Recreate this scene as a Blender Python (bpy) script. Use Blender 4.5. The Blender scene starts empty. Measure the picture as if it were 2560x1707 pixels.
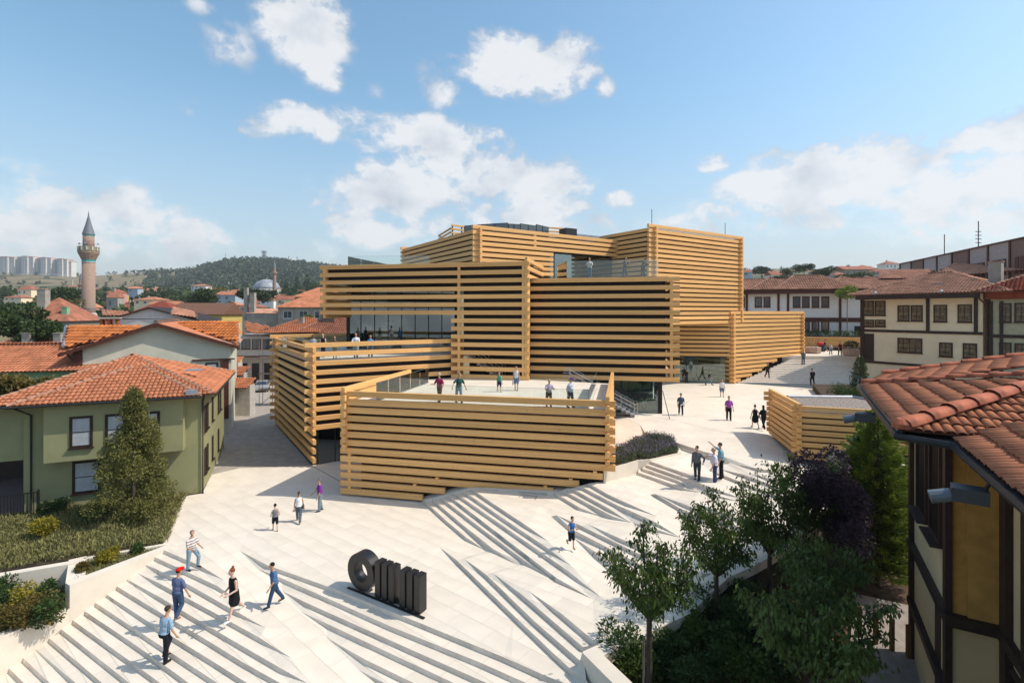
import bpy, bmesh, math, random
import numpy as np
from mathutils import Vector, Matrix
from mathutils.geometry import delaunay_2d_cdt
random.seed(7)
R = math.radians
SC = bpy.context.scene
COL = SC.collection

# ------------------------------------------------------------------ camera
F, VH, HC = 1260.0, 780.0, 11.2            # focal length in photo pixels, horizon row, eye height
cam_data = bpy.data.cameras.new('camera')
cam = bpy.data.objects.new('camera', cam_data)
COL.objects.link(cam)
cam.location = (0, 0, HC)
cam.rotation_euler = (R(90), 0, 0)
cam_data.sensor_width = 36.0
cam_data.lens = 36.0 * F / 2560.0
cam_data.shift_y = -(853.5 - VH) / 2560.0
cam_data.clip_start = 0.1
cam_data.clip_end = 20000
SC.camera = cam

# ------------------------------------------------------------------ exposure
SC.view_settings.view_transform = 'Standard'
SC.view_settings.look = 'None'
SC.view_settings.gamma = 1.0
SC.view_settings.use_curve_mapping = False
SC.view_settings.exposure = 0.36

# ------------------------------------------------------------------ sun
SUN_DIR = Vector((0.63, -0.035, 0.775)).normalized()
sun_data = bpy.data.lights.new('sun', 'SUN')
sun_data.energy = 3.4
sun_data.angle = R(0.55)
sun_data.color = (1.0, 0.92, 0.80)
sun = bpy.data.objects.new('sun', sun_data)
COL.objects.link(sun)
sun.rotation_euler = SUN_DIR.to_track_quat('Z', 'Y').to_euler()
sun.location = (40, -10, 60)

# ------------------------------------------------------------------ sky
def dir_of(u, v):
    return Vector(((u - 1280) / F, 1.0, (VH - v) / F)).normalized()

def build_world():
    w = bpy.data.worlds.new('World')
    SC.world = w
    w.use_nodes = True
    nt = w.node_tree
    for n in list(nt.nodes):
        nt.nodes.remove(n)
    N, L = nt.nodes.new, nt.links.new
    def mth(op, a, b=None, c=None, clamp=False):
        m = N('ShaderNodeMath'); m.operation = op; m.use_clamp = clamp
        for i, x in enumerate((a, b, c)):
            if x is None: continue
            if isinstance(x, (int, float)): m.inputs[i].default_value = x
            else: L(x, m.inputs[i])
        return m.outputs[0]
    sky = N('ShaderNodeTexSky'); sky.sky_type = 'NISHITA'; sky.sun_disc = False
    sky.sun_elevation = math.asin(SUN_DIR.z)
    sky.sun_rotation = math.atan2(SUN_DIR.x, SUN_DIR.y)
    sky.air_density = 1.3; sky.dust_density = 2.4; sky.ozone_density = 1.6; sky.altitude = 800
    hsv = N('ShaderNodeHueSaturation'); hsv.inputs['Saturation'].default_value = 1.12; hsv.inputs['Hue'].default_value = 0.486
    L(sky.outputs[0], hsv.inputs['Color'])
    bg1 = N('ShaderNodeBackground'); bg1.inputs[1].default_value = 0.15
    L(hsv.outputs[0], bg1.inputs[0])
    tc = N('ShaderNodeTexCoord')
    nrm = N('ShaderNodeVectorMath'); nrm.operation = 'NORMALIZE'; L(tc.outputs['Generated'], nrm.inputs[0])
    sep = N('ShaderNodeSeparateXYZ'); L(nrm.outputs[0], sep.inputs[0])
    az = mth('ARCTAN2', sep.outputs[0], sep.outputs[1])
    el = mth('ARCSINE', sep.outputs[2])
    comb = N('ShaderNodeCombineXYZ'); L(az, comb.inputs[0]); L(mth('MULTIPLY', el, 1.35), comb.inputs[1])
    def noise(scale, det, rough, off=0.0, dist=0.0):
        n = N('ShaderNodeTexNoise'); n.inputs['Scale'].default_value = scale
        n.inputs['Detail'].default_value = det; n.inputs['Roughness'].default_value = rough
        n.inputs['Distortion'].default_value = dist
        mp = N('ShaderNodeMapping'); mp.inputs['Location'].default_value = (off, off * .7, off * .3)
        L(comb.outputs[0], mp.inputs[0]); L(mp.outputs[0], n.inputs['Vector'])
        return n.outputs['Fac']
    # clouds: (centre u, v, half width, half height in photo pixels, weight)
    blobs = [(1330, 165, 175, 88, 1.1), (1240, 115, 75, 55, .9), (1512, 222, 34, 40, .75), (1120, 235, 62, 50, .55), (1075, 205, 40, 50, .4), (1150, 140, 60, 30, .5),
             (765, 60, 115, 110, .95), (800, 190, 60, 52, .8), (575, 120, 70, 70, .5), (600, 235, 80, 40, .48), (480, 262, 90, 36, .48),
             (800, 320, 220, 60, 1.0), (1080, 350, 210, 60, .95), (1190, 430, 170, 95, 1.0), (1000, 475, 260, 80, 1.0), (1340, 490, 150, 100, .9), (1210, 520, 300, 60, .75),
             (1550, 500, 50, 28, .85), (1790, 408, 56, 28, .8), (2050, 470, 280, 112, 1.2), (2130, 415, 120, 60, .9), (2330, 510, 300, 125, 1.05), (1820, 560, 220, 60, .9),
             (2480, 330, 170, 66, 1.0), (2310, 342, 34, 20, .7), (70, 415, 120, 38, .75), (180, 545, 380, 100, .95), (430, 610, 260, 70, .85), (640, 620, 200, 60, .7),
             (920, 580, 110, 44, .8), (760, 630, 90, 46, .7), (820, 545, 66, 26, .6), (500, 10, 50, 28, .45), (935, 235, 26, 28, .35), (1800, 590, 240, 60, .65), (1250, 570, 380, 60, .7), (50, 640, 400, 50, .7)]
    acc = None
    for (bu, bv, hw, hh, wt) in blobs:
        d = dir_of(bu, bv)
        a0, e0 = math.atan2(d.x, d.y), math.asin(d.z)
        d1, d2 = dir_of(bu + hw, bv), dir_of(bu, bv - hh)
        sa = abs(math.atan2(d1.x, d1.y) - a0); se = abs(math.asin(d2.z) - e0)
        x = mth('MULTIPLY', mth('SUBTRACT', az, a0), 1 / sa)
        y = mth('MULTIPLY', mth('SUBTRACT', el, e0), 1 / se)
        r2 = mth('ADD', mth('MULTIPLY', x, x), mth('MULTIPLY', y, y))
        m = mth('MULTIPLY', mth('SUBTRACT', 1.0, mth('MULTIPLY', r2, 0.5)), wt)
        acc = m if acc is None else mth('MAXIMUM', acc, m)
    # elsewhere in the sky the same kind of broken cloud, driven by noise only
    far = mth('MULTIPLY', mth('SUBTRACT', noise(1.7, 3, .5, 3.1), 0.46), 4.0)
    outside = mth('GREATER_THAN', mth('ABSOLUTE', az), 0.86)
    acc = mth('MAXIMUM', mth('MAXIMUM', acc, 0.0), mth('MULTIPLY', far, outside))
    n1 = noise(6.5, 12, .62, 1.3, .25)
    n2 = noise(19.0, 8, .6, 5.0)
    dens = mth('ADD', mth('MULTIPLY', mth('SUBTRACT', n1, .5), 2.6), mth('MULTIPLY', mth('SUBTRACT', n2, .5), 1.1))
    dens = mth('ADD', dens, acc)
    mr = N('ShaderNodeMapRange'); mr.interpolation_type = 'SMOOTHSTEP'; L(dens, mr.inputs[0])
    mr.inputs[1].default_value = 0.30; mr.inputs[2].default_value = 0.86
    # clouds thin where the blob weight is small
    mask = mth('MULTIPLY', mr.outputs[0], mth('MULTIPLY', mth('MINIMUM', mth('MULTIPLY', acc, 2.0), 1.0), 0.93), clamp=True)
    # thin pale veil towards the horizon
    veil = N('ShaderNodeMapRange'); veil.interpolation_type = 'SMOOTHSTEP'; L(el, veil.inputs[0])
    veil.inputs[1].default_value = 0.42; veil.inputs[2].default_value = -0.05
    veil.inputs[3].default_value = 0.0; veil.inputs[4].default_value = 0.70
    mask2 = mth('MAXIMUM', mask, mth('MULTIPLY', veil.outputs[0], 1.0))
    shade = noise(9.0, 6, .55, 1.42)
    ramp = N('ShaderNodeMix'); ramp.data_type = 'RGBA'
    ramp.inputs['A'].default_value = (0.46, 0.52, 0.61, 1); ramp.inputs['B'].default_value = (0.88, 0.89, 0.905, 1)
    sh = N('ShaderNodeMapRange'); L(mth('ADD', shade, mth('MULTIPLY', mask, .22)), sh.inputs[0]); sh.inputs[1].default_value = .38; sh.inputs[2].default_value = .72
    L(mth('MULTIPLY', sh.outputs[0], mask, clamp=True), ramp.inputs['Factor'])
    bg2 = N('ShaderNodeBackground'); L(ramp.outputs['Result'], bg2.inputs[0]); bg2.inputs[1].default_value = 0.82
    mix = N('ShaderNodeMixShader'); L(mask2, mix.inputs[0]); L(bg1.outputs[0], mix.inputs[1]); L(bg2.outputs[0], mix.inputs[2])
    out = N('ShaderNodeOutputWorld'); L(mix.outputs[0], out.inputs[0])
build_world()
try:
    SC.cycles.use_denoising = True
    SC.cycles.max_bounces = 6
    SC.cycles.transparent_max_bounces = 12
except Exception:
    pass

# ------------------------------------------------------------------ photo pixel -> point helpers
def P(u, v, z=0.0):
    y = (HC - z) * F / (v - VH)
    return Vector(((u - 1280) / F * y, y, z))
def PY(u, v, y):
    return Vector(((u - 1280) / F * y, y, HC - (v - VH) / F * y))
def on_line(u, A, d):
    """plan point where the sight line of column u crosses the line A + t d"""
    k = (u - 1280) / F
    t = (k * A[1] - A[0]) / (d[0] - k * d[1])
    return Vector((A[0] + t * d[0], A[1] + t * d[1])), t

# ------------------------------------------------------------------ materials
MATS = {}
def mat(name, col, rough=.8, metal=0.0, var=.12, scale=3.0, bump=0.0, bscale=20.0, spec=.3, stretch=None, obj_var=0.0, detail=6, var_col=None, coord='Object', dots=None, trans=0.0):
    if name in MATS: return MATS[name]
    m = bpy.data.materials.new(name); m.use_nodes = True
    nt = m.node_tree; N, L = nt.nodes.new, nt.links.new
    b = nt.nodes['Principled BSDF']
    b.inputs['Roughness'].default_value = rough
    b.inputs['Metallic'].default_value = metal
    b.inputs['Specular IOR Level'].default_value = spec
    tc = N('ShaderNodeTexCoord')
    mp = N('ShaderNodeMapping'); L(tc.outputs[coord], mp.inputs[0])
    if stretch: mp.inputs['Scale'].default_value = stretch
    n = N('ShaderNodeTexNoise'); n.inputs['Scale'].default_value = scale; n.inputs['Detail'].default_value = detail
    n.inputs['Roughness'].default_value = .6
    L(mp.outputs[0], n.inputs['Vector'])
    mix = N('ShaderNodeMix'); mix.data_type = 'RGBA'
    c = Vector(col)
    lo = var_col if var_col else tuple(c * (1 - var * 2))
    mix.inputs['A'].default_value = (*lo, 1); mix.inputs['B'].default_value = (*tuple(c * (1 + var * .6)), 1)
    mr = N('ShaderNodeMapRange'); L(n.outputs['Fac'], mr.inputs[0]); mr.inputs[1].default_value = .3; mr.inputs[2].default_value = .7
    L(mr.outputs[0], mix.inputs['Factor'])
    cur = mix.outputs['Result']
    if obj_var:
        oi = N('ShaderNodeObjectInfo')
        hs = N('ShaderNodeHueSaturation'); L(cur, hs.inputs['Color'])
        r = N('ShaderNodeMapRange'); L(oi.outputs['Random'], r.inputs[0]); r.inputs[3].default_value = 1 - obj_var; r.inputs[4].default_value = 1 + obj_var
        L(r.outputs[0], hs.inputs['Value']); cur = hs.outputs[0]
    L(cur, b.inputs['Base Color'])
    if bump:
        n2 = N('ShaderNodeTexNoise'); n2.inputs['Scale'].default_value = bscale; n2.inputs['Detail'].default_value = 5
        L(mp.outputs[0], n2.inputs['Vector'])
        bp = N('ShaderNodeBump'); bp.inputs['Strength'].default_value = bump; bp.inputs['Distance'].default_value = .02
        L(n2.outputs['Fac'], bp.inputs['Height']); L(bp.outputs[0], b.inputs['Normal'])
    if trans:
        # thin leaves let light through
        tr = N('ShaderNodeBsdfTranslucent'); L(cur, tr.inputs[0])
        ms = N('ShaderNodeMixShader'); ms.inputs[0].default_value = trans
        L(b.outputs[0], ms.inputs[1]); L(tr.outputs[0], ms.inputs[2])
        L(ms.outputs[0], nt.nodes['Material Output'].inputs[0])
    MATS[name] = m
    return m

def wood_mat(name, base, grey):
    """glued timber: thin boards along the length, knots, tone that differs from beam to beam"""
    m = bpy.data.materials.new(name); m.use_nodes = True
    nt = m.node_tree; N, L = nt.nodes.new, nt.links.new
    b = nt.nodes['Principled BSDF']; b.inputs['Roughness'].default_value = .62; b.inputs['Specular IOR Level'].default_value = .28
    tc = N('ShaderNodeTexCoord'); oi = N('ShaderNodeObjectInfo')
    add = N('ShaderNodeVectorMath'); add.operation = 'ADD'; L(tc.outputs['Object'], add.inputs[0])
    sc = N('ShaderNodeVectorMath'); sc.operation = 'SCALE'; sc.inputs[0].default_value = (37, 11, 5); L(oi.outputs['Random'], sc.inputs['Scale'])
    L(sc.outputs[0], add.inputs[1])
    def nz(scale, st, det=5, rough=.6):
        mp = N('ShaderNodeMapping'); mp.inputs['Scale'].default_value = st; L(add.outputs[0], mp.inputs[0])
        n = N('ShaderNodeTexNoise'); n.inputs['Scale'].default_value = scale; n.inputs['Detail'].default_value = det; n.inputs['Roughness'].default_value = rough
        L(mp.outputs[0], n.inputs['Vector']); return n.outputs['Fac']
    grain = nz(1.0, (.8, 26, 30)); patch = nz(1.0, (.55, 5, 5), 3)
    # lamellas 45 mm high
    sep = N('ShaderNodeSeparateXYZ'); L(tc.outputs['Object'], sep.inputs[0])
    fl = N('ShaderNodeMath'); fl.operation = 'MULTIPLY'; fl.inputs[1].default_value = 1 / .043; L(sep.outputs[2], fl.inputs[0])
    fr = N('ShaderNodeMath'); fr.operation = 'FLOOR'; L(fl.outputs[0], fr.inputs[0])
    ra = N('ShaderNodeMath'); ra.operation = 'MULTIPLY_ADD'; L(oi.outputs['Random'], ra.inputs[0]); ra.inputs[1].default_value = 91; L(fr.outputs[0], ra.inputs[2])
    wn = N('ShaderNodeTexWhiteNoise'); wn.noise_dimensions = '1D'; L(ra.outputs[0], wn.inputs['W'])
    knots = N('ShaderNodeTexVoronoi'); knots.inputs['Scale'].default_value = 1.0
    mpk = N('ShaderNodeMapping'); mpk.inputs['Scale'].default_value = (1.6, 4.5, 5.5); L(add.outputs[0], mpk.inputs[0]); L(mpk.outputs[0], knots.inputs['Vector'])
    kr = N('ShaderNodeMapRange'); L(knots.outputs['Distance'], kr.inputs[0]); kr.inputs[1].default_value = .05; kr.inputs[2].default_value = .12; kr.inputs[3].default_value = 1; kr.inputs[4].default_value = 0
    mix = N('ShaderNodeMix'); mix.data_type = 'RGBA'
    c = Vector(base)
    mix.inputs['A'].default_value = (c.x * .74, c.y * .68, c.z * .6, 1); mix.inputs['B'].default_value = (*tuple(c * 1.16), 1)
    s1 = N('ShaderNodeMath'); s1.operation = 'MULTIPLY_ADD'; L(grain, s1.inputs[0]); s1.inputs[1].default_value = .55
    s2 = N('ShaderNodeMath'); s2.operation = 'MULTIPLY_ADD'; L(patch, s2.inputs[0]); s2.inputs[1].default_value = .55
    s3 = N('ShaderNodeMath'); s3.operation = 'MULTIPLY_ADD'; L(wn.outputs[0], s3.inputs[0]); s3.inputs[1].default_value = .42; s3.inputs[2].default_value = -.25
    L(s3.outputs[0], s2.inputs[2]); L(s2.outputs[0], s1.inputs[2])
    L(s1.outputs[0], mix.inputs['Factor'])
    kx = N('ShaderNodeMix'); kx.data_type = 'RGBA'; L(mix.outputs['Result'], kx.inputs['A']); kx.inputs['B'].default_value = (*tuple(c * .32), 1)
    km = N('ShaderNodeMath'); km.operation = 'MULTIPLY'; L(kr.outputs[0], km.inputs[0]); km.inputs[1].default_value = .8
    L(km.outputs[0], kx.inputs['Factor'])
    hs = N('ShaderNodeHueSaturation'); L(kx.outputs['Result'], hs.inputs['Color'])
    rv = N('ShaderNodeMapRange'); L(oi.outputs['Random'], rv.inputs[0]); rv.inputs[3].default_value = .86; rv.inputs[4].default_value = 1.1
    L(rv.outputs[0], hs.inputs['Value'])
    L(hs.outputs[0], b.inputs['Base Color'])
    bp = N('ShaderNodeBump'); bp.inputs['Strength'].default_value = .25; bp.inputs['Distance'].default_value = .01
    L(grain, bp.inputs['Height']); L(bp.outputs[0], b.inputs['Normal'])
    MATS[name] = m
    return m

def glass_mat(name, tint, refl=.5, alpha=.35, rough=.02):
    """thin glass: part mirror, part see-through, faint tint"""
    m = bpy.data.materials.new(name); m.use_nodes = True
    nt = m.node_tree; N, L = nt.nodes.new, nt.links.new
    nt.nodes.remove(nt.nodes['Principled BSDF'])
    gl = N('ShaderNodeBsdfGlossy'); gl.inputs['Roughness'].default_value = rough; gl.inputs['Color'].default_value = (.9, .95, .95, 1)
    tr = N('ShaderNodeBsdfTransparent'); tr.inputs[0].default_value = (*tint, 1)
    fr = N('ShaderNodeFresnel'); fr.inputs[0].default_value = 1.5
    mr = N('ShaderNodeMath'); mr.operation = 'MULTIPLY_ADD'; L(fr.outputs[0], mr.inputs[0]); mr.inputs[1].default_value = 1.3; mr.inputs[2].default_value = refl; mr.use_clamp = True
    ms = N('ShaderNodeMixShader'); L(mr.outputs[0], ms.inputs[0]); L(tr.outputs[0], ms.inputs[1]); L(gl.outputs[0], ms.inputs[2])
    L(ms.outputs[0], nt.nodes['Material Output'].inputs[0])
    MATS[name] = m
    return m

WOOD = wood_mat('glulam_timber', (.78, .45, .175), .2)
M_DARK = mat('dark_cladding', (.022, .020, .020), .7, var=.2)
M_STONE = mat('pale_travertine', (.71, .635, .535), .75, var=.065, scale=.7, bump=.08, bscale=30, obj_var=.03, coord='Object')
M_JOINT = mat('joint_grey', (.50, .465, .41), .9)
M_RISER = mat('riser_stone', (.78, .67, .56), .8, var=.12, scale=1.2, obj_var=.06)
M_WALLSTONE = mat('wall_travertine', (.70, .63, .53), .8, var=.06, scale=.8, bump=.1)
M_STREET = mat('street_paving', (.38, .34, .30), .85, var=.12, scale=1.5, bump=.3, bscale=8)
M_GLASSRAIL = glass_mat('rail_glass', (.94, .975, .965), .015)
M_GLASSDARK = glass_mat('curtain_glass', (.42, .52, .54), .14)
M_GLASSTINT = glass_mat('lobby_glass', (.72, .84, .82), .05)
M_STEEL = mat('light_steel', (.62, .60, .56), .4, metal=.6)
M_FRAME = mat('dark_frame', (.02, .018, .017), .5)
M_BLACK = mat('black_coated_metal', (.013, .013, .014), .38, spec=.5, var=.2)
M_GRAVEL = mat('gravel', (.36, .30, .26), .95, var=.5, scale=9, bump=1.0, bscale=14)
M_GREYMETAL = mat('grey_coping', (.28, .30, .34), .45, metal=.2)
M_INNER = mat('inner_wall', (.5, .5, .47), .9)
M_SKIN = mat('skin', (.52, .29, .185), .6)

# ------------------------------------------------------------------ mesh helpers
class MB:
    def __init__(s): s.v = []; s.f = []; s.mi = []
    def add(s, vs, fs, mi=0):
        o = len(s.v); s.v.extend([tuple(p) for p in vs]); s.f.extend([tuple(i + o for i in f) for f in fs]); s.mi.extend([mi] * len(fs)); return s
    def box(s, c, size, rot=0.0, mi=0, tilt=None):
        hx, hy, hz = size[0] / 2, size[1] / 2, size[2] / 2
        vs = [Vector((x, y, z)) for x in (-hx, hx) for y in (-hy, hy) for z in (-hz, hz)]
        M = Matrix.Rotation(rot, 3, 'Z')
        if tilt is not None: M = tilt
        vs = [M @ p + Vector(c) for p in vs]
        return s.add(vs, [(0, 1, 3, 2), (4, 6, 7, 5), (0, 4, 5, 1), (2, 3, 7, 6), (0, 2, 6, 4), (1, 5, 7, 3)], mi)
    def b2(s, x0, x1, y0, y1, z0, z1, mi=0):
        return s.box(((x0 + x1) / 2, (y0 + y1) / 2, (z0 + z1) / 2), (abs(x1 - x0), abs(y1 - y0), abs(z1 - z0)), 0, mi)
    def tube(s, pts, r, n=6, mi=0, caps=True, r2=None):
        pts = [Vector(p) for p in pts]
        rings = []
        for i, p in enumerate(pts):
            d = (pts[min(i + 1, len(pts) - 1)] - pts[max(i - 1, 0)])
            if d.length < 1e-9: d = Vector((0, 0, 1))
            d.normalize()
            a = d.cross(Vector((0, 0, 1)))
            if a.length < 1e-3: a = d.cross(Vector((1, 0, 0)))
            a.normalize(); b = d.cross(a)
            rr = r if r2 is None else r + (r2 - r) * i / max(1, len(pts) - 1)
            if isinstance(r, (list, tuple)): rr = r[i]
            rings.append([p + a * math.cos(2 * math.pi * k / n) * rr + b * math.sin(2 * math.pi * k / n) * rr for k in range(n)])
        vs = [q for g in rings for q in g]; fs = []
        for i in range(len(rings) - 1):
            for k in range(n):
                k2 = (k + 1) % n
                fs.append((i * n + k, i * n + k2, (i + 1) * n + k2, (i + 1) * n + k))
        if caps:
            fs.append(tuple(range(n - 1, -1, -1))); fs.append(tuple((len(rings) - 1) * n + k for k in range(n)))
        return s.add(vs, fs, mi)
    def prism(s, poly, z0, z1, mi=0, top_mi=None):
        """poly: list of plan points, z0/z1 numbers or lists"""
        n = len(poly)
        a = 0
        for i in range(n):
            j = (i + 1) % n; a += poly[i][0] * poly[j][1] - poly[j][0] * poly[i][1]
        if a < 0:
            poly = poly[::-1]
            if isinstance(z0, list): z0 = z0[::-1]
            if isinstance(z1, list): z1 = z1[::-1]
        Z0 = z0 if isinstance(z0, list) else [z0] * n
        Z1 = z1 if isinstance(z1, list) else [z1] * n
        vs = [(p[0], p[1], Z0[i]) for i, p in enumerate(poly)] + [(p[0], p[1], Z1[i]) for i, p in enumerate(poly)]
        s.add(vs, [tuple(range(n - 1, -1, -1))] + [(i, (i + 1) % n, n + (i + 1) % n, n + i) for i in range(n)], mi)
        o = len(s.v) - 2 * n
        s.f.append(tuple(o + n + i for i in range(n))); s.mi.append(mi if top_mi is None else top_mi)
        return s
    def poly(s, pts, mi=0):
        return s.add(pts, [tuple(range(len(pts)))], mi)
    def lathe(s, prof, c=(0, 0, 0), n=20, mi=0):
        vs = []; fs = []
        for (r, z) in prof:
            for k in range(n):
                a = 2 * math.pi * k / n; vs.append((c[0] + r * math.cos(a), c[1] + r * math.sin(a), c[2] + z))
        for i in range(len(prof) - 1):
            for k in range(n):
                k2 = (k + 1) % n; fs.append((i * n + k, i * n + k2, (i + 1) * n + k2, (i + 1) * n + k))
        fs.append(tuple(range(n - 1, -1, -1))); fs.append(tuple((len(prof) - 1) * n + k for k in range(n)))
        return s.add(vs, fs, mi)
    def mesh(s, name, mats, smooth=False):
        me = bpy.data.meshes.new(name); me.from_pydata(s.v, [], s.f)
        for m in (mats if isinstance(mats, (list, tuple)) else [mats]): me.materials.append(m)
        if len(set(s.mi)) > 1: me.polygons.foreach_set('material_index', s.mi)
        if smooth: me.polygons.foreach_set('use_smooth', [True] * len(me.polygons))
        me.update(); return me
    def build(s, name, mats, parent=None, loc=(0, 0, 0), rz=0.0, smooth=False, **props):
        return put(s.mesh(name, mats, smooth), name, parent, loc, rz, **props)

def put(me, name, parent=None, loc=(0, 0, 0), rz=0.0, M=None, **props):
    o = bpy.data.objects.new(name, me); COL.objects.link(o)
    if parent: o.parent = parent
    if M is not None: o.matrix_local = M
    else:
        o.location = loc; o.rotation_euler = (0, 0, rz)
    for k, x in props.items(): o[k] = x
    return o
def thing(name, label, cat, loc=(0, 0, 0), rz=0.0, group=None):
    o = put(None, name, None, loc, rz, label=label, category=cat)
    if group: o['group'] = group
    return o
def copy_tree(o, parent=None):
    c = o.copy(); COL.objects.link(c); c.parent = parent
    for ch in list(o.children): copy_tree(ch, c)
    return c
def v2(a, b): return Vector((a, b))
# ------------------------------------------------------------------ ground
RISE = 0.16
CR = {'g1': (0, 1400), 'g2': (400, 1400), 'g3': (800, 1400), 'g4': (1200, 1400), 'g5': (1040, 1180), 'g6': (1360, 1160), 'g7': (1560, 1040)}
def px(g, x, y): return (CR[g][0] + x / 5.107, CR[g][1] + y / 5.107)
def g(*a):
    r = []
    for it in a:
        if isinstance(it, str): k = it
        elif len(it) == 2: r.append((*px(k, *it), 1.0))
        else: r.append((*px(k, it[0], it[1]), it[2]))
    return r
def s_(*a): return [(x[0], x[1], x[2] if len(x) > 2 else 1.0) for x in a]
# every stair edge as it runs over the plaza: level number, points (photo column, row, share of the full height)
EDGES = [
 (0, s_((410.3,1374.4),(450,1391.5),(503.8,1414.7),(557.6,1448,0))),
 (-1, s_((387.7,1391.2),(400,1397.5),(542.9,1463.6),(597.8,1501.8,0))),
 (-2, s_((365,1408),(400,1426.4),(471,1460),(582,1523),(663.4,1568.4,0))),
 (-3, s_((341.7,1425),(400,1457.8),(533,1529),(648.7,1592.9),(728,1643.8,0))),
 (-4, s_((317.2,1444.6),(400,1492),(537,1574),(703.5,1670),(770,1707.5,0))),
 (-5, s_((291.8,1464.2),(400,1530),(513.6,1596.8),(607.6,1654.5),(684,1697),(740,1728),(835,1785,0))),
 (-6, s_((265.9,1483.8),(401,1572.3),(525,1647.7),(619.3,1707),(760,1795))),
 (-7, s_((238.9,1505.7),(430.8,1632.5),(544.9,1707),(700,1808))),
 (-8, s_((212.5,1526.9),(323,1600.5),(430.8,1676),(473,1707),(600,1800))),
 (-9, s_((182,1549.2),(323,1650),(402,1707),(520,1792))),
 (-10, s_((152.7,1571.3),(325,1707),(430,1790))),
 (-11, s_((122.4,1593.9),(256.5,1707),(350,1786))),
 (-12, s_((89,1617.3),(190,1707),(270,1778))),
 (-13, s_((56.8,1642.8),(125.3,1707),(190,1768))),
 (-14, s_((22.5,1669.2),(60.7,1707),(120,1766))),
 # second flight in the middle of the frame
 (0.01, s_((599.4,1376,0),(668,1411.7),(815,1463.6),(1050.6,1556.6),(1260,1641.8),(1356.6,1684.9),(1418,1709),(1440,1718))),
 (-1.01, s_((642.8,1420.6,0),(705.5,1445),(800,1486.2),(976.2,1564.5),(1200,1654.6),(1317.5,1707),(1400,1745))),
 (-2.01, s_((705.5,1476.4,0),(768,1506.7),(1011.5,1615.4),(1219,1707),(1360,1770))),
 (-3.01, s_((752.5,1528.3,0),(819,1558.6),(921.4,1606.6),(1136.8,1707),(1300,1783))),
 (-4.01, s_((817,1593.9,0),(915.5,1648.7),(1046.7,1712),(1200,1786))),
 (-5.01, s_((896,1673.2,0),(966.4,1709),(1120,1788))),
 # four steps that die out at the garden wall corner
 (1, s_((1098.7,1367,0),(1141.8,1399.3),(1231.9,1487),(1284,1537),(1376.2,1625.2),(1432,1676))),
 (2, s_((1162.4,1397.3,0),(1216.2,1436),(1337,1552.7),(1450,1650.5))),
 (3, s_((1232.9,1432.6,0),(1301.8,1483),(1345,1519.5),(1457,1616))),
 (4, s_((1320.4,1475.4,0),(1401.7,1531.2),(1488,1604))),
 # seven steps at the foot of the terrace box
 (1.02, g('g5',(105,362),(400,630),(640,830),(900,1005,0))),
 (2.02, g('g5',(207,340),(560,640),(980,975),(1290,1180,0))),
 (3.02, g('g5',(308,315),(860,735),(1400,1135),(1745,1385,0))),
 (4.02, g('g5',(407,288)) + g('g4',(980,225),(1440,495,0))),
 (5, g('g5',(500,262)) + g('g4',(1120,130),(1530,460,0))),
 (6, g('g5',(600,235),(1110,585),(1620,925),(1985,1195,0))),
 (7, g('g5',(697,205),(1040,435),(1390,665),(1690,880,0))),
 (8, g('g6',(152,370),(440,545),(770,680,0))),
 (9, g('g6',(247,335),(560,500),(870,660),(1225,805,0))),
 (10, g('g6',(357,308),(820,560),(1310,790),(1760,950,0))),
 (11, g('g6',(467,280),(930,520),(1410,730),(1790,915,0))),
 (12, g('g6',(577,245),(820,385),(1050,490),(1440,665,0))),
 # long steps running to the garden wall
 (5.01, g('g6',(665,1220,0),(960,1425),(1250,1610))),
 (6.01, g('g6',(375,935,0),(700,1145),(1000,1330),(1500,1610))),
 (7.01, g('g6',(90,665,0),(360,830),(860,1085),(1240,1285),(1780,1555))),
 (8.01, g('g6',(160,650,0),(480,785),(990,1035),(1480,1270),(1900,1480))),
 (9.01, g('g6',(565,765,0),(980,950),(1450,1145),(2010,1395))),
 (12.01, g('g7',(335,1000,0),(700,1165),(1150,1365),(1380,1465))),
 (13.01, g('g7',(395,990,0),(780,1125),(1200,1300),(1520,1435))),
 (14.01, g('g7',(870,1090,0),(1150,1190),(1560,1345),(1800,1435))),
 (13, g('g7',(180,715),(430,800),(700,900),(1020,1005,0))),
 (14, g('g7',(235,665),(680,815),(1120,990),(1480,1090,0))),
 (15, g('g7',(285,620),(730,775),(1180,930),(1500,1050,0))),
 (16, g('g7',(335,575),(600,665),(860,755),(1150,860,0))),
 (15.01, g('g7',(1070,680,0),(1300,765),(1750,935),(2080,1060))),
 (16.01, g('g7',(1210,670,0),(1520,745),(1800,845),(2120,960))),
 (17.01, g('g7',(1600,730,0),(1850,790),(2230,900))),
 (18, g('g7',(280,230),(700,345),(1000,445),(1280,520),(1750,675),(2200,745,0))),
 (17, g('g7',(745,400),(900,450),(1290,570),(1660,655,0))),
]
W3A, W3D = v2(-16.39, 23.74), v2(-.485, -.874)         # left stair wall line
def lvl(k): return round(k) * RISE
V, VZ, E_, OWN = [], [], [], []      # plan points, heights, constrained edges, riser id of a vertex
def addv(p, z, own=-1):
    V.append(v2(p[0], p[1])); VZ.append(z); OWN.append(own); return len(V) - 1
RISER_PTS = []
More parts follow.
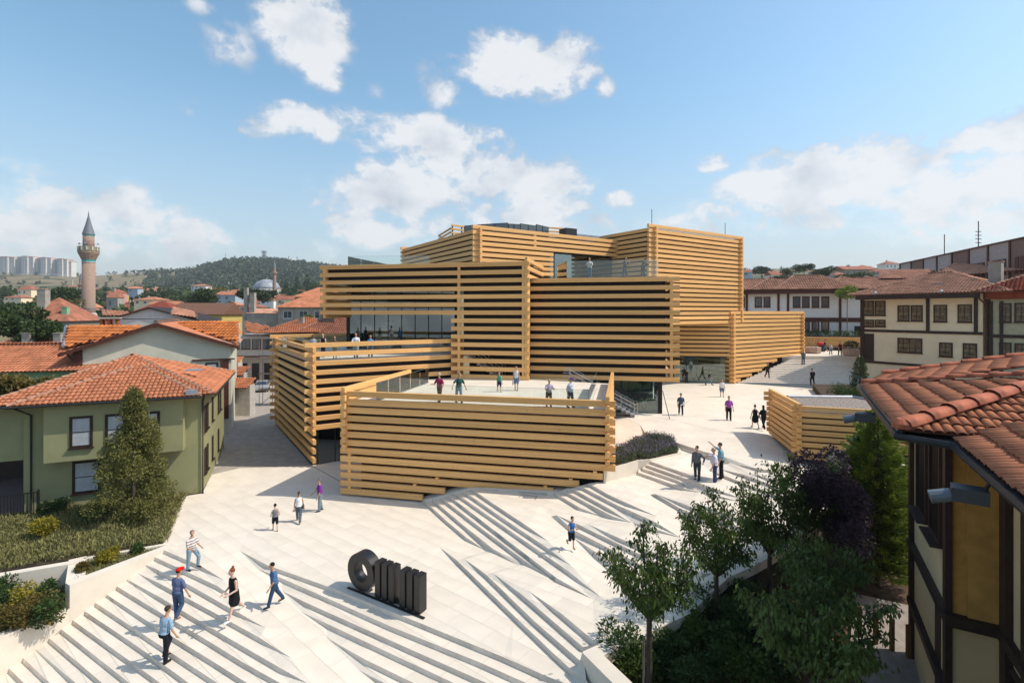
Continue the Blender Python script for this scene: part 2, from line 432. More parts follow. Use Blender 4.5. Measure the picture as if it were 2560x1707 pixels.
for rid, (k, pts) in enumerate(EDGES):
    zt = lvl(k)
    tipz = zt - RISE * (1.0 if k in (5, 10, 11, 12, 15, 16) else .5)
    tops = [P(a, b, zt if h else tipz) for a, b, h in pts]
    # start a hair inside the wall for the flights that begin at it
    prev = None; ids_t, ids_b = [], []
    for i, (a, b, h) in enumerate(pts):
        p = tops[i]
        q0, q1 = tops[max(0, i - 1)], tops[min(len(tops) - 1, i + 1)]
        d = v2(q1.x - q0.x, q1.y - q0.y).normalized()
        nrm = v2(d.y, -d.x)                      # right-hand side = lower side
        t = addv((p.x, p.y), zt if h else tipz, rid)
        ids_t.append(t)
        if h == 0: ids_b.append(t)
        else: ids_b.append(addv((p.x + nrm.x * .022, p.y + nrm.y * .022), zt - RISE * h, rid))
    for a, b in zip(ids_t, ids_t[1:]): E_.append((a, b))
    for a, b in zip(ids_b, ids_b[1:]): E_.append((a, b))
    for e in (0, -1):
        if ids_t[e] != ids_b[e]: E_.append((ids_t[e], ids_b[e]))
    RISER_PTS.append((ids_t, ids_b))
# outline of the plaza and the heights it lies at
def w3(t, z, off=.03): return ((W3A + W3D * t + v2(-.874, .485) * off)[:], z)
left_wall = [w3(t, max(-2.55, -t / 5.39 * 2.24 - (0.0 if t < .05 else .08))) for t in (10.5, 7, 4.4, 2.6, 1.2, 0)]
outline = [((-23.5, 12.2), -3.1)] + left_wall
def o_(u, v, z): p = P(u, v, z); return ((p.x, p.y), z)
outline += [o_(418,1358,0), o_(466,1238.6,0), o_(505.4,1232.5,0), o_(530,1186,0), ((-19.6, 36.2), 0), ((-14.6, 36.75), 0)]
outline += [((-13.2, 37.9), 0.0), ((-9.2, 37.5), .0), ((-8.0, 41.5), 0.1), ((6.9, 41.0), 2.9), ((11.0, 41.5), 3.15), ((12.6, 57.5), 3.2), ((24.6, 57.2), 3.2)]
outline += [((42.0, 45.6), 3.2), ((44.5, 41.0), 3.2), ((32, 36), 3.1), ((22.5, 30.5), 2.9)]
outline += [o_(2049,1160,2.35), o_(2049,1230,2.2), o_(1995,1300,2.0), o_(1930,1361.5,1.86), o_(1863,1398,1.68), o_(1791,1430.3,1.5), o_(1745.6,1469,1.3), o_(1695,1516,1.05), o_(1602.8,1559.7,.82), o_(1495.7,1611.5,.66)]
outline += [((2.22, 15.62), .48), ((2.24, 15.2), .12), ((3.6, 12.2), -.6)]
oid = [addv(p, z) for p, z in outline]
for i in range(len(oid)): E_.append((oid[i], oid[(i + 1) % len(oid)]))
spots = [(470,1330,0),(560,1250,0),(700,1210,0),(850,1260,0),(620,1330,.02),(760,1380,.03),(900,1300,.02),(1000,1340,.04),(900,1420,.03),(1010,1420,.03),(1080,1500,.03),(1180,1560,.03),(1280,1640,.03),
         (1250,1255,1.13),(1350,1262,1.13),(1330,1300,1.12),(1560,1210,1.96),(1600,1240,1.95),(1700,1150,2.58),
         (1700,1075,3.0),(1850,1110,2.98),(1780,1060,3.05),(1600,1060,3.0),(1560,1040,3.1),(1700,1000,3.18),(1900,1050,3.1),(1990,1170,2.72),(1900,1150,2.85),(1800,970,3.2),(1700,975,3.2),(1850,990,3.2)]
for u, v, z in spots: p = P(u, v, z); addv((p.x, p.y), z)
res = delaunay_2d_cdt([v.copy() for v in V], E_, [], 0, 1e-5)
rv, re_, rf, ov, oe, of_ = res
nz, own = [], []
for i, p in enumerate(rv):
    src = [j for j in ov[i]]
    if src: nz.append(VZ[src[0]]); own.append(OWN[src[0]] if len(src) else -1)
    else: nz.append(None); own.append(-1)
miss = [i for i in range(len(rv)) if nz[i] is None]
for i in miss:
    ds = sorted((((rv[i] - V[j]).length, j) for j in range(len(V))))[:2]
    w = [1 / (d + 1e-4) for d, _ in ds]; nz[i] = sum(w[k] * VZ[ds[k][1]] for k in range(2)) / sum(w)
print('plaza verts', len(rv), 'faces', len(rf), 'crossings', len(miss))
opoly = [p for p, z in outline]
def inside(p, poly):
    c = False; n = len(poly); j = n - 1
    for i in range(n):
        if (poly[i][1] > p[1]) != (poly[j][1] > p[1]) and p[0] < (poly[j][0] - poly[i][0]) * (p[1] - poly[i][1]) / (poly[j][1] - poly[i][1]) + poly[i][0]: c = not c
        j = i
    return c
flat, rise = [], {}
for f in rf:
    c = sum((rv[i] for i in f), v2(0, 0)) / len(f)
    if not inside(c, opoly): continue
    o = {own[i] for i in f}
    rid = None
    if len(o) == 1 and -1 not in o:
        zs = [nz[i] for i in f]
        if max(zs) - min(zs) > 1e-4:
            q = [Vector((rv[i].x, rv[i].y, nz[i])) for i in f[:3]]
            nn = (q[1] - q[0]).cross(q[2] - q[0]); nn.normalize()
            if abs(nn.z) < .6: rid = o.pop()
    if rid is None: flat.append(f)
    else: rise.setdefault(rid, []).append(f)
def tri_ground():
    """list of triangles for height look-ups"""
    T = []
    for f in flat:
        pts = [Vector((rv[i].x, rv[i].y, nz[i])) for i in f]
        for k in range(1, len(pts) - 1): T.append((pts[0], pts[k], pts[k + 1]))
    return T
GT = tri_ground()
def ground_z(x, y, default=0.0):
    for a, b, c in GT:
        d = (b.y - c.y) * (a.x - c.x) + (c.x - b.x) * (a.y - c.y)
        if abs(d) < 1e-12: continue
        l1 = ((b.y - c.y) * (x - c.x) + (c.x - b.x) * (y - c.y)) / d
        l2 = ((c.y - a.y) * (x - c.x) + (a.x - c.x) * (y - c.y)) / d
        if l1 >= -1e-6 and l2 >= -1e-6 and l1 + l2 <= 1 + 1e-6: return l1 * a.z + l2 * b.z + (1 - l1 - l2) * c.z
    return default
def ground_hit(u, v):
    """the point of the plaza seen at a photo pixel"""
    best = None
    d = Vector(((u - 1280) / F, 1.0, -(v - VH) / F)); o = Vector((0, 0, HC))
    from mathutils.geometry import intersect_ray_tri
    for a, b, c in GT:
        h = intersect_ray_tri(a, b, c, d, o, True)
        if h is not None and (best is None or h.y < best.y): best = h
    return best
plaza = MB()
for f in flat:
    plaza.add([(rv[i].x, rv[i].y, nz[i] - .014) for i in f], [tuple(range(len(f)))])
PLAZA = plaza.build('plaza', M_JOINT, kind='structure')
# paving slabs: the surface cut along the joint lines of a laid grid
def build_slabs():
    bm = bmesh.new()
    for f in flat:
        vs = [bm.verts.new((rv[i].x, rv[i].y, nz[i])) for i in f]
        try: bm.faces.new(vs)
        except ValueError: pass
    ang = R(-38); ux, uy = v2(math.cos(ang), math.sin(ang)), v2(-math.sin(ang), math.cos(ang))
    rowh, slab = 0.80, 1.60
    ext = [(uy.x * v.co.x + uy.y * v.co.y) for v in bm.verts]
    r0, r1 = math.floor(min(ext) / rowh), math.ceil(max(ext) / rowh)
    for k in range(r0, r1 + 1):
        bmesh.ops.bisect_plane(bm, geom=bm.verts[:] + bm.edges[:] + bm.faces[:], plane_co=(uy.x * k * rowh, uy.y * k * rowh, 0), plane_no=(uy.x, uy.y, 0), dist=1e-5)
    rows = {}
    polys = []
    for f in bm.faces:
        c = f.calc_center_median(); k = math.floor((uy.x * c.x + uy.y * c.y) / rowh)
        polys.append((k, [v.co.copy() for v in f.verts]))
    bm.free()
    cells = {}
    for k, pts in polys:
        off = (k * 0.617) % 1.0 * slab
        s = [ux.x * p.x + ux.y * p.y - off for p in pts]
        a, b = math.floor(min(s) / slab + 1e-6), math.floor(max(s) / slab - 1e-6)
        cur, cs = pts, s
        for m in range(a, b + 1):
            hi = (m + 1) * slab
            if m == b: part, rest, rs = cur, [], []
            else:
                part, rest, rs = [], [], []
                n = len(cur)
                for i in range(n):
                    p, q, sp, sq = cur[i], cur[(i + 1) % n], cs[i], cs[(i + 1) % n]
                    if sp <= hi: part.append(p)
                    if sp >= hi: rest.append(p); rs.append(sp)
                    if (sp - hi) * (sq - hi) < 0:
                        w = p.lerp(q, (hi - sp) / (sq - sp)); part.append(w); rest.append(w); rs.append(hi)
            if len(part) >= 3: cells.setdefault((k, m), []).append(part)
            cur, cs = rest, rs
            if len(cur) < 3: break
    J = .0035
    out = []
    for key, ps in cells.items():
        k, m = key; off = (k * 0.617) % 1.0 * slab
        smid = (m + .5) * slab + off; rmid = (k + .5) * rowh
        area = 0; mbp = MB(); cc = Vector((0, 0, 0)); cnt = 0
        for pts in ps:
            q = []
            for p in pts:
                s = ux.x * p.x + ux.y * p.y - smid; r = uy.x * p.x + uy.y * p.y - rmid
                s = max(-slab / 2 + J, min(slab / 2 - J, s)); r = max(-rowh / 2 + J, min(rowh / 2 - J, r))
                x = ux * (s + smid) + uy * (r + rmid); q.append(Vector((x.x, x.y, p.z))); cc += q[-1]; cnt += 1
            for i in range(1, len(q) - 1): area += ((q[i] - q[0]).cross(q[i + 1] - q[0])).length / 2
            # cull collapsed slivers
            mbp.add(q, [tuple(range(len(q)))])
        cc /= cnt
        out.append((cc, area, mbp))
    vis = []
    for cc, area, m_ in out:
        u = 1280 + F * cc.x / cc.y; v = VH + (HC - cc.z) * F / cc.y
        vis.append((area * (HC - cc.z) / cc.y ** 3 if (-40 < u < 2560 and v < 1760) else 0, cc, m_))
    vis.sort(key=lambda t: -t[0])
    for a, cc, m_ in vis[:300]:
        m_.v = [(x - cc.x, y - cc.y, z - cc.z) for x, y, z in m_.v]
        m_.build('paving_slab', M_STONE, PLAZA, tuple(cc))
    rest = MB()
    for a, cc, m_ in vis[300:]: rest.add(m_.v, m_.f)
    rest.build('paving_slabs', M_STONE, PLAZA, kind='stuff')
    print('slabs', len(vis))
build_slabs()
# risers: each step edge is its own row of stones, sawn joints as fine dark gaps
for rid, fs in rise.items():
    m_ = MB()
    for f in fs: m_.add([(rv[i].x, rv[i].y, nz[i]) for i in f], [tuple(range(len(f)))])
    m_.build('step_riser', M_RISER, PLAZA)
    # joints
    ids_t, ids_b = RISER_PTS[rid]
    jm = MB(); dist = random.uniform(.3, 1.2)
    for i in range(len(ids_t) - 1):
        a, b = V[ids_t[i]], V[ids_t[i + 1]]; c, d = V[ids_b[i]], V[ids_b[i + 1]]
        Ls = (b - a).length; dd = (b - a) / max(Ls, 1e-6); nn = v2(dd.y, -dd.x)
        while dist < Ls:
            t = dist / Ls; tp = a.lerp(b, t); bp = c.lerp(d, t); zt = VZ[ids_t[i]]; zb = VZ[ids_b[i]] * (1 - t) + VZ[ids_b[i + 1]] * t
            if zt - zb > .03 and tp.y < 34:
                jm.add([(tp.x + nn.x * .003, tp.y + nn.y * .003, zt), (tp.x + nn.x * .003 + dd.x * .008, tp.y + nn.y * .003 + dd.y * .008, zt), (bp.x + nn.x * .003 + dd.x * .008, bp.y + nn.y * .003 + dd.y * .008, zb), (bp.x + nn.x * .003, bp.y + nn.y * .003, zb)], [(0, 1, 2, 3)])
            dist += random.uniform(1.1, 1.5)
        dist -= Ls
    if jm.v: jm.build('riser_joints', M_JOINT, PLAZA)

# -- broad terrain and far hills
def hill_z(x, y):
    z = -2.0
    if y > 60: z = -2.0 + (y - 60) * .022
    if y > 300: z = 3.28 + (y - 300) * .012
    r = x / max(y, 1)
    return z
def skyline(u):
    """height of the hills as a photo row, read from the picture"""
    pts = [(-900, 690), (-300, 684), (0, 684), (180, 686), (215, 692), (240, 690), (300, 682), (380, 681), (440, 683), (480, 680), (530, 668), (560, 661), (620, 657), (700, 657), (800, 668), (900, 676), (1000, 690), (1300, 700), (1700, 690), (1860, 676), (1950, 673), (2050, 676), (2150, 672), (2300, 680), (2600, 690), (3400, 700)]
    for (a, b), (c, d) in zip(pts, pts[1:]):
        if u <= c: return b + (d - b) * (u - a) / (c - a)
    return 700
def terr(x, y):
    u = 1280 + F * x / max(y, 1.0)
    base = -3.6 if y < 60 else -1.2 if y < 95 else min(2.1, -1.2 + (y - 95) * .07)
    if x > 12 and y > 95: base = 2.1 + (y - 95) * .03
    if x > 20 and y > 40: base = max(base, -3.6 + min(8.6, (x - 20) * .5) * min(1, (y - 40) / 20))
    if x < 12 and y > 200: base = 3.0 + (min(y, 450) - 200) * .085
    if y > 450:
        top = HC + (VH - skyline(u)) * y / F if y < 1500 else HC + (VH - skyline(u)) * 1500 / F
        k = min(1, (y - 450) / 850.0); k = k * k * (3 - 2 * k)
        base = base * (1 - k) + top * k
    return base
ys = [-60, -20, 0, 10, 20, 30, 38, 46, 55, 65, 75, 90, 110, 140, 180, 230, 290, 360, 450, 550, 650, 760, 870, 980, 1100, 1220, 1350, 1500, 1700, 2200, 6000]
tm = MB(); nx = 90
for y in ys:
    for i in range(nx + 1):
        s = (i / nx - .5) * 2
        half = max(140, abs(y) * 1.9 + 60)
        x = s * half
        z = terr(x, y)
        if y > 500: z += (math.sin(x * .011 + y * .007) + math.sin(x * .027 - y * .013)) * 2.2 * min(1, (y - 500) / 500)
        if y >= 1700: z -= (y - 1500) * .03
        tm.v.append((x, y, z))
for j in range(len(ys) - 1):
    for i in range(nx):
        a = j * (nx + 1) + i; tm.f.append((a, a + 1, a + nx + 2, a + nx + 1)); tm.mi.append(0)
def terrain_mat():
    m = bpy.data.materials.new('terrain'); m.use_nodes = True; nt = m.node_tree; N, L = nt.nodes.new, nt.links.new
    b = nt.nodes['Principled BSDF']; b.inputs['Roughness'].default_value = 1; b.inputs['Specular IOR Level'].default_value = .1
    geo = N('ShaderNodeNewGeometry')
    def nz(s, d=6):
        n = N('ShaderNodeTexNoise'); n.inputs['Scale'].default_value = s; n.inputs['Detail'].default_value = d; L(geo.outputs['Position'], n.inputs['Vector']); return n.outputs['Fac']
    mix = N('ShaderNodeMix'); mix.data_type = 'RGBA'; mix.inputs['A'].default_value = (.16, .125, .07, 1); mix.inputs['B'].default_value = (.27, .21, .125, 1); L(nz(.012), mix.inputs['Factor'])
    g2 = N('ShaderNodeMix'); g2.data_type = 'RGBA'; L(mix.outputs['Result'], g2.inputs['A']); g2.inputs['B'].default_value = (.06, .075, .03, 1)
    r = N('ShaderNodeMapRange'); L(nz(.02, 8), r.inputs[0]); r.inputs[1].default_value = .5; r.inputs[2].default_value = .62; L(r.outputs[0], g2.inputs['Factor'])
    L(g2.outputs['Result'], b.inputs['Base Color']); return m
tm.build('terrain', terrain_mat(), kind='structure', smooth=True)

# -- street between the houses and the museum
st = MB()
sl = [(-19.2, 31.6), (-14.0, 36.9), (-23.9, 50.9), (-27.0, 62), (-34, 79.8), (-48, 79.8), (-40, 66), (-31.2, 54.5), (-27.4, 46.9), (-23.9, 39.8)]
st.prism(sl, -.5, -.004)
st.build('street', M_STREET, kind='structure')
# ------------------------------------------------------------------ museum of stacked timber
MUSEUM_O = Vector((0, 38, 0))
MUSEUM = thing('museum', 'large museum of stacked golden timber beam boxes in the centre of the photo', 'museum', MUSEUM_O[:])
BEAM_CACHE = {}
def beam_mesh(L, h, t):
    k = (round(L, 3), h, t)
    if k not in BEAM_CACHE:
        c = .012
        m = MB(); x = L / 2
        prof = [(-t / 2 + c, -h / 2), (t / 2 - c, -h / 2), (t / 2, -h / 2 + c), (t / 2, h / 2 - c), (t / 2 - c, h / 2), (-t / 2 + c, h / 2), (-t / 2, h / 2 - c), (-t / 2, -h / 2 + c)]
        vs = [(-x, a, b) for a, b in prof] + [(x, a, b) for a, b in prof]
        m.add(vs, [tuple(range(7, -1, -1)), tuple(range(8, 16))] + [(i, (i + 1) % 8, 8 + (i + 1) % 8, 8 + i) for i in range(8)])
        BEAM_CACHE[k] = m.mesh('beam', WOOD)
    return BEAM_CACHE[k]
def wall(root, O, A, d, panels, name='cladding_wall', m=None, yoff=.34, thick=.12):
    """dark cladding behind the beams; local x runs along the wall, local y into the building"""
    mb = MB()
    for (s0, s1, z0, z1) in panels: mb.b2(s0, s1, yoff, yoff + thick, z0, z1)
    if not panels: mb.b2(0.02, .06, .0, .04, 0.5, .55)
    return mb.build(name, m or M_DARK, root, (A[0] - O[0], A[1] - O[1], -O[2]), math.atan2(d[1], d[0]))
def beams(w, ztop, n, pitch, h, s0, s1, ends={}, t=.22, y=0.0, lit=None):
    for k in range(n):
        a, b = ends.get(k, (s0, s1))
        if a is None: a = s0
        if b is None: b = s1
        jit = random.uniform(-.008, .008)
        put(beam_mesh(b - a, h, t), 'beam', w, ((a + b) / 2, y + jit * .6, ztop - k * pitch - h / 2))
def spacers(w, lst, t=.20, wd=.2):
    for s, z0, z1 in lst:
        m = MB(); m.box((0, 0, 0), (wd, t - .006, z1 - z0))
        m.build('spacer_block', WOOD, w, (s, 0, (z0 + z1) / 2))
def at(A, d, s, y=0): return v2(A[0] + d[0] * s - d[1] * y, A[1] + d[1] * s + d[0] * y)
def core(name, poly, z0, z1, m, root=None, O=None, **kw):
    root = root or MUSEUM; O = O or MUSEUM_O
    return MB().prism([(p[0] - O[0], p[1] - O[1]) for p in poly], z0 - O[2], z1 - O[2]).build(name, m, root, **kw)
def glass_run(pts, z0, h, root, O, m=None, name='glass_balustrade', seg=1.6, posts=True, capm=None):
    """glass panels standing edge to edge along plan points"""
    for a, b in zip(pts, pts[1:]):
        a, b = v2(*a[:2]), v2(*b[:2]); L = (b - a).length; n = max(1, round(L / seg)); ang = math.atan2(b.y - a.y, b.x - a.x)
        for i in range(n):
            c = a.lerp(b, (i + .5) / n); mb = MB(); mb.box((0, 0, h / 2), (L / n - .02, .014, h))
            o = mb.build(name, m or M_GLASSRAIL, root, (c.x - O[0], c.y - O[1], z0 - O[2]), ang)
            if posts:
                MB().box((0, 0, 0), (L / n - .02, .03, .05)).build('shoe', M_GREYMETAL, o, (0, 0, .025))
                MB().box((0, 0, 0), (L / n - .02, .02, .012)).build('edge', M_GREYMETAL, o, (0, 0, h + .006))
O = MUSEUM_O
d1 = v2(.976, -.218); n1 = v2(.218, .976)
dS = v2(.980, -.199)
dT = v2(.834, .551); nT = v2(-.551, .834)
# -- low terrace box in front
A1 = v2(-10.47, 30.9)
w = wall(MUSEUM, O, A1, d1, [(1.16, 16.0, -.3, 5.45), (.5, 1.2, 2.95, 5.45)])
beams(w, 6.39, 13, .494, .345, 0, 16.47, {8: (0, 15.8), 9: (0, 14.52), 10: (0, 13.1), 11: (0, 6.74), 12: (0, 5.35)})
spacers(w, [(4.86, .90, 1.05), (6.25, 1.40, 1.55), (12.65, 1.40, 1.55), (12.65 - .0, 1.40, 1.55), (14.06, 1.89, 2.04), (15.38, 2.39, 2.54), (.6, .46, 2.58)][:3] + [(14.06, 1.89, 2.04), (15.38, 2.39, 2.54), (.6, .46, 2.58)])
w = wall(MUSEUM, O, at(A1, d1, 16.05), n1, [(.4, 11.0, 2.6, 5.5)], yoff=.2)
beams(w, 6.64, 8, .494, .345, -.36, 11.2)
w = wall(MUSEUM, O, at(A1, d1, .34), n1, [(.3, 9.0, 2.95, 5.5)], yoff=-.34)
beams(w, 6.64, 8, .494, .345, -.36, 9.4)
V2A = v2(-15.0, 36.4); d2 = v2(.857, .515)
core('plinth_wall', [at(A1, d1, 1.2, .4), at(A1, d1, 15.9, .4), at(A1, d1, 15.9, 9.0), at(A1, d1, 2.0, 9.0)], -1.0, 5.45, M_DARK)
core('terrace_floor', [at(A1, d1, .45, .14), at(A1, d1, 15.93, .14), at(A1, d1, 15.93, 11.6), v2(-3.4, 42.9), at(V2A, d2, 6.3, .2), at(A1, d1, .45, 7.5)], 5.46, 5.70, M_STONE)
glass_run([at(A1, d1, 2.1, 9.0), at(A1, d1, 2.1, .45), at(A1, d1, 15.0, .45), at(A1, d1, 15.0, 8.5)], 5.70, 1.16, MUSEUM, O)
# -- left box with its own terrace
w = wall(MUSEUM, O, V2A, d2, [(.75, 12.4, 2.62, 7.4), (5.0, 9.0, -.2, 2.62)])
beams(w, 8.95, 10, .667, .34, 0, 12.62)
door = MB(); door.b2(.82, 5.0, .28, .32, 0.02, 2.6)
od = door.build('door', M_GLASSDARK, MUSEUM, (V2A.x - O.x, V2A.y - O.y, 0), math.atan2(d2.y, d2.x))
fm = MB()
for s in (.78, 2.2, 3.6, 5.0): fm.b2(s - .03, s + .03, .26, .34, 0, 2.62)
fm.build('door_frame', M_FRAME, od, (0, 0, 0))
sideA = v2(-14.48, 36.7); dside = v2(.556, -.831)
farA = v2(-23.5, 50.2)
w = wall(MUSEUM, O, farA, dside, [(.2, 16.0, -.1, 7.4)], yoff=.30)
beams(w, 8.62, 13, .667, .34, -.3, 16.62)
core('plinth_wall', [at(V2A, d2, .95, .55), at(V2A, d2, 12.3, .45), at(V2A, d2, 12.3, 9), at(farA, dside, .3, .5)], 2.6, 7.35, M_DARK)
core('plinth_wall', [at(farA, dside, 15.4, .5), at(farA, dside, 16.0, 4.2), at(farA, dside, .3, 4.5), at(farA, dside, .3, .5)], -.5, 2.58, M_DARK)
core('terrace_floor', [at(V2A, d2, .8, .14), at(V2A, d2, 12.5, .14), v2(-4.2, 44.0), v2(-5.0, 60), v2(-13, 57), at(farA, dside, .2, .16)], 7.37, 7.65, M_STONE)
w = wall(MUSEUM, O, farA, d2, [(0.2, 10, 0, 7.4)], yoff=-.3)
beams(w, 8.95, 13, .667, .34, -.55, 13.0)
glass_run([at(farA, d2, 12, -.5), at(farA, d2, .6, -.5), at(V2A, d2, 1.15, .5), at(V2A, d2, 12.2, .5)], 7.65, 1.15, MUSEUM, O)
# -- tall left box over the glass hall
A4 = v2(-16.99, 44.7)
w = wall(MUSEUM, O, A4, d1, [(.62, 18.3, 13.75, 15.15), (13.2, 18.3, 7.9, 13.75), (17.2, 18.3, 5.7, 7.9)])
e4 = {k: (12.24, 18.83) for k in range(7, 15)}
beams(w, 15.29, 15, .66, .35, 0, 18.83, e4)
spacers(w, [(12.9, 15.29 - .66 * k - .66, 15.29 - .66 * k - .35) for k in range(14)] + [(18.35, 15.29 - .66 * k - .66, 15.29 - .66 * k - .35) for k in range(14)])
w = wall(MUSEUM, O, at(A4, d1, .45), n1, [(8.0, 8.3, 11, 15.1)], yoff=.1)
beams(w, 14.97, 7, .66, .35, -.12, 8.2)
w = wall(MUSEUM, O, at(A4, d1, 18.6), n1, [(.3, 9.3, 13.9, 15.0)], yoff=.15)
beams(w, 15.62, 15, .66, .35, -.14, 9.6, {k: (-.14, 1.0) for k in range(3, 15)})
core('roof_slab', [at(A4, d1, .7, .36), at(A4, d1, 18.4, .36), at(A4, d1, 18.4, 9.5), at(A4, d1, .7, 9.5)], 13.75, 15.14, M_DARK)
core('roof_deck', [at(A4, d1, .6, .2), at(A4, d1, 18.45, .2), at(A4, d1, 18.45, 9.5), at(A4, d1, .6, 9.5)], 15.142, 15.2, M_GREYMETAL)
core('back_wall', [at(A4, d1, 13.2, 1.9), at(A4, d1, 18.3, 1.9), at(A4, d1, 18.3, 9), at(A4, d1, 13.2, 9)], 5.4, 13.75, M_DARK)
glass_run([(-7.6, 46.5), (-15.4, 47.3), (-12.6, 59)], 15.2, 1.2, MUSEUM, O, seg=2.4)
# glass hall below it
GA, GB = v2(-15.9, 48.6), v2(-5.6, 49.6)
gd = (GB - GA).normalized(); gl = (GB - GA).length
n = 8
gw = MB(); gw.b2(0, gl, .10, .16, 13.2, 13.75)
hall = gw.build('glass_hall', M_FRAME, MUSEUM, (GA.x - O.x, GA.y - O.y, 0), math.atan2(gd.y, gd.x))
for i in range(n):
    MB().box((0, 0, 0), (gl / n - .09, .02, 5.5)).build('pane', M_GLASSDARK, hall, (gl * (i + .5) / n, .05, 7.68 + 2.75))
    MB().box((0, 0, 0), (.07 if i else .32, .16, 6.05)).build('mullion', M_FRAME, hall, (gl * i / n + (.1 if i == 0 else 0), .05, 7.68 + 3.03))
sd = v2(.30, .954)
gs = MB(); gs.b2(0, 8, -.01, .01, 7.68, 13.7); gs.build('pane', M_GLASSDARK, hall, (0.1, .2, 0), math.atan2(sd.y, sd.x) - math.atan2(gd.y, gd.x))
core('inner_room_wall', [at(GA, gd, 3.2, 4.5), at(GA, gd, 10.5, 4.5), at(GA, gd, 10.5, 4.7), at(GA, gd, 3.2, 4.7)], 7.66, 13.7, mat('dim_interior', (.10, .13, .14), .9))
core('inner_column', [at(GA, gd, 1.0, 1.0), at(GA, gd, 1.9, 1.0), at(GA, gd, 1.9, 1.9), at(GA, gd, 1.0, 1.9)], 7.66, 13.7, M_INNER)
# -- tall right box
AS = v2(1.5, 42.0)
w = wall(MUSEUM, O, AS, dS, [(-.1, 10.9, 5.72, 13.72)])
beams(w, 13.98, 13, .66, .35, -.1, 11.92)
spacers(w, [(11.3, 13.98 - .66 * k - .66, 13.98 - .66 * k - .35) for k in range(12)])
nS = v2(.199, .98)
w = wall(MUSEUM, O, at(AS, dS, 11.3), nS, [(.7, 9.5, 5.72, 13.72)], yoff=.42)
beams(w, 13.65, 12, .66, .35, .12, 10.5)
core('upper_volume', [at(AS, dS, 0, .4), at(AS, dS, 10.8, .4), at(AS, dS, 10.8, 9.5), at(AS, dS, 0, 9.5)], 5.72, 13.70, M_DARK)
core('roof_deck', [at(A4, d1, 18.7, .9), at(AS, dS, 0, .12), at(AS, dS, 11.2, .12), at(AS, dS, 11.2, 6.9), v2(12.6, 53.5), v2(3.0, 51.0)], 13.72, 13.93, M_GREYMETAL)
core('fascia', [at(AS, dS, -.05, .13), at(AS, dS, 11.1, .13), at(AS, dS, 11.1, .3), at(AS, dS, -.05, .3)], 13.93, 14.02, M_FRAME)
UA = v2(-3.48, 44.27)
glass_run([at(UA, dT, 7.2, -2.9), v2(4.6, 42.4), at(AS, dS, 10.4, .55)], 13.95, 1.5, MUSEUM, O, seg=4.5)
# glazed corner under it
gz = wall(MUSEUM, O, AS, dS, [(10.30, 10.62, 3.12, 5.72)], 'glass_corner', M_FRAME, yoff=.18, thick=.2)
for a, b in ((3.2, 5.6), (5.62, 8.0), (8.02, 10.28)):
    MB().b2(a, b, .26, .28, 3.14, 5.7).build('pane', M_GLASSTINT, gz)
for s in (5.61, 8.01): MB().b2(s - .03, s + .03, .22, .32, 3.12, 5.72).build('mullion', M_FRAME, gz)
MB().b2(-.01, .01, 0, 6.5, 3.14, 5.7).build('pane', M_GLASSTINT, gz, (10.46, .4, 0))
MB().b2(2.6, 10.4, .4, 7.0, 3.08, 3.15).build('lobby_floor', mat('lobby_floor', (.42, .47, .42), .5), gz)
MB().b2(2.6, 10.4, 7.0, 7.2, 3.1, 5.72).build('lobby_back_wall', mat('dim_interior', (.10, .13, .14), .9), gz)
# -- tower box, cantilevered
TA = v2(13.28, 49.24)
w = wall(MUSEUM, O, TA, dT, [(.9, 15.2, 10.05, 19.5)])
beams(w, 19.83, 21, .4786, .33, 0, 15.85)
w = wall(MUSEUM, O, at(TA, dT, .85), nT, [(.3, 7.5, 13.9, 19.45)], yoff=-.34)
beams(w, 19.59, 13, .4786, .33, -.42, 7.6)
w = wall(MUSEUM, O, at(TA, dT, 15.3), nT, [(.3, 8, 10.1, 19.4)], yoff=.3)
beams(w, 19.59, 20, .4786, .33, -.42, 8.2)
core('upper_volume', [at(TA, dT, 1.2, .42), at(TA, dT, 14.9, .42), at(TA, dT, 14.9, 9), at(TA, dT, 1.2, 9)], 10.02, 19.4, M_DARK)
# -- upper middle box with its balcony
w = wall(MUSEUM, O, UA, dT, [(.9, 17.6, 17.1, 18.55), (.9, 8.9, 13.95, 17.1)])
beams(w, 18.86, 9, .4786, .33, 0, 18.1, {k: (0, 8.95) for k in range(4, 9)})
spacers(w, [(6.77, 18.86 - .4786 * k - .4786, 18.86 - .4786 * k - .33) for k in range(3)], wd=.24)
w = wall(MUSEUM, O, at(UA, dT, .65), nT, [(.3, 17.8, 15.2, 18.5)], yoff=-.34)
beams(w, 18.62, 8, .4786, .33, -.42, 18.1)
w = wall(MUSEUM, O, at(UA, dT, .65, 17.8), v2(*dT), [(.0, 6, 15.2, 18.5)], yoff=-.3)
beams(w, 18.86, 8, .4786, .33, -.4, 6)
core('upper_volume', [at(UA, dT, .95, .42), at(UA, dT, 17.6, .42), at(UA, dT, 17.6, 17), at(UA, dT, .95, 17)], 17.1, 18.5, M_DARK)
core('upper_volume', [at(UA, dT, .95, .42), at(UA, dT, 8.9, .42), at(UA, dT, 8.9, 17), at(UA, dT, .95, 17)], 13.9, 17.09, M_DARK)
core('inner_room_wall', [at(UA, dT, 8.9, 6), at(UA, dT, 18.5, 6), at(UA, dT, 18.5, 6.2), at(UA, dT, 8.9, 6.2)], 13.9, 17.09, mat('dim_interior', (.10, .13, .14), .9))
gz = wall(MUSEUM, O, UA, dT, [(8.95, 17.6, 17.0, 17.1)], 'balcony_glazing', M_FRAME, yoff=.6, thick=.1)
for a, b in ((8.97, 9.55), (9.6, 14.0), (14.03, 17.5)): MB().b2(a, b, .6, .62, 13.95, 17.0).build('pane', M_GLASSDARK, gz)
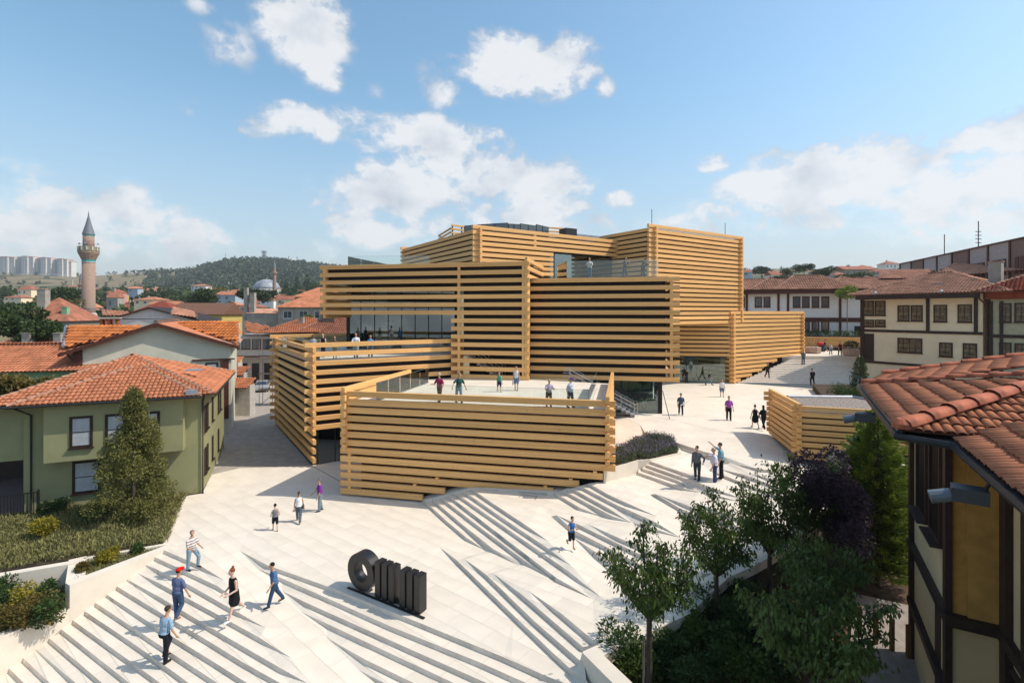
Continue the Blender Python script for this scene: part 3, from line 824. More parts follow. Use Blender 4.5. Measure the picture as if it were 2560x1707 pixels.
for s in (9.57, 14.02): MB().b2(s - .04, s + .04, .55, .67, 13.95, 17.0).build('mullion', M_FRAME, gz)
# -- recessed wall and entrance under the tower
RA = v2(13.6, 58.75)
w = wall(MUSEUM, O, RA, dS, [(0, 10.9, 6.15, 10.1)])
beams(w, 9.9, 8, .4786, .33, 0, 11.1)
gz = wall(MUSEUM, O, RA, dS, [(0, 10.75, 6.05, 6.15)], 'entrance_glazing', M_FRAME, yoff=.1, thick=.2)
for a, b in ((.1, 3.4), (3.45, 5.0), (5.05, 6.4), (6.45, 10.6)):
    MB().b2(a, b, .18, .2, 3.22, 6.05).build('pane', M_GLASSTINT, gz)
for s in (3.42, 5.02, 6.42): MB().b2(s - .04, s + .04, .14, .25, 3.2, 6.06).build('mullion', M_FRAME, gz)
MB().b2(0, 11, .4, 6.0, 3.16, 3.22).build('lobby_floor', mat('lobby_floor', (.42, .47, .42), .5), gz)
MB().b2(0, 11, 6.0, 6.2, 3.2, 6.1).build('lobby_back_wall', M_INNER, gz)
MB().b2(6.6, 10.4, 3.6, 3.75, 3.2, 6.0).build('lobby_partition', M_INNER, gz)
# -- long low wing beside the outdoor stair
WA = v2(24.7, 56.6); dW = v2(.848, .53); nW = v2(-.53, .848)
w = wall(MUSEUM, O, WA, dW, [(.1, 14.4, 3.0, 11.0)])
eW = {12: (-.35, 8.72), 13: (-.35, 6.59), 14: (-.35, 5.62), 15: (-.35, 3.6), 16: (-.35, 1.46)}
beams(w, 11.28, 17, .4786, .345, -.35, 14.76, eW)
spacers(w, [(8.0, 5.06, 5.2), (5.9, 4.58, 4.72), (4.9, 4.10, 4.24), (2.9, 3.62, 3.76), (.15, 3.2, 9.2)], wd=.2, t=.18)
w = wall(MUSEUM, O, WA, nW, [(.3, 8.0, 3.2, 11.0)], yoff=-.3)
beams(w, 11.04, 17, .4786, .33, -.38, 8)
w = wall(MUSEUM, O, at(WA, dW, 14.35), nW, [(.3, 8.0, 5.8, 11.0)], yoff=.3)
beams(w, 11.04, 12, .4786, .33, -.38, 8)
core('upper_volume', [at(WA, dW, .3, .42), at(WA, dW, 14.1, .42), at(WA, dW, 14.1, 8), at(WA, dW, .3, 8)], 3.0, 10.95, M_DARK)
# -- things on the high roof
w = wall(MUSEUM, O, at(UA, dT, 4.0, 13.0), nT, [], 'roof_screen')
for (ua, va, Ya, ub, vb, Yb, nb) in ((1096, 588, 62, 1129, 567.5, 56, 5), (1129, 567.5, 56, 1160, 564.5, 57, 4), (1354, 567, 60, 1408, 570, 61, 3)):
    a, b = PY(ua, va, Ya), PY(ub, vb, Yb); zt = max(a.z, b.z); dd = v2(b.x - a.x, b.y - a.y); L = dd.length; dd.normalize()
    w = wall(MUSEUM, O, v2(a.x, a.y), dd, [], 'roof_screen')
    beams(w, zt, nb, .42, .2, 0, L, t=.12)
    for s in (.2, L - .2): MB().b2(s - .06, s + .06, .1, .22, 18.0, zt - .1).build('post', M_FRAME, w)
M_MESH = glass_mat('dark_mesh', (.16, .17, .19), .08, rough=.3)
prev = None
for (u, v, Y) in ((1160, 566, 58), (1205, 562, 57), (1270, 560.5, 56), (1300, 560, 56.5), (1340, 562, 58), (1372, 566, 60)):
    q = PY(u, v, Y)
    if prev is not None:
        dd = v2(q.x - prev.x, q.y - prev.y); L = dd.length; ang = math.atan2(dd.y, dd.x)
        f = MB(); f.b2(0, L, -.02, .02, 0, .06); f.b2(0, .09, -.04, .04, -2.4, .05); f.b2(L / 2 - .04, L / 2 + .04, -.04, .04, -2.4, .05)
        fo = f.build('mesh_fence', M_FRAME, MUSEUM, (prev.x - O.x, prev.y - O.y, prev.z), ang)
        MB().b2(0, L, -.01, .01, -2.4, 0).build('mesh_panel', M_MESH, fo)
    prev = q
bx = PY(1420, 574, 60); MB().box((0, 0, -1), (1.6, 1.4, 2.1), .5).build('plant_box', M_BLACK, MUSEUM, (bx.x - O.x, bx.y - O.y, bx.z))
a, b = PY(1436, 584, 62), PY(1548, 583, 66)
MB().prism([(a.x - O.x, a.y - O.y), (b.x - O.x, b.y - O.y), (b.x - O.x - 3, b.y - O.y + 6), (a.x - O.x - 3, a.y - O.y + 5)], 19.0, a.z).build('roof_slab', M_GREYMETAL, MUSEUM)
MB().tube([(0, 0, 0), (0, 0, 1.6)], .03).build('lightning_rod', M_FRAME, MUSEUM, (TA.x + .6 - O.x, TA.y + .8 - O.y, 19.8))
c = at(TA, dT, 13, .3); MB().tube([(0, 0, 0), (0, 0, 1.8)], .03).build('lightning_rod', M_FRAME, MUSEUM, (c.x - O.x, c.y - O.y, 19.4))

# -- stairs by the terrace box (things of their own)
def straight_stair(name, label, p0, z0, p1, z1, width, n, m, rails=True, railm=None, group=None):
    """p0,z0 = top nosing, p1,z1 = foot, width to the left of the travel direction"""
    d = v2(p1[0] - p0[0], p1[1] - p0[1]); L = d.length; ang = math.atan2(d.y, d.x)
    t = thing(name, label, 'stairs', (p0[0], p0[1], z1), ang, group)
    r = (z0 - z1) / n
    for k in range(n):
        z = z0 - z1 - r * (k + 1) + r
        if k == n: break
        MB().b2(L * k / n, L * (k + 1) / n + .04, 0, width, z - r * .98, z - r + .12 * 0 + .0 if False else z - .02).build('step', m, t)
    if rails:
        rm = railm or M_STEEL
        for y in (.03, width - .03):
            tb = MB()
            for hgt in (1.0, .7, .4): tb.tube([(-.5, y, z0 - z1 + hgt), (0, y, z0 - z1 + hgt), (L, y, hgt), (L + .25, y, hgt)], .016, 5)
            for i in range(6):
                x = L * i / 5; zz = (z0 - z1) * (1 - i / 5); tb.tube([(x, y, zz), (x, y, zz + 1.0)], .016, 5)
            tb.tube([(L + .25, y, 0), (L + .25, y, 1.0)], .016, 5)
            tb.build('handrail', rm, t)
    return t
s0 = at(AS, dS, 3.4, -1.6); s1 = at(AS, dS, 8.4, -1.6)
straight_stair('outdoor_stair', 'dark steps with thin steel handrails going down beside the glazed corner', s0, 5.7, s1, 3.14, 1.25, 15, mat('grey_step', (.26, .27, .29), .6))
s0 = at(A4, d1, 13.2, .5); s1 = at(A4, d1, 16.2, .5)
straight_stair('terrace_stair', 'pale stone steps behind the timber beams between the two terraces', s0, 7.65, s1, 5.7, 1.2, 11, M_STONE)

# ------------------------------------------------------------------ pavilion
PAV_O = Vector((16.4, 28.9, 0))
PAV = thing('garden_pavilion', 'low timber beam pavilion with gravel roof beside the garden trees', 'pavilion', PAV_O[:])
PA = v2(16.4, 28.9); dP = v2(.947, -.321); nP = v2(.207, .978)
w = wall(PAV, PAV_O, PA, dP, [(.1, 7.0, 2.6, 5.4)], yoff=.2)
beams(w, 5.83, 9, .345, .25, -.35, 7.2, {7: (-.35, 1.42), 8: (-.35, 1.42)}, t=.2)
spacers(w, [(1.1, 5.83 - .345 * 7 - .1, 5.83 - .345 * 7), (1.1, 5.83 - .345 * 8 - .1, 5.83 - .345 * 8)], wd=.16)
w = wall(PAV, PAV_O, at(PA, dP, 0), nP, [(.3, 5.0, 2.75, 5.4)], yoff=-.34, thick=.1)
beams(w, 6.0, 9, .345, .25, -.3, 5.45, {}, t=.2)
w = wall(PAV, PAV_O, at(PA, nP, 5.3), dP, [(.3, 5.0, 2.9, 5.4)], yoff=-.3, thick=.1)
beams(w, 5.83, 8, .345, .25, -.25, .35, {0: (-.42, .5), 1: (-.42, .5)}, t=.2)
MB().b2(-.06, .06, -.06, .06, 0, .35).build('foot_post', M_FRAME, PAV, (at(PA, nP, 5.0).x - PAV_O.x + .15, at(PA, nP, 5.0).y - PAV_O.y, 2.6))
rp = [at(PA, dP, .25, .15), at(PA, dP, 6.9, .15), v2(23.6, 31.2), v2(22.7, 33.6), v2(18.0, 33.8)]
core('wall', [at(PA, dP, .6, .6), at(PA, dP, 6.9, .5), v2(23.3, 31.0), v2(22.4, 33.2), v2(18.3, 33.3)], 2.6, 5.35, M_DARK, PAV, PAV_O)
core('roof', rp, 5.36, 5.52, M_GREYMETAL, PAV, PAV_O)
cc = sum(rp, v2(0, 0)) / 5
core('gravel_bed', [cc + (p - cc) * .84 for p in rp], 5.522, 5.56, M_GRAVEL, PAV, PAV_O, kind='stuff')
for a, b in zip(rp, rp[1:] + rp[:1]):
    a2, b2_ = cc + (a - cc) * .9, cc + (b - cc) * .9
    MB().tube([(a2.x - PAV_O.x, a2.y - PAV_O.y, 5.6), (b2_.x - PAV_O.x, b2_.y - PAV_O.y, 5.6)], .09, 4).build('parapet', M_GREYMETAL, PAV)
# ------------------------------------------------------------------ garden walls, planters and beds
M_SOIL = mat('soil', (.085, .06, .04), .95, var=.35, scale=5, bump=.8, bscale=12)
def wallthing(name, label, pts, zb, zt, cat='wall', m=None, group=None):
    """pts plan polygon"""
    c = sum((v2(*p[:2]) for p in pts), v2(0, 0)) / len(pts)
    o = MB().prism([(p[0] - c.x, p[1] - c.y) for p in pts], zb, zt).build(name, m or M_WALLSTONE, None, (c.x, c.y, 0))
    o['label'] = label; o['category'] = cat
    if group: o['group'] = group
    return o
def strip(pts, wdt, side=1):
    """polygon: line of plan points thickened to one side"""
    pts = [v2(*p[:2]) for p in pts]; off = []
    for i, p in enumerate(pts):
        d = (pts[min(i + 1, len(pts) - 1)] - pts[max(i - 1, 0)]).normalized()
        off.append(p + v2(-d.y, d.x) * wdt * side)
    return pts + off[::-1]
# left stair wall: upper part level with the plaza, lower part a step down
WL = v2(.485, .874)
pA = v2(-16.39, 23.74) + WL * .55
pB = W3A + W3D * 3.55
pC = W3A + W3D * 10.5
wallthing('stair_wall', 'white stone wall along the top of the wide steps in front of the upper bed', strip([pA, pB], .42, -1), -3.2, .02)
wallthing('stair_wall', 'lower white stone wall beside the wide steps at the bottom left corner', strip([pB - WL * .003, pC], .42, -1), -3.9, -.93)
# cross wall between the lower corner bed and the narrow bed
q0 = P(176, 1521 - 66, .02); 
cw = [v2(*P(207, 1395, .1)[:2]), v2(*P(0, 1430, .1)[:2]), v2(*P(-160, 1458, .1)[:2])]
wallthing('bed_wall', 'long low white wall between the grassy bed and the corner bed', strip(cw, .35, 1), -2.2, .08)
cx = [pB + v2(-.874, .485) * .43 + WL * .02, v2(*P(172, 1400, .02)[:2])]
wallthing('bed_wall', 'short white wall dividing the two lower planting beds', strip(cx, .62, -1), -2.2, .04)
cw2 = [v2(*P(418, 1361, .04)[:2]), v2(*P(215, 1394, .08)[:2])]
wallthing('bed_kerb', 'thin white kerb behind the narrow bed beside the steps', strip(cw2, .22, -1), -1, .045)
def bed(label, pts, z, name='soil_bed'):
    c = sum((v2(*p[:2]) for p in pts), v2(0, 0)) / len(pts)
    o = MB().prism([(p[0] - c.x, p[1] - c.y) for p in pts], z - 2.5, z).build(name, M_SOIL, None, (c.x, c.y, 0)); o['kind'] = 'structure'
    return o
# upper bed in front of the green house
UB = [P(418,1359,.0), P(466,1239,0), P(500,1233.5,0), P(60,1290,0), P(-260,1340,0), P(-260,1475,.0), P(0,1429,0), P(207,1394,0)]
bed('', UB, .035)
bed('', [(-19.9, 31.4), (-27.2, 28.2), (-34, 24), (-34, 40), (-27, 48), (-26.6, 47.0)], -.02)
MB_k = strip([P(418,1359,0), P(466,1239,0)], .16, 1)
wallthing('bed_kerb', 'thin pale kerb along the right edge of the grassy bed', MB_k, -.3, .06)
# narrow bed and lower corner bed
nb = [pA + v2(-.874, .485) * .42, pB + v2(-.874, .485) * .42 + WL * .3, v2(*P(207,1396,.0)[:2]), v2(*P(418,1362,.0)[:2])]
bed('', nb, -.12)
lb = [pB + v2(-.874, .485) * .42, pC + v2(-.874, .485) * .42, v2(-29, 14), v2(-27, 22), v2(*P(0,1431,0)[:2]), v2(*P(207,1397,0)[:2])]
bed('', lb, -1.08)
# lavender planter beside the terrace box
LP = [P(1509,1207,1.94), P(1560,1192.5,1.94), P(1595,1181,1.95), P(1626,1153,2.56), P(1704,1129,2.72), P(1690,1100,2.72), P(1618,1083.5,2.9)]
LP = [v2(p.x, p.y) for p in LP] + [v2(*at(A1, d1, 16.3, 3.6))]
wallthing('planter', 'low white stone planter full of lavender beside the terrace box', LP, .6, 2.66, 'planter')
LPc = sum(LP, v2(0, 0)) / len(LP)
LPi = [LPc + (p - LPc) * .90 for p in LP]
bed('', [(p.x, p.y) for p in LPi], 2.70)
# garden wall: flush with the plaza, dark drop into the garden behind
gw_uv = [(1457,1629,.68),(1495.7,1611.5,.68),(1602.8,1559.7,.84),(1695,1516,1.07),(1745.6,1469,1.32),(1791,1430.3,1.52),(1863,1398,1.7),(1930,1361.5,1.88),(2004,1304,2.1),(2049,1240,2.25)]
gw_p = [P(*t) for t in gw_uv]
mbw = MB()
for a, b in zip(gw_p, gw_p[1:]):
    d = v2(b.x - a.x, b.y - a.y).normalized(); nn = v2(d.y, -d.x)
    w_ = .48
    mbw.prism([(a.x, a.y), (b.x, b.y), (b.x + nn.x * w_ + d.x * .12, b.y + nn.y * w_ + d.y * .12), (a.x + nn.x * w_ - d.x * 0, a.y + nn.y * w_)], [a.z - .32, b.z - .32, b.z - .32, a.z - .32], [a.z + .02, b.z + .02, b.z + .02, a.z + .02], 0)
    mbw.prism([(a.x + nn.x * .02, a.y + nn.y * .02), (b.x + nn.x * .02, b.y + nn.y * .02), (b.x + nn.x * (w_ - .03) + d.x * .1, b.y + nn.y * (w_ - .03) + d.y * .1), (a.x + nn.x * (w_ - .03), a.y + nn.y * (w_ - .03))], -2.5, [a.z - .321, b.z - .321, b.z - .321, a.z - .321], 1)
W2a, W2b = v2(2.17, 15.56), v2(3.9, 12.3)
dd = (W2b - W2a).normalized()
ow = mbw.build('garden_wall', [M_WALLSTONE, mat('garden_wall_shaded_cladding', (.075, .06, .045), .9, var=.3)], None, (0, 0, 0)); ow['label'] = 'long white stone wall edging the plaza above the shaded garden'; ow['category'] = 'wall'  # lower face: dark cladding colour with the shade of the trees mixed in
wallthing('garden_wall', 'white stone wall end coming towards the viewer at the bottom centre', strip([W2a, W2b], .5, 1), -2.6, .705)
# white wall beside the pavilion
wa, wb, wc = P(2049, 1113, 3.55), P(2170, 1150, 3.3), P(2300, 1200, 3.1)
wallthing('garden_wall', 'white stone wall running from the pavilion corner behind the trees', strip([v2(wa.x, wa.y), v2(wb.x, wb.y), v2(wc.x, wc.y)], .45, 1), 1.2, 3.5)
# garden floor
def garden_z(y): return .2 - (18.5 - y) * .15
gf = MB(); gpts = [(p.x + .2, p.y - .2) for p in gw_p] + [(24, 29), (34, 26), (20, 4), (4.2, 10)]; gf.prism(gpts, -3.6, [garden_z(p[1]) for p in gpts])
og = gf.build('garden_ground', mat('garden_soil', (.10, .062, .036), .95, var=.4, scale=2, bump=.9, bscale=6), kind='structure')
ppts = [(9.2, 8), (9.6, 12.5), (11.4, 17.0), (13.2, 19.4), (15.2, 18.6), (12.4, 13), (11.5, 8)]
pth = MB().prism(ppts, -3, [garden_z(p[1]) + .05 for p in ppts]).build('garden_path', mat('path_stone', (.30, .26, .23), .9, scale=4), kind='structure')

# ------------------------------------------------------------------ wide outdoor stair between the wing and the upper court
M_STEPW = mat('warm_step_stone', (.72, .65, .56), .8, var=.08, obj_var=.03)
SB = thing('outdoor_stair', 'very wide shallow stone stair climbing beside the long timber wing', 'stairs', (26, 57, 3.2))
dR = v2(.551, -.834)
c0 = v2(25.3, 56.2)                       # bottom corner by the wing
n_st = 17
for k in range(n_st):
    f0 = k / n_st
    run = 13.2
    s = .25 + run * f0; s2 = .25 + run
    broad = .0
    a = c0 + dW * s; e = c0 + dW * (s2 + 22)
    a2 = a + dR * 19; e2 = e + dR * 19
    q = v2(.985, -.17)
    # tread edge runs to the right, nearly parallel to the picture
    a = c0 + dW * s + nW * .3; b = a + q * 30
    a_far = c0 + dW * 40 + nW * .3; b_far = b + v2(10, 60)
    z1 = 3.2 + (k + 1) * (5.8 - 3.2) / n_st
    m = MB(); m.prism([(a.x - 26, a.y - 57), (b.x - 26, b.y - 57), (b.x + 14 - 26, b.y + 30 - 57), (a.x + dW.x * 24 - 26, a.y + dW.y * 24 - 57)], -.5 if k == 0 else z1 - .16 - 3.2 - .02, z1 - 3.2)
    m.build('step', M_STEPW, SB)
ct = MB().prism([(33, 62.6), (75, 55), (80, 96), (30, 96)], 5.0, 5.805).build('upper_court', M_STONE, kind='structure')

# picket posts along the garden path
for i in range(5):
    q = P(2148 + i * 41, 1588 + i * 14, .1)
    o = MB().box((0, 0, .55), (.11, .11, 1.1)).build('fence_post', mat('brown_post', (.16, .08, .03), .8), None, (q.x, q.y, garden_z(q.y))); o['label'] = ['first', 'second', 'third', 'fourth', 'fifth'][i] + ' low brown post from the left along the shaded garden path'; o['category'] = 'post'; o['group'] = 'posts along the garden path'
# yard at the left of the green house: shaded paving, dark wall and gate
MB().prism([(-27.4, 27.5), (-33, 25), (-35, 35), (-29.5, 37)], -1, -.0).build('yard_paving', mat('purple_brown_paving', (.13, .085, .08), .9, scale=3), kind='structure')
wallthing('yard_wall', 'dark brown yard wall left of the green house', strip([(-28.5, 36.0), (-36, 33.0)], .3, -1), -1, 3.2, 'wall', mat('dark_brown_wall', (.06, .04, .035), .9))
gt = thing('iron_gate', 'black iron gate and railing left of the green house', 'gate', (P(20, 1300, 0).x, P(20, 1300, 0).y, 0), .35)
gm = MB()
for i in range(14): gm.b2(i * .14 - .6, i * .14 - .57, -.015, .015, 0, 1.35)
gm.b2(-.62, 1.3, -.02, .02, 1.33, 1.38); gm.b2(-.62, 1.3, -.02, .02, .1, .15)
gm.build('bars', M_BLACK, gt)
for x in (-.65, 1.3): MB().b2(x - .04, x + .04, -.04, .04, 0, 1.5).build('post', M_BLACK, gt)
# ------------------------------------------------------------------ houses
def tile_mat(name, col, var=.22):
    return mat(name, col, .95, var=var, scale=1.1, obj_var=.16, bump=.3, bscale=30, spec=.12)
M_TILE = tile_mat('clay_tile', (.52, .20, .105))
M_TILE_OLD = tile_mat('old_clay_tile', (.33, .135, .085))
M_TILE_DARK = tile_mat('dark_red_tile', (.27, .07, .045))
M_TILE_PALE = tile_mat('pale_clay_tile', (.58, .30, .20))
M_RIDGE = mat('ridge_mortar', (.42, .22, .145), .9, var=.25, scale=4)
M_BROWNWOOD = mat('dark_brown_wood', (.035, .018, .013), .6, var=.3, scale=6)
M_REDWOOD = mat('red_brown_wood', (.10, .032, .018), .6, var=.25, scale=6)
M_PANE = mat('window_pane', (.10, .12, .135), .08, spec=.8, var=.3, scale=.8)
M_BLIND = mat('window_blind', (.42, .44, .46), .5, var=.1)
M_LEAD = mat('lead_flashing', (.33, .37, .42), .5, metal=.3)
M_GUTTER = mat('dark_gutter', (.025, .027, .03), .45)
M_CONC = mat('grey_render', (.38, .35, .30), .95, var=.15, scale=1.2)
TILE_ME = {}
def tile_mesh(w, l, m, seg=5, taper=.86, over=1.16):
    k = (w, l, m.name, seg)
    if k in TILE_ME: return TILE_ME[k]
    mb = MB(); n = seg; r = w * .52
    vs = []
    for j, (y, rr, zz) in enumerate(((0, r, .055), (l * over, r * taper, .012))):
        for i in range(n + 1):
            a = math.pi * i / n; vs.append((math.cos(a) * rr, y, math.sin(a) * rr * .62 + zz))
    for i in range(n + 1):
        a = math.pi * i / n; vs.append((math.cos(a) * r * .86, .0, math.sin(a) * r * .62 * .80 + .05))
    fs = [(i, i + 1, n + 2 + i, n + 1 + i) for i in range(n)] + [(i + 1, i, 2 * (n + 1) + i, 2 * (n + 1) + i + 1) for i in range(n)]
    mb.add(vs, fs)
    TILE_ME[k] = (mb.mesh('roof_tile', m, True), vs, fs)
    return TILE_ME[k]
def pt_in(p, poly): return inside(p, poly)
def tile_plane(root, poly, w, l, m, singles=None, seg=5, jitter=.006, holes=0.0, under=True, clip=None):
    """poly: 3D points, first two are the eave left to right (seen from outside); rows of barrel tiles climb from it.
    singles: list that collects (world matrix, mesh) for tiles that become objects; the rest is joined"""
    a, b = poly[0], poly[1]
    ex = (b - a).normalized(); nrm = None
    for c in poly[2:]:
        t = ex.cross(c - a)
        if t.length > 1e-4: nrm = t.normalized(); break
    ey = nrm.cross(ex)
    q = [((p - a).dot(ex), (p - a).dot(ey)) for p in (clip or poly)]
    if under:
        mu = MB(); mu.poly([p - nrm * .01 for p in (clip or poly)]); mu.build('roof_base', M_TILE_OLD if m is not M_TILE_OLD else M_TILE_DARK, root)
    s0, s1 = min(x for x, y in q), max(x for x, y in q); t1 = max(y for x, y in q)
    me, vs, fs = tile_mesh(w, l, m, seg)
    VS = np.array(vs); mats_ = []
    nx_, ny_ = int((s1 - s0) / w) + 1, int(t1 / l) + 1
    for j in range(ny_):
        for i in range(nx_):
            s = s0 + (i + .5) * w; t = j * l
            if not pt_in((s, min(t + l * .5, t1 - .01) if j else l * .3), q): continue
            if holes and random.random() < holes: continue
            th = random.uniform(-.03, .03)
            X = ex * math.cos(th) + ey * math.sin(th); Y = ey * math.cos(th) - ex * math.sin(th)
            o = a + ex * (s + random.uniform(-jitter, jitter)) + ey * (t - .05 + random.uniform(-jitter, jitter) * 2) + nrm * random.uniform(0, jitter)
            M = Matrix(((X.x, Y.x, nrm.x, o.x), (X.y, Y.y, nrm.y, o.y), (X.z, Y.z, nrm.z, o.z), (0, 0, 0, 1)))
            mats_.append(M)
    if singles is not None:
        singles.extend((M, me, root, VS, fs, m) for M in mats_); return
    join_tiles(mats_, VS, fs, m, root)
def join_tiles(mats_, VS, fs, m, root, name='roof_tiles'):
    if not mats_: return
    n = len(VS); H = np.hstack([VS, np.ones((n, 1))])
    arr = np.array([np.array(M) for M in mats_])
    W = np.einsum('kij,nj->kni', arr, H)[:, :, :3].reshape(-1, 3)
    F_ = (np.array(fs)[None] + (np.arange(len(mats_)) * n)[:, None, None]).reshape(-1, 4)
    me = bpy.data.meshes.new(name); me.from_pydata(W.tolist(), [], F_.tolist()); me.materials.append(m)
    me.polygons.foreach_set('use_smooth', [True] * len(me.polygons)); me.update()
    put(me, name, root, kind='stuff')
def finish_singles(S, root, limit=300):
    """the tiles that show largest become objects of their own, the rest one mesh"""
    base = root.matrix_world.copy() if False else Matrix.Translation(root.location) @ Matrix.Rotation(root.rotation_euler.z, 4, 'Z')
    def key(t):
        p = (base @ t[0]).translation
        u = 1280 + F * p.x / max(p.y, .1); v = VH + (HC - p.z) * F / max(p.y, .1)
        return p.length_squared + (0 if (-30 < u < 2590 and v < 1740) else 1e6)
    S.sort(key=key)
    for M, me, r, VS, fs, m in S[:limit]: put(me, 'roof_tile', root, M=M)
    by = {}
    for t in S[limit:]: by.setdefault(id(t[1]), []).append(t)
    for ts in by.values(): join_tiles([t[0] for t in ts], ts[0][3], ts[0][4], ts[0][5], root)
def ridge_caps(root, p, q, r, m, l=.42, objs=True, taper=.85):
    d = q - p; L = d.length; d = d.normalized(); n = max(1, int(L / l))
    a = d.cross(Vector((0, 0, 1))).normalized(); up = a.cross(d)
    mb = MB(); seg = 6; vs = []
    for (y, rr, dz) in ((-.02, r, .035), (l * .12, r * 1.08, .03), (L / n * 1.12, r * taper, 0)):
        for i in range(seg + 1):
            an = math.pi * i / seg; vs.append((math.cos(an) * rr, y, math.sin(an) * rr * .8 + dz))
    mb.add(vs, [(j * (seg + 1) + i, j * (seg + 1) + i + 1, (j + 1) * (seg + 1) + i + 1, (j + 1) * (seg + 1) + i) for j in range(2) for i in range(seg)])
    me = mb.mesh('ridge_tile', m, True); ms = []
    for i in range(n):
        o = p + d * (L * i / n) + up * random.uniform(-.01, .012)
        M = Matrix(((a.x, d.x, up.x, o.x), (a.y, d.y, up.y, o.y), (a.z, d.z, up.z, o.z), (0, 0, 0, 1)))
        ms.append(M)
        if objs: put(me, 'ridge_tile', root, M=M)
    if not objs: join_tiles(ms, np.array(vs), [(j * (seg + 1) + i, j * (seg + 1) + i + 1, (j + 1) * (seg + 1) + i + 1, (j + 1) * (seg + 1) + i) for j in range(2) for i in range(seg)], m, root, 'ridge_tiles')
def window(root, x, z, w, h, y=0.0, face=0.0, fr=M_BROWNWOOD, pane=M_PANE, grid=(1, 2), fw=.09, sill=True, depth=.12, off=(0, 0)):
    """a framed sash on a wall; face: rotation of the wall about z; (x, z) = lower left corner along that wall"""
    m = MB(); d0, d1_ = -.05, depth
    for a in (0, w - fw): m.b2(a, a + fw, d0, d1_ - .05, 0, h)
    m.b2(fw, w - fw, d0, d1_ - .05, 0, fw); m.b2(fw, w - fw, d0, d1_ - .05, h - fw, h)
    c, s = math.cos(face), math.sin(face)
    o = m.build('window', fr, root, (off[0] + x * c - y * s, off[1] + x * s + y * c, z), face)
    MB().b2(fw, w - fw, -.020, -.006, fw, h - fw).build('pane', pane, o)
    if grid != (1, 1):
        g_ = MB()
        for i in range(1, grid[0]): g_.b2(w * i / grid[0] - .02, w * i / grid[0] + .02, -.040, -.0202, fw, h - fw)
        for j in range(1, grid[1]): g_.b2(fw, w - fw, -.044, -.0204, h * j / grid[1] - .02, h * j / grid[1] + .02)
        g_.build('sash_bar', fr, o)
    if sill: MB().b2(-.06, w + .06, -.14, .02, -.06, 0).build('sill', fr, o)
    return o
def hip_roof(root, W, D, z, rise, over, m, tw=None, tl=None, ridge=None, x0=0, y0=0, tiles=True, singles=None, gable=False, eave_m=M_BROWNWOOD, axis='x', caps=True):
    """roof over the local rectangle (x0..x0+W, y0..y0+D)"""
    xa, xb, ya, yb = x0 - over, x0 + W + over, y0 - over, y0 + D + over
    ww, dd_ = xb - xa, yb - ya
    V3 = lambda x, y, zz: Vector((x, y, zz))
    if axis == 'x':
        ins = 0 if gable else min(dd_ / 2, ww / 2 - .05)
        r0, r1 = V3(xa + ins, (ya + yb) / 2, z + rise), V3(xb - ins, (ya + yb) / 2, z + rise)
        planes = [[V3(xa, ya, z), V3(xb, ya, z), r1, r0], [V3(xb, yb, z), V3(xa, yb, z), r0, r1]]
        if not gable: planes += [[V3(xb, ya, z), V3(xb, yb, z), r1], [V3(xa, yb, z), V3(xa, ya, z), r0]]
    else:
        ins = 0 if gable else min(ww / 2, dd_ / 2 - .05)
        r0, r1 = V3((xa + xb) / 2, ya + ins, z + rise), V3((xa + xb) / 2, yb - ins, z + rise)
        planes = [[V3(xb, ya, z), V3(xb, yb, z), r1, r0], [V3(xa, yb, z), V3(xa, ya, z), r0, r1]]
        if not gable: planes += [[V3(xa, ya, z), V3(xb, ya, z), r0], [V3(xb, yb, z), V3(xa, yb, z), r1]]
    mb = MB()
    allp = [p for pl in planes for p in pl]
    for pl in planes:
        mb.poly(pl)
    # underside
    mb.poly([V3(xa, yb, z), V3(xb, yb, z), V3(xb, ya, z), V3(xa, ya, z)])
    if gable:
        if axis == 'x': mb.poly([V3(xb, ya, z), V3(xb, yb, z), r1]); mb.poly([V3(xa, yb, z), V3(xa, ya, z), r0])
        else: mb.poly([V3(xa, ya, z), V3(xb, ya, z), r0]); mb.poly([V3(xb, yb, z), V3(xa, yb, z), r1])
    roof = mb.build('roof', m, root)
    if tiles and tw:
        for pl in planes: tile_plane(root, [p + Vector((0, 0, .012)) for p in pl], tw, tl, m, singles, seg=4, under=False)
        if caps:
            ridge_caps(root, r0, r1, tw * .62, M_RIDGE, objs=False)
            if not gable:
                for pl in planes[:2]:
                    ridge_caps(root, pl[0] + Vector((0, 0, .03)), pl[3], tw * .55, M_RIDGE, objs=False)
                    ridge_caps(root, pl[1] + Vector((0, 0, .03)), pl[2], tw * .55, M_RIDGE, objs=False)
    return roof
def walls(root, W, D, z0, z1, m, x0=0, y0=0, name='wall'):
    return MB().b2(x0, x0 + W, y0, y0 + D, z0, z1).build(name, m, root)
def chimney(root, x, y, z0, z1, m=M_CONC, w=.55, capm=None):
    o = MB().b2(x - w / 2, x + w / 2, y - w / 2, y + w / 2, z0, z1).build('chimney', m, root)
    MB().b2(x - w / 2 - .06, x + w / 2 + .06, y - w / 2 - .06, y + w / 2 + .06, z1, z1 + .09).build('chimney_cap', capm or m, o)
    return o

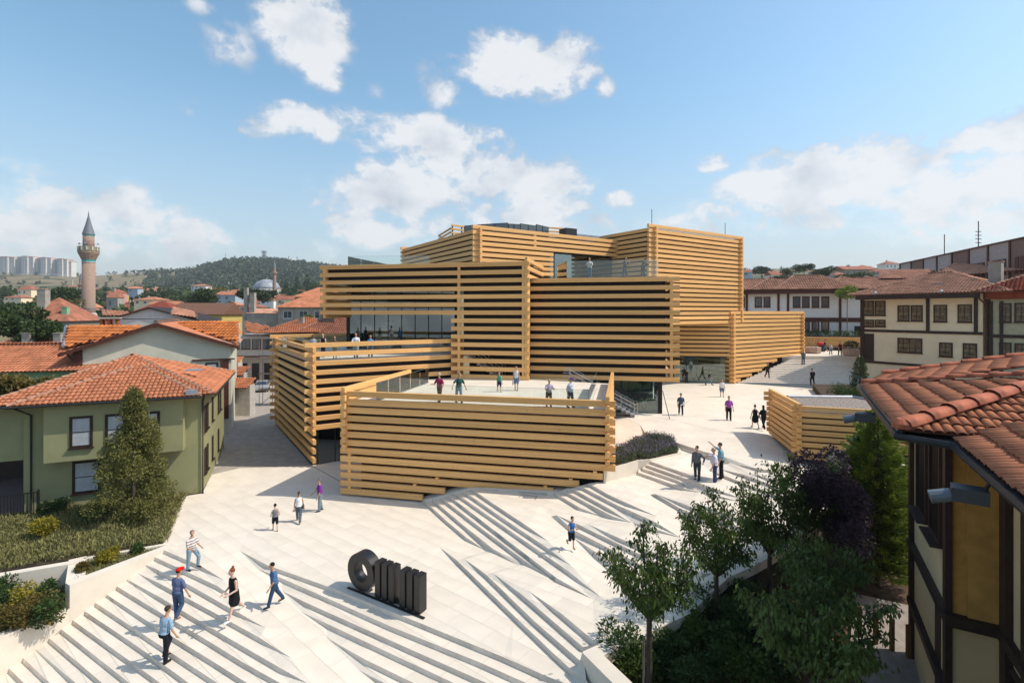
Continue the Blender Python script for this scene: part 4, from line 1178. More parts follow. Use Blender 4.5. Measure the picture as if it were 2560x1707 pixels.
# -- green house at the left
M_OLIVE = mat('olive_render', (.29, .285, .15), .9, var=.05, scale=1.2)
M_OLIVE_L = mat('olive_render_side', (.30, .31, .15), .9, var=.05, scale=1.2)
gA = v2(-19.2, 31.2); gd_ = v2(.915, .404)
g0 = gA - gd_ * 8.45
GH = thing('green_house', 'olive green two-storey house with orange tiled roof at the left of the plaza', 'house', (g0.x, g0.y, 0), math.atan2(.404, .915))
walls(GH, 8.45, 11.5, -.5, 6.1, M_OLIVE)
walls(GH, 6.45, .85, 2.95, 6.1, M_OLIVE, x0=1.15, y0=-.86, name='bay')
MB().b2(-1.1, 0, .25, 2.0, 3.0, 6.1).build('bay', M_OLIVE, GH)
SING = []
hip_roof(GH, 9.5, 11.0, 6.18, 2.05, .75, M_TILE, .235, .36, x0=-1.05, y0=-.1, axis='x', singles=SING)
# low front roof over the bay
zr = 6.2
fp = [Vector((-.2, -1.35, zr)), Vector((8.6, -1.35, zr)), Vector((5.0, 2.3, zr + 1.55)), Vector((4.4, 2.3, zr + 1.55))]
mbf = MB(); mbf.poly(fp); mbf.poly([fp[1], Vector((8.6, 1.2, zr)), fp[2]]); mbf.poly([Vector((-.2, 1.2, zr)), fp[0], fp[3]]); mbf.poly([fp[0], Vector((-.2, 1.2, zr)), Vector((8.6, 1.2, zr)), fp[1]])
mbf.build('roof', M_TILE, GH)
tile_plane(GH, [p + Vector((0, 0, .015)) for p in fp], .235, .36, M_TILE, SING, seg=4, under=False)
for a, b in ((fp[0], fp[3]), (fp[1], fp[2])): ridge_caps(GH, a + Vector((0, 0, .04)), b, .14, M_RIDGE, objs=False)
finish_singles(SING, GH, 300)
_bl = (g0.x + .404 * .86, g0.y - .915 * .86)
for (ua_, ub_) in ((174, 232), (263, 320), (345, 400)):
    x = on_line(ua_, _bl, gd_)[1]; w = on_line(ub_, _bl, gd_)[1] - x
    window(GH, x, 3.65, w, 1.75, -.86, 0, grid=(1, 2), pane=M_BLIND, fw=.13)
window(GH, on_line(181, (g0.x, g0.y), gd_)[1], .85, 1.3, 1.85, 0, 0, pane=M_BLIND, fw=.13)
for (x, z) in ((.9, 3.6), (1.9, 3.6), (4.3, 3.6), (.9, .9), (1.9, .9), (4.3, .9), (7.5, 3.6), (8.7, 3.6), (7.5, .7)):
    window(GH, x, z, .62, 1.6, 0, R(90), grid=(1, 2), off=(8.45, 0), fw=.1)
for p_ in ([(8.6, -.12, 6.05), (8.52, -.1, 5.7), (8.52, -.1, -.1)], [(-.1, -1.0, 6.1), (.35, -.08, 5.5), (.35, -.08, -.2)]):
    MB().tube(p_, .055, 6).build('drain_pipe', M_GUTTER, GH)
MB().tube([(-.3, -1.42, 6.16), (8.7, -1.42, 6.16)], .06, 5).build('gutter', M_GUTTER, GH)
MB().tube([(-1.9, -.9, 6.14), (-.3, -.9, 6.14)], .06, 5).build('gutter', M_GUTTER, GH)
MB().tube([(9.25, -.6, 6.14), (9.25, 11.6, 6.14)], .06, 5).build('gutter', M_GUTTER, GH)
MB().box((8.1, -1.25, 6.45), (.55, .35, .28)).build('lamp_box', M_GREYMETAL, GH)
MB().box((7.6, 3.0, 7.35), (.9, .55, .08), 0).build('roof_window', M_LEAD, GH)

def house(name, label, O_, ang, W, D, z0, z1, rise, over, wm, rm, cat='house', axis='x', gable=False, tw=None, tl=None, group=None, base=None):
    t = thing(name, label, cat, (O_[0], O_[1], z0), R(ang), group)
    walls(t, W, D, -3 if base is None else base, z1 - z0, wm)
    if gable:
        m = MB()
        if axis == 'x':
            for x in (0, W): m.add([(x, 0, z1 - z0), (x, D, z1 - z0), (x, D / 2, z1 - z0 + rise * .985)], [(0, 1, 2)])
        else:
            for y in (0, D): m.add([(0, y, z1 - z0), (W, y, z1 - z0), (W / 2, y, z1 - z0 + rise * .985)], [(0, 1, 2)])
        m.build('gable', wm, t)
    hip_roof(t, W, D, z1 - z0, rise, over, rm, tw, tl, tiles=bool(tw), gable=gable, axis=axis)
    return t
# big cream gable house behind the green one: gable end faces us
cG = PY(190, 1010, 43.5)
M_CREAMOLD = mat('weathered_cream_render', (.62, .60, .48), .95, var=.10, scale=.5, bump=.1)
a_, b_ = PY(193, 885, 42.0), PY(578, 930, 47.0)
dG = v2(b_.x - a_.x, b_.y - a_.y); LG = dG.length; angG = math.degrees(math.atan2(dG.y, dG.x))
CG = thing('gable_house', 'large cream gable house with brown eaves behind the green house', 'house', (a_.x, a_.y, 0), R(angG))
pk = PY(390, 806, 44.5); ztop = pk.z
zl = PY(193, 868, 42).z; zr_ = PY(578, 857, 47).z
xpk = LG * .49
mg = MB(); mg.prism([(0, 0), (LG, 0), (LG, .3), (0, .3)], -2, [zl, zr_, zr_, zl]); mg.add([(0, 0, zl), (LG, 0, zr_), (xpk, 0, ztop - .12)], [(0, 1, 2)]); mg.b2(.01, LG - .01, .3, 12, -2, min(zl, zr_) - .2)
mg.build('wall', M_CREAMOLD, CG)
dpth = 3.2
for (x0_, z0_, x1_, z1_) in ((-1.1, zl - .45, xpk, ztop), (LG + .6, zr_ - .25, xpk, ztop)):
    a3, b3 = Vector((x0_, -.6, z0_)), Vector((x1_, -.6, z1_))
    mbv = MB(); mbv.prism([(0, 0), (1, 0), (1, .12), (0, .12)], 0, 1); 
    mv = MB(); mv.add([(a3.x, -.62, a3.z), (b3.x, -.62, b3.z), (b3.x, -.62, b3.z - .3), (a3.x, -.62, a3.z - .3), (a3.x, -.5, a3.z), (b3.x, -.5, b3.z), (b3.x, -.5, b3.z - .3), (a3.x, -.5, a3.z - .3)], [(0, 1, 2, 3), (7, 6, 5, 4), (0, 4, 5, 1), (3, 2, 6, 7), (0, 3, 7, 4), (1, 5, 6, 2)])
    mv.build('verge_board', M_REDWOOD, CG)
    mv = MB(); mv.add([(a3.x, -.5, a3.z - .03), (b3.x, -.5, b3.z - .03), (b3.x, 13, b3.z - .03), (a3.x, 13, a3.z - .03)], [(0, 1, 2, 3)]); mv.build('roof', M_TILE, CG)
ridge_caps(CG, Vector((xpk, -.6, ztop + .03)), Vector((xpk, 13, ztop + .03)), .17, M_RIDGE, objs=False)
window(CG, LG - 2.05, zr_ - 3.35, 1.0, 1.6, -.02, 0, pane=M_BLIND, fw=.14)
MB().b2(LG - 3.1, LG + .3, -.14, -.01, zr_ - 1.55, zr_ - 1.43).build('lintel', M_REDWOOD, CG)
MB().b2(LG - .85, LG - .2, -.12, -.01, zr_ - 7.0, zr_ - 1.6).build('corner_board', M_REDWOOD, CG)
MB().b2(-.25, .35, -.12, -.01, zl - 7.0, zl - .1).build('corner_board', M_REDWOOD, CG)
MB().tube([(-.6, -.3, zl - .5), (-.1, .0, zl - 1.3), (-.1, 0, -1)], .07).build('drain_pipe', M_GUTTER, CG)
# cross roofs with big orange tiles left and right of the gable
M_TILE_BIG = tile_mat('bright_orange_tile', (.56, .185, .06))
def flat_roof_piece(root, pts, w, l, m=M_TILE_BIG, off=None):
    o = root.location; rz = root.rotation_euler.z
    Mi = (Matrix.Translation(o) @ Matrix.Rotation(rz, 4, 'Z')).inverted()
    tile_plane(root, [Mi @ p for p in pts], w, l, m, None, seg=4)
def clipped_roof(root, u0, u1, vlow, ylow, vtop, ytop, corners, w, l, m=M_TILE_BIG):
    '''plane rising away from us between two rows, cut to the photo corners given'''
    a, b = PY(u0, vlow, ylow), PY(u1, vlow, ylow); c = PY(u0, vtop, ytop)
    n_ = (b - a).cross(c - a); o_ = Vector((0, 0, HC)); cl = []
    for (u, v) in corners:
        d = Vector(((u - 1280) / F, 1, -(v - VH) / F)); cl.append(o_ + d * ((a - o_).dot(n_) / d.dot(n_)))
    Mi = (Matrix.Translation(root.location) @ Matrix.Rotation(root.rotation_euler.z, 4, 'Z')).inverted()
    tile_plane(root, [Mi @ a, Mi @ b, Mi @ c], w, l, m, None, seg=4, clip=[Mi @ p for p in cl])
clipped_roof(CG, 160, 345, 868, 44.4, 815, 48.2, [(160, 870), (345, 823), (345, 816), (167, 815)], .40, .60)
clipped_roof(CG, 440, 600, 858, 47.4, 806, 51.2, [(440, 814), (596, 858), (596, 806), (455, 806)], .36, .55)
mv = MB(); 
Mi = (Matrix.Translation(CG.location) @ Matrix.Rotation(CG.rotation_euler.z, 4, 'Z')).inverted()
q1, q2 = Mi @ PY(159, 866, 44.3), Mi @ PY(166, 816, 49)
MB().tube([q1, q2], .16, 4).build('flashing', M_LEAD, CG)
q1, q2 = Mi @ PY(597, 858, 47.4), Mi @ PY(596, 806, 52.5)
MB().tube([q1, q2], .17, 4).build('flashing', M_CONC, CG)
ch = PY(275, 806, 49); q = Mi @ ch
MB().b2(q.x - .75, q.x + .75, q.y - .5, q.y + .5, q.z - 2.2, q.z - .2).build('chimney', mat('red_brick', (.36, .12, .05), .9, var=.25, scale=4), CG)
for dx in (-.6, 0, .6): MB().b2(q.x + dx - .12, q.x + dx + .12, q.y - .4, q.y + .4, q.z - .2, q.z + .35).build('chimney_post', MATS['red_brick'], CG)
MB().b2(q.x - .85, q.x + .85, q.y - .6, q.y + .6, q.z + .35, q.z + .5).build('chimney_cap', M_CONC, CG)
def leanto(root_pts): pass

# -- pale mint house at the far left, with the tiled houses behind it
M_MINT = mat('mint_render', (.26, .42, .24), .9, var=.05)
m0 = PY(-160, 975, 40.0)
MH = house('mint_house', 'mint green house with orange hipped roof at the left edge', (m0.x - 4, m0.y - 1.0), 12, 17.0, 9, 0, 6.35, 1.9, .6, M_MINT, M_TILE, tw=.30, tl=.45)
for u in (22, 66, 110): 
    k = (u - 1280) / F
    # columns measured on the front wall
    a0 = Vector(MH.location); dd = v2(math.cos(R(12)), math.sin(R(12)))
    pt, t_ = on_line(u, (a0.x, a0.y), dd)
    window(MH, t_, 3.9, 1.25, 1.7, 0, 0, pane=M_BLIND, fw=.14)
t0 = PY(-40, 905, 56)
TH = house('tiled_house', 'tiled house with two grey chimneys behind the mint house', (t0.x - 3, t0.y), 8, 14, 9, 0, 6.2, 2.3, .6, M_CONC, M_TILE_OLD, tw=.33, tl=.5)
for uu in (42, 122):
    pt, t_ = on_line(uu, (TH.location.x, TH.location.y), v2(math.cos(R(8)), math.sin(R(8))))
    chimney(TH, t_, 1.6, 6.2, 8.7, w=.8)
# -- grey-walled house with tall chimney, left middle distance
M_PLANK = mat('old_grey_planks', (.30, .265, .22), .95, var=.2, scale=2, stretch=(.4, 1, 8))
hA = PY(45, 850, 74)
GHW = house('old_house', 'old red-roofed house with a tall chimney and one dark window at the left', (hA.x - 1, hA.y), 10, 7.4, 8, 0, PY(0, 803, 74).z, 3.6, .4, M_PLANK, M_TILE_OLD)
chimney(GHW, 2.6, 2.4, 9.5, 14.6, w=1.1); 
chimney(GHW, 6.3, 1.2, 9.5, 11.9, m=M_MINT, w=.7)
window(GHW, 5.4, 5.0, 1.1, 1.5, 0, 0, pane=M_FRAME, fr=M_CONC, grid=(1, 1))
lw = PY(112, 860, 66); o = MB().b2(0, 4.5, 0, .3, -6, 0).build('yard_wall', mat('white_render', (.62, .60, .55), .9, var=.08), None, tuple(lw), R(8)); o['label'] = 'white yard wall below the old house with the tall chimney'; o['category'] = 'wall'
# -- large dark red roof behind the minaret
r0 = PY(150, 880, 92)
BR = house('hall_building', 'big hall with a plain dark red hipped roof behind the brick minaret', (r0.x, r0.y), 4, 23, 22, 0, PY(0, 848, 92).z, 7.2, .5, M_PLANK, M_TILE_DARK)
# -- white gable house with two little chimneys
wA, wB = PY(285, 840, 66), PY(488, 850, 68)
WG = thing('white_gable_house', 'white gable house with two small capped vents behind the cream gable', 'house', (wA.x, wA.y, 0), math.atan2(wB.y - wA.y, wB.x - wA.x))
LW = (wB - wA).length; zwl, zwr, zwp = PY(285, 795, 66).z, PY(490, 797, 68).z, PY(372, 768, 67).z
mw = MB(); xp = LW * .43
mw.prism([(0, 0), (LW, 0), (LW, 9), (0, 9)], 0, min(zwl, zwr) - .05); mw.add([(0, 0, zwl - .06), (LW, 0, zwr - .06), (xp, 0, zwp - .1)], [(0, 1, 2)])
mw.build('wall', mat('white_render', (.62, .60, .55), .9, var=.08), WG)
for x0_, z0_ in ((-.8, zwl - .2), (LW + .6, zwr - .2)):
    mv = MB(); mv.add([(x0_, -.35, z0_), (xp, -.35, zwp), (xp, 9, zwp), (x0_, 9, z0_), (x0_, -.35, z0_ - .16), (xp, -.35, zwp - .16)], [(0, 1, 2, 3), (0, 4, 5, 1)]); mv.build('roof', M_BROWNWOOD, WG)
for uu in (434, 452):
    pt, t_ = on_line(uu, (wA.x, wA.y), v2(math.cos(WG.rotation_euler.z), math.sin(WG.rotation_euler.z)))
    MB().b2(t_ - .35, t_ + .35, -1.6, -1.0, zwr - 2.2, zwr - .9).build('vent', M_CONC, WG); MB().add([(t_ - .5, -1.7, zwr - .9), (t_ + .5, -1.7, zwr - .9), (t_, -1.7, zwr - .6), (t_ - .5, -.9, zwr - .9), (t_ + .5, -.9, zwr - .9), (t_, -.9, zwr - .6)], [(0, 1, 2), (0, 2, 5, 3), (1, 4, 5, 2)]).build('vent_cap', M_CONC, WG)
flat_roof_piece(WG, [PY(256, 790, 66), PY(330, 790, 68), PY(316, 779, 72), PY(257, 779, 72)], .42, .6, M_TILE_PALE)
flat_roof_piece(WG, [PY(430, 787, 66), PY(492, 795, 68), PY(486, 780, 74), PY(430, 779, 74)], .42, .6, M_TILE_PALE)
# -- yellow house with brown roof
yA = PY(488, 800, 84)
YH = house('yellow_house', 'small yellow house under a long brown roof in the middle distance', (yA.x - 4.2, yA.y), 6, 8.2, 8, 0, PY(0, 786, 84).z, 2.0, .4, mat('yellow_render', (.55, .42, .13), .9), mat('brown_roof', (.17, .085, .055), .9), gable=True, axis='x')
window(YH, 1.2, 7.9, 1.8, 1.2, 0, 0, pane=M_FRAME, grid=(2, 1)); window(YH, 5.0, 7.9, 2.3, 1.2, 0, 0, pane=M_FRAME, grid=(2, 1))
# -- grey concrete gable beside it
cA = PY(616, 815, 100)
CW = house('concrete_house', 'house with a bare grey concrete gable wall and short chimneys', (cA.x, cA.y), 3, 7.6, 8, 0, PY(0, 783, 100).z, 1.0, .1, M_CONC, M_TILE_PALE, gable=True, axis='x')
for x, zz, w_ in ((-.4, 16.0, .7), (.9, 15.0, .9), (6.8, 13.2, .8)): chimney(CW, x, .8, 9.5, zz, w=w_)

# -- old street houses with bay windows at the end of the lane
M_BAYWHITE = mat('street_white_render', (.50, .46, .42), .9, var=.1)
sA = PY(606, 900, 80)
SH = thing('bay_window_house', 'old white street house with dark timber bay windows and tiled roof', 'house', (sA.x, sA.y, 0), R(2))
walls(SH, 9.6, 9, -1, PY(0, 835, 80).z, M_BAYWHITE)
zb0, zb1 = PY(0, 888, 80).z, PY(0, 845, 80).z
MB().b2(-1.2, 7.2, -1.6, 0, zb0, zb1 + .3).build('bay', M_BAYWHITE, SH)
for i in range(5): window(SH, -1.0 + i * 1.64, zb0 + 1.1, 1.35, zb1 - zb0 - 1.2, -1.6, 0, fr=M_REDWOOD, pane=M_PANE, grid=(2, 3))
MB().b2(-1.3, 7.3, -1.65, -1.6, zb0 - .15, zb0 + .05).build('bay_sill', M_REDWOOD, SH)
for i in range(4): window(SH, -.4 + i * 1.9, .5, 1.2, 2.6, -.02, 0, fr=M_REDWOOD, pane=M_FRAME, grid=(1, 1), sill=False)
zz = PY(0, 835, 78).z
flat_roof_piece(SH, [PY(612, 825, 77), PY(634, 834, 76.5), PY(676, 817, 80), PY(612, 817, 80)], .34, .5, M_TILE)
flat_roof_piece(SH, [PY(634, 834, 76.5), PY(800, 831, 80), PY(790, 795, 92), PY(760, 795, 92)], .34, .5, M_TILE)
for x, zc in ((5.5, 12.6), (9.0, 13.2)): chimney(SH, x + 1.5, 6.0, 6.5, zc - 2.4, w=.8)
qq = PY(790, 800, 88)
BH = house('ruined_roof_house', 'old house with a sagging weathered tile roof beside the museum terrace', (PY(745, 832, 82).x, 82), 4, 14, 10, 0, PY(0, 834, 82).z, 3.4, .7, M_PLANK, M_TILE_OLD, tw=.34, tl=.5)
chimney(BH, 4.2, 3.0, 7.5, 11.5, w=1.9, m=mat('soot_brick', (.16, .12, .10), .9, var=.3, scale=3))
for i, (u, v, Y, W_, lab) in enumerate(((700, 768, 98, 10, 'wide grey house with white-framed windows under a red hipped roof'), (742, 742, 118, 8, 'red-roofed house touching the museum corner, farther back'))):
    a = PY(u - 5, v, Y)
    h_ = house('town_house', lab, (a.x, a.y), 3, W_ + 2, 8, 0, a.z, 2.4, .5, M_CONC, M_TILE)
    for k in range(3): window(h_, 1 + k * 3.0, a.z - 2.2, 1.7, 1.5, 0, 0, fr=mat('white_frame', (.7, .7, .68)), grid=(2, 1))
# small awning roofs and lane shop
for i, (u, v, Y, w_, lab) in enumerate(((590, 900, 66, 1.7, 'upper little tiled porch roof in the lane behind the cream gable'), (596, 925, 60, 2.0, 'middle little tiled porch roof in the lane'), (594, 955, 55, 2.6, 'lowest little tiled porch roof in the lane, beside the parked car'))):
    a = PY(u - 22, v, Y); t = thing('porch_roof', lab, 'porch', (a.x, a.y, a.z), 0)
    tile_plane(t, [Vector((0, -1.2, -.5)), Vector((w_, -1.2, -.5)), Vector((w_, .6, .25)), Vector((0, .6, .25))], .26, .36, M_TILE, None, seg=4)
    MB().b2(0, w_, -.6, .55, -a.z - .0, -.3).build('wall', M_BAYWHITE, t)

# ------------------------------------------------------------------ houses on the right
M_CREAM = mat('cream_render', (.80, .67, .46), .92, var=.05, scale=.8)
M_BROWN = mat('brown_beam', (.042, .022, .017), .6, var=.2)
kA = v2(39.4, 56.7); kd = v2(.551, -.834)
CH = thing('cream_house', 'cream two-storey house with dark timber framing beside the outdoor stair', 'house', (kA.x, kA.y, 5.8), math.atan2(kd.y, kd.x))
walls(CH, 10.2, 9, -6.5, 7.2, M_CREAM)
SI = []
hip_roof(CH, 11.6, 9.5, 7.25, 2.3, .9, M_TILE_PALE, .27, .42, x0=0, y0=-.5, singles=SI, axis='x')
finish_singles(SI, CH, 300)
fx = lambda u: on_line(u, kA, kd)[1]
MB().b2(-.12, 10.3, -1.42, -1.2, 6.75, 7.22).build('eave_board', M_BROWN, CH)
MB().b2(-.16, .22, -.12, .3, -6, 7.0).build('corner_post', M_BROWN, CH)
for z_ in (3.2,): MB().b2(.1, 10.2, -.1, .05, z_, z_ + .28).build('band', M_BROWN, CH)
MB().b2(.1, 10.2, -.11, .04, -.25, .0).build('band', M_BROWN, CH)
for u in (2320, 2440):
    MB().b2(fx(u) - .14, fx(u) + .14, -.12, .06, 3.48, 6.8).build('post', M_BROWN, CH)
def win_at(t, u0, u1, v0, v1, A, d, zb, y=-.02, **k):
    """window given by photo columns and rows on a wall line"""
    p0, t0_ = on_line(u0, A, d); p1, t1_ = on_line(u1, A, d); pm = (p0 + p1) / 2
    zt_, zb_ = HC - (v0 - VH) * pm.y / F, HC - (v1 - VH) * pm.y / F
    return window(t, t0_, zb_ - zb, t1_ - t0_, zt_ - zb_, y, 0, **k)
for (u0, u1, v0, v1, gg) in ((2158, 2185, 752, 789, (2, 3)), (2187, 2214, 752, 789, (2, 3)), (2158, 2185, 799, 817, (2, 2)), (2187, 2214, 799, 817, (2, 2)), (2244, 2274, 763, 803, (2, 3)), (2277, 2307, 763, 803, (2, 3)), (2334, 2368, 762, 805, (2, 3)), (2394, 2430, 761, 806, (2, 3)), (2244, 2306, 845, 882, (4, 3)), (2348, 2382, 856, 892, (2, 3)), (2407, 2443, 858, 896, (2, 3))):
    win_at(CH, u0, u1, v0, v1, kA, kd, 5.8, fr=M_BROWN, grid=gg, pane=mat('amber_blind_pane', (.20, .145, .08), .3, var=.6, scale=3.5, var_col=(.02, .018, .018)), fw=.11)
p0, t0_ = on_line(2156, kA, kd); p1, t1_ = on_line(2185, kA, kd)
MB().b2(t0_, t1_, -.06, .05, .02, 3.0).build('door', M_BROWN, CH)
for k in (2.0, 7.6): MB().tube([(k, -1.7, 7.5), (k, -2.1, 7.35)], .13, 8).build('floodlight', M_GREYMETAL, CH)
chimney(CH, 10.4, 3.2, 7.0, 10.3, w=.95, capm=M_TILE_PALE)
MB().box((6.6, 1.2, 8.35), (1.1, .7, .06)).build('roof_window', M_LEAD, CH)
MB().tube([(10.0, -1.0, 6.9), (10.5, -.3, 6.1), (10.5, -.25, -1)], .08).build('drain_pipe', M_REDWOOD, CH)
oA = at(kA, kd, 10.75)
OH = thing('olive_house', 'shaded olive house with dark red roof at the right edge, next to the cream house', 'house', (oA.x, oA.y, 5.8), math.atan2(kd.y, kd.x) + R(6))
M_OLV = mat('shaded_olive_render', (.42, .40, .27), .92)
walls(OH, 9.5, 9, -7, 6.6, M_OLV)
walls(OH, 11, 9, 6.6, 7.3, M_TILE_DARK, x0=-.3, y0=-.5, name='eave_panel')
hip_roof(OH, 12, 9.5, 7.3, 2.6, .8, M_TILE_DARK, .3, .42, x0=-.3, y0=-.5)
oD = v2(math.cos(OH.rotation_euler.z), math.sin(OH.rotation_euler.z))
for (u0, u1, v0, v1) in ((2498, 2529, 758, 806), (2536, 2570, 757, 806), (2498, 2529, 856, 900), (2536, 2570, 858, 900)):
    win_at(OH, u0, u1, v0, v1, oA, oD, 5.8, fr=M_BROWN, grid=(2, 3), pane=MATS['amber_blind_pane'], fw=.12)
MB().b2(0, 9.5, -.1, .05, 3.0, 3.3).build('band', M_BROWN, OH)
for x in (.05, .75): MB().b2(x - .12, x + .12, -.14, .1, -6, 6.4).build('post', M_BROWN, OH)
chimney(OH, 3.8, 5, 8.3, 10.9, w=2.2); 
# long white building behind the court
M_WHITEW = mat('white_building_render', (.78, .75, .71), .9, var=.04)
lA, lB = v2(33.5, 80.5), v2(62, 73); lD = (lB - lA).normalized(); lL = (lB - lA).length
LB = thing('white_building', 'long white building with brown windows and red tiled roof behind the court', 'building', (lA.x, lA.y, 6.5), math.atan2(lD.y, lD.x))
walls(LB, lL, 9, -3, 8.0, M_WHITEW)
hip_roof(LB, lL + 6, 9, 8.1, 1.9, .9, M_TILE_PALE, .34, .5, x0=-3, y0=0)
for (uu, w_) in ((1935, 3.0), (2030, 4.5), (2120, 3.0)):
    t_ = on_line(uu, lA, lD)[1]
    hip_roof(LB, w_ * 2.2, 6, 8.12, 1.9 + (.35 if uu == 2030 else 0), .6, M_TILE_PALE, .34, .5, x0=t_ - w_ * 1.1, y0=-.6)
MB().b2(-3, lL, -1.0, -.7, 7.5, 8.08).build('eave_board', M_REDWOOD, LB)
MB().b2(0, lL, -.12, .05, 3.2, 3.85).build('band', M_REDWOOD, LB)
for u in (1867, 1946, 1970, 2100): MB().b2(on_line(u, lA, lD)[1] - .15, on_line(u, lA, lD)[1] + .15, -.14, .06, -2, 7.6).build('post', M_REDWOOD, LB)
for (u0, u1, v0, v1) in ((1856, 1862, 742, 768), (1887, 1905, 742, 768), (1909, 1926, 742, 768), (1982, 2001, 741, 769), (2005, 2024, 741, 769), (2029, 2048, 741, 769), (2053, 2073, 741, 769), (2005, 2024, 802, 830), (2029, 2048, 802, 830), (2053, 2073, 802, 830)):
    win_at(LB, u0, u1, v0, v1, lA, lD, 6.5, fr=M_REDWOOD, grid=(2, 2), fw=.16)
dt = on_line(2136, lA, lD)[1]; MB().b2(dt, dt + 1.3, -.1, .05, -.5, 2.6).build('door', M_FRAME, LB)
# court retaining wall with timber cladding, hedge above
rA, rB = v2(36, 74), v2(53.5, 69)
rd = (rB - rA).normalized(); rL = (rB - rA).length
RW = thing('timber_wall', 'low timber-clad retaining wall at the back of the upper court', 'wall', (rA.x, rA.y, 5.8), math.atan2(rd.y, rd.x))
MB().b2(0, rL, .1, 4.5, -.3, 1.9).build('soil_core', M_SOIL, RW)
for k in range(6): MB().b2(0, rL, -.05, .1, .1 + k * .3, .1 + k * .3 + .24).build('plank', WOOD, RW)
MB().b2(2, rL, -.8, -.2, -.1, .45).build('bench', M_DARK, RW)
# the long building higher up at the right
uA, uB = v2(75.9, 98.5), v2(62.5, 57.0); ud = (uB - uA).normalized(); uL = (uB - uA).length
UBd = thing('factory_building', 'long grey and brown building with red shutters high at the right edge', 'building', (uA.x, uA.y, 8), math.atan2(ud.y, ud.x))
M_GREYP = mat('grey_purple_render', (.42, .37, .36), .9); M_BRN = mat('brown_render', (.22, .15, .125), .9)
ztu = 12.5
for i in range(9):
    a, b = uL * i / 9, uL * (i + 1) / 9
    MB().b2(a, b, 0, 9, -4, ztu).build('wall', M_BRN if i in (1, 4, 7) else M_GREYP, UBd)
    MB().b2(a - .16, a + .16, -.15, .05, -4, ztu).build('pilaster', M_REDWOOD, UBd)
    for k in range(3): MB().b2(a + 1.0 + k * 1.1, a + 1.8 + k * 1.1, -.08, .02, ztu - 4.4, ztu - 2.2).build('shutter', M_REDWOOD, UBd)
MB().b2(0, uL, -.2, 9, ztu, ztu + .18).build('coping', M_REDWOOD, UBd)
mA = PY(2362, 690, 105); MB().b2(0, 9, 0, 5, -3, 0).build('roof_box', M_CREAM, UBd)
for (u, v0, v1, Y, lab) in ((2361, 586, 632, 88, 'thin antenna mast at the right'), (2446, 553, 630, 82, 'tall antenna mast with small arms at the far right')):
    t = thing('antenna_mast', lab, 'mast', tuple(PY(u, v1, Y)))
    h_ = (v1 - v0) * Y / F; MB().tube([(0, 0, -2), (0, 0, h_)], .07, 5).build('pole', M_FRAME, t)
    if u > 2400:
        for k in range(4): MB().box((0, 0, h_ * (.3 + k * .12)), (.9, .1, .1)).build('arm', M_FRAME, t)
# middle roofs at the right
a = PY(2197, 700, 78)
RH = thing('roofed_hall', 'corrugated salmon roof between the white building and the grey factory', 'building', tuple(a), 0)
MB().b2(0, 8.2, 0, 5, -8, -.2).build('wall', M_WHITEW, RH)
flat_roof_piece(RH, [PY(2200, 697, 77.5), PY(2330, 697, 76), PY(2326, 675, 82), PY(2197, 679, 84)], .44, .6, M_TILE_PALE)
a = PY(2330, 700, 76)
RH2 = thing('roofed_hall', 'long sloping red roof rising to the right edge below the factory', 'building', tuple(a), 0)
MB().b2(1, 16, 2, 5, -8, -.3).build('wall', M_GREYP, RH2)
flat_roof_piece(RH2, [PY(2322, 696, 74), PY(2600, 672, 62), PY(2600, 632, 70), PY(2400, 674, 80)], .40, .6, M_TILE_PALE)

# ------------------------------------------------------------------ the near house at the right edge
nd, nn_ = v2(.4955, .8686), v2(.8686, -.4955)
EC = v2(8.55, 11.07)
NH = thing('ochre_house', 'near ochre house with big red roof tiles and dark shaded wall at the right', 'house', (EC.x, EC.y, 0), math.atan2(nn_.y, nn_.x))
# local frame: x = to the right (away from the plaza), y = along the eave away from the viewer
NZ = 8.6
def loc(x, y, z): return Vector((x, y, z))
M_OCHRE = mat('ochre_render', (.66, .49, .27), .92, var=.08, scale=.7); M_OCHRE2 = mat('deep_ochre_render', (.52, .27, .07), .92)
Lf = 7.75; s17 = .30
ap = 3.9
S = []
TL, TW = .46, .185
# first roof part: hipped, its eave towards the plaza
near_c, far_c = loc(0, 0, NZ), loc(0, Lf, NZ)
n4, f4 = loc(7.2, 7.2 * .93, NZ + 7.2 * .235), None
apx = loc(ap, Lf / 2, NZ + ap * s17 * .82)
apx2 = loc(9.0, Lf / 2, NZ + ap * s17 * .82)
pl_left = [far_c, near_c, apx]
pl_near = [near_c, loc(9.0, 0, NZ), apx2, apx]
pl_far = [loc(9.0, Lf, NZ), far_c, apx, apx2]
for pl in (pl_left, pl_near, pl_far): tile_plane(NH, pl, TW, TL, M_TILE, S, seg=5, jitter=.012)
# second roof part, set back and nearer the viewer
e0 = loc(.88, -.35, NZ - .05); e1 = loc(.88, -9.0, NZ - .05)
pl2 = [e0, e1, loc(5.2, -9.0, NZ + 1.25), loc(5.2, 1.7, NZ + 1.25)]
tile_plane(NH, pl2, TW, TL, M_TILE, S, seg=5, jitter=.012)
finish_singles(S, NH, 300)
ridge_caps(NH, near_c + Vector((.05, .02, .10)), apx + Vector((0, 0, .14)), .20, mat('glazed_ridge', (.44, .125, .06), .75, var=.35, scale=3), l=.62)
ridge_caps(NH, far_c + Vector((.05, 0, .08)), apx + Vector((0, 0, .12)), .15, MATS['glazed_ridge'], l=.55)
MB().lathe([(0, .22), (.1, .20), (.19, .1), (.2, 0)], (.02, .02, NZ + .06), 12).build('ridge_end', MATS['glazed_ridge'], NH)
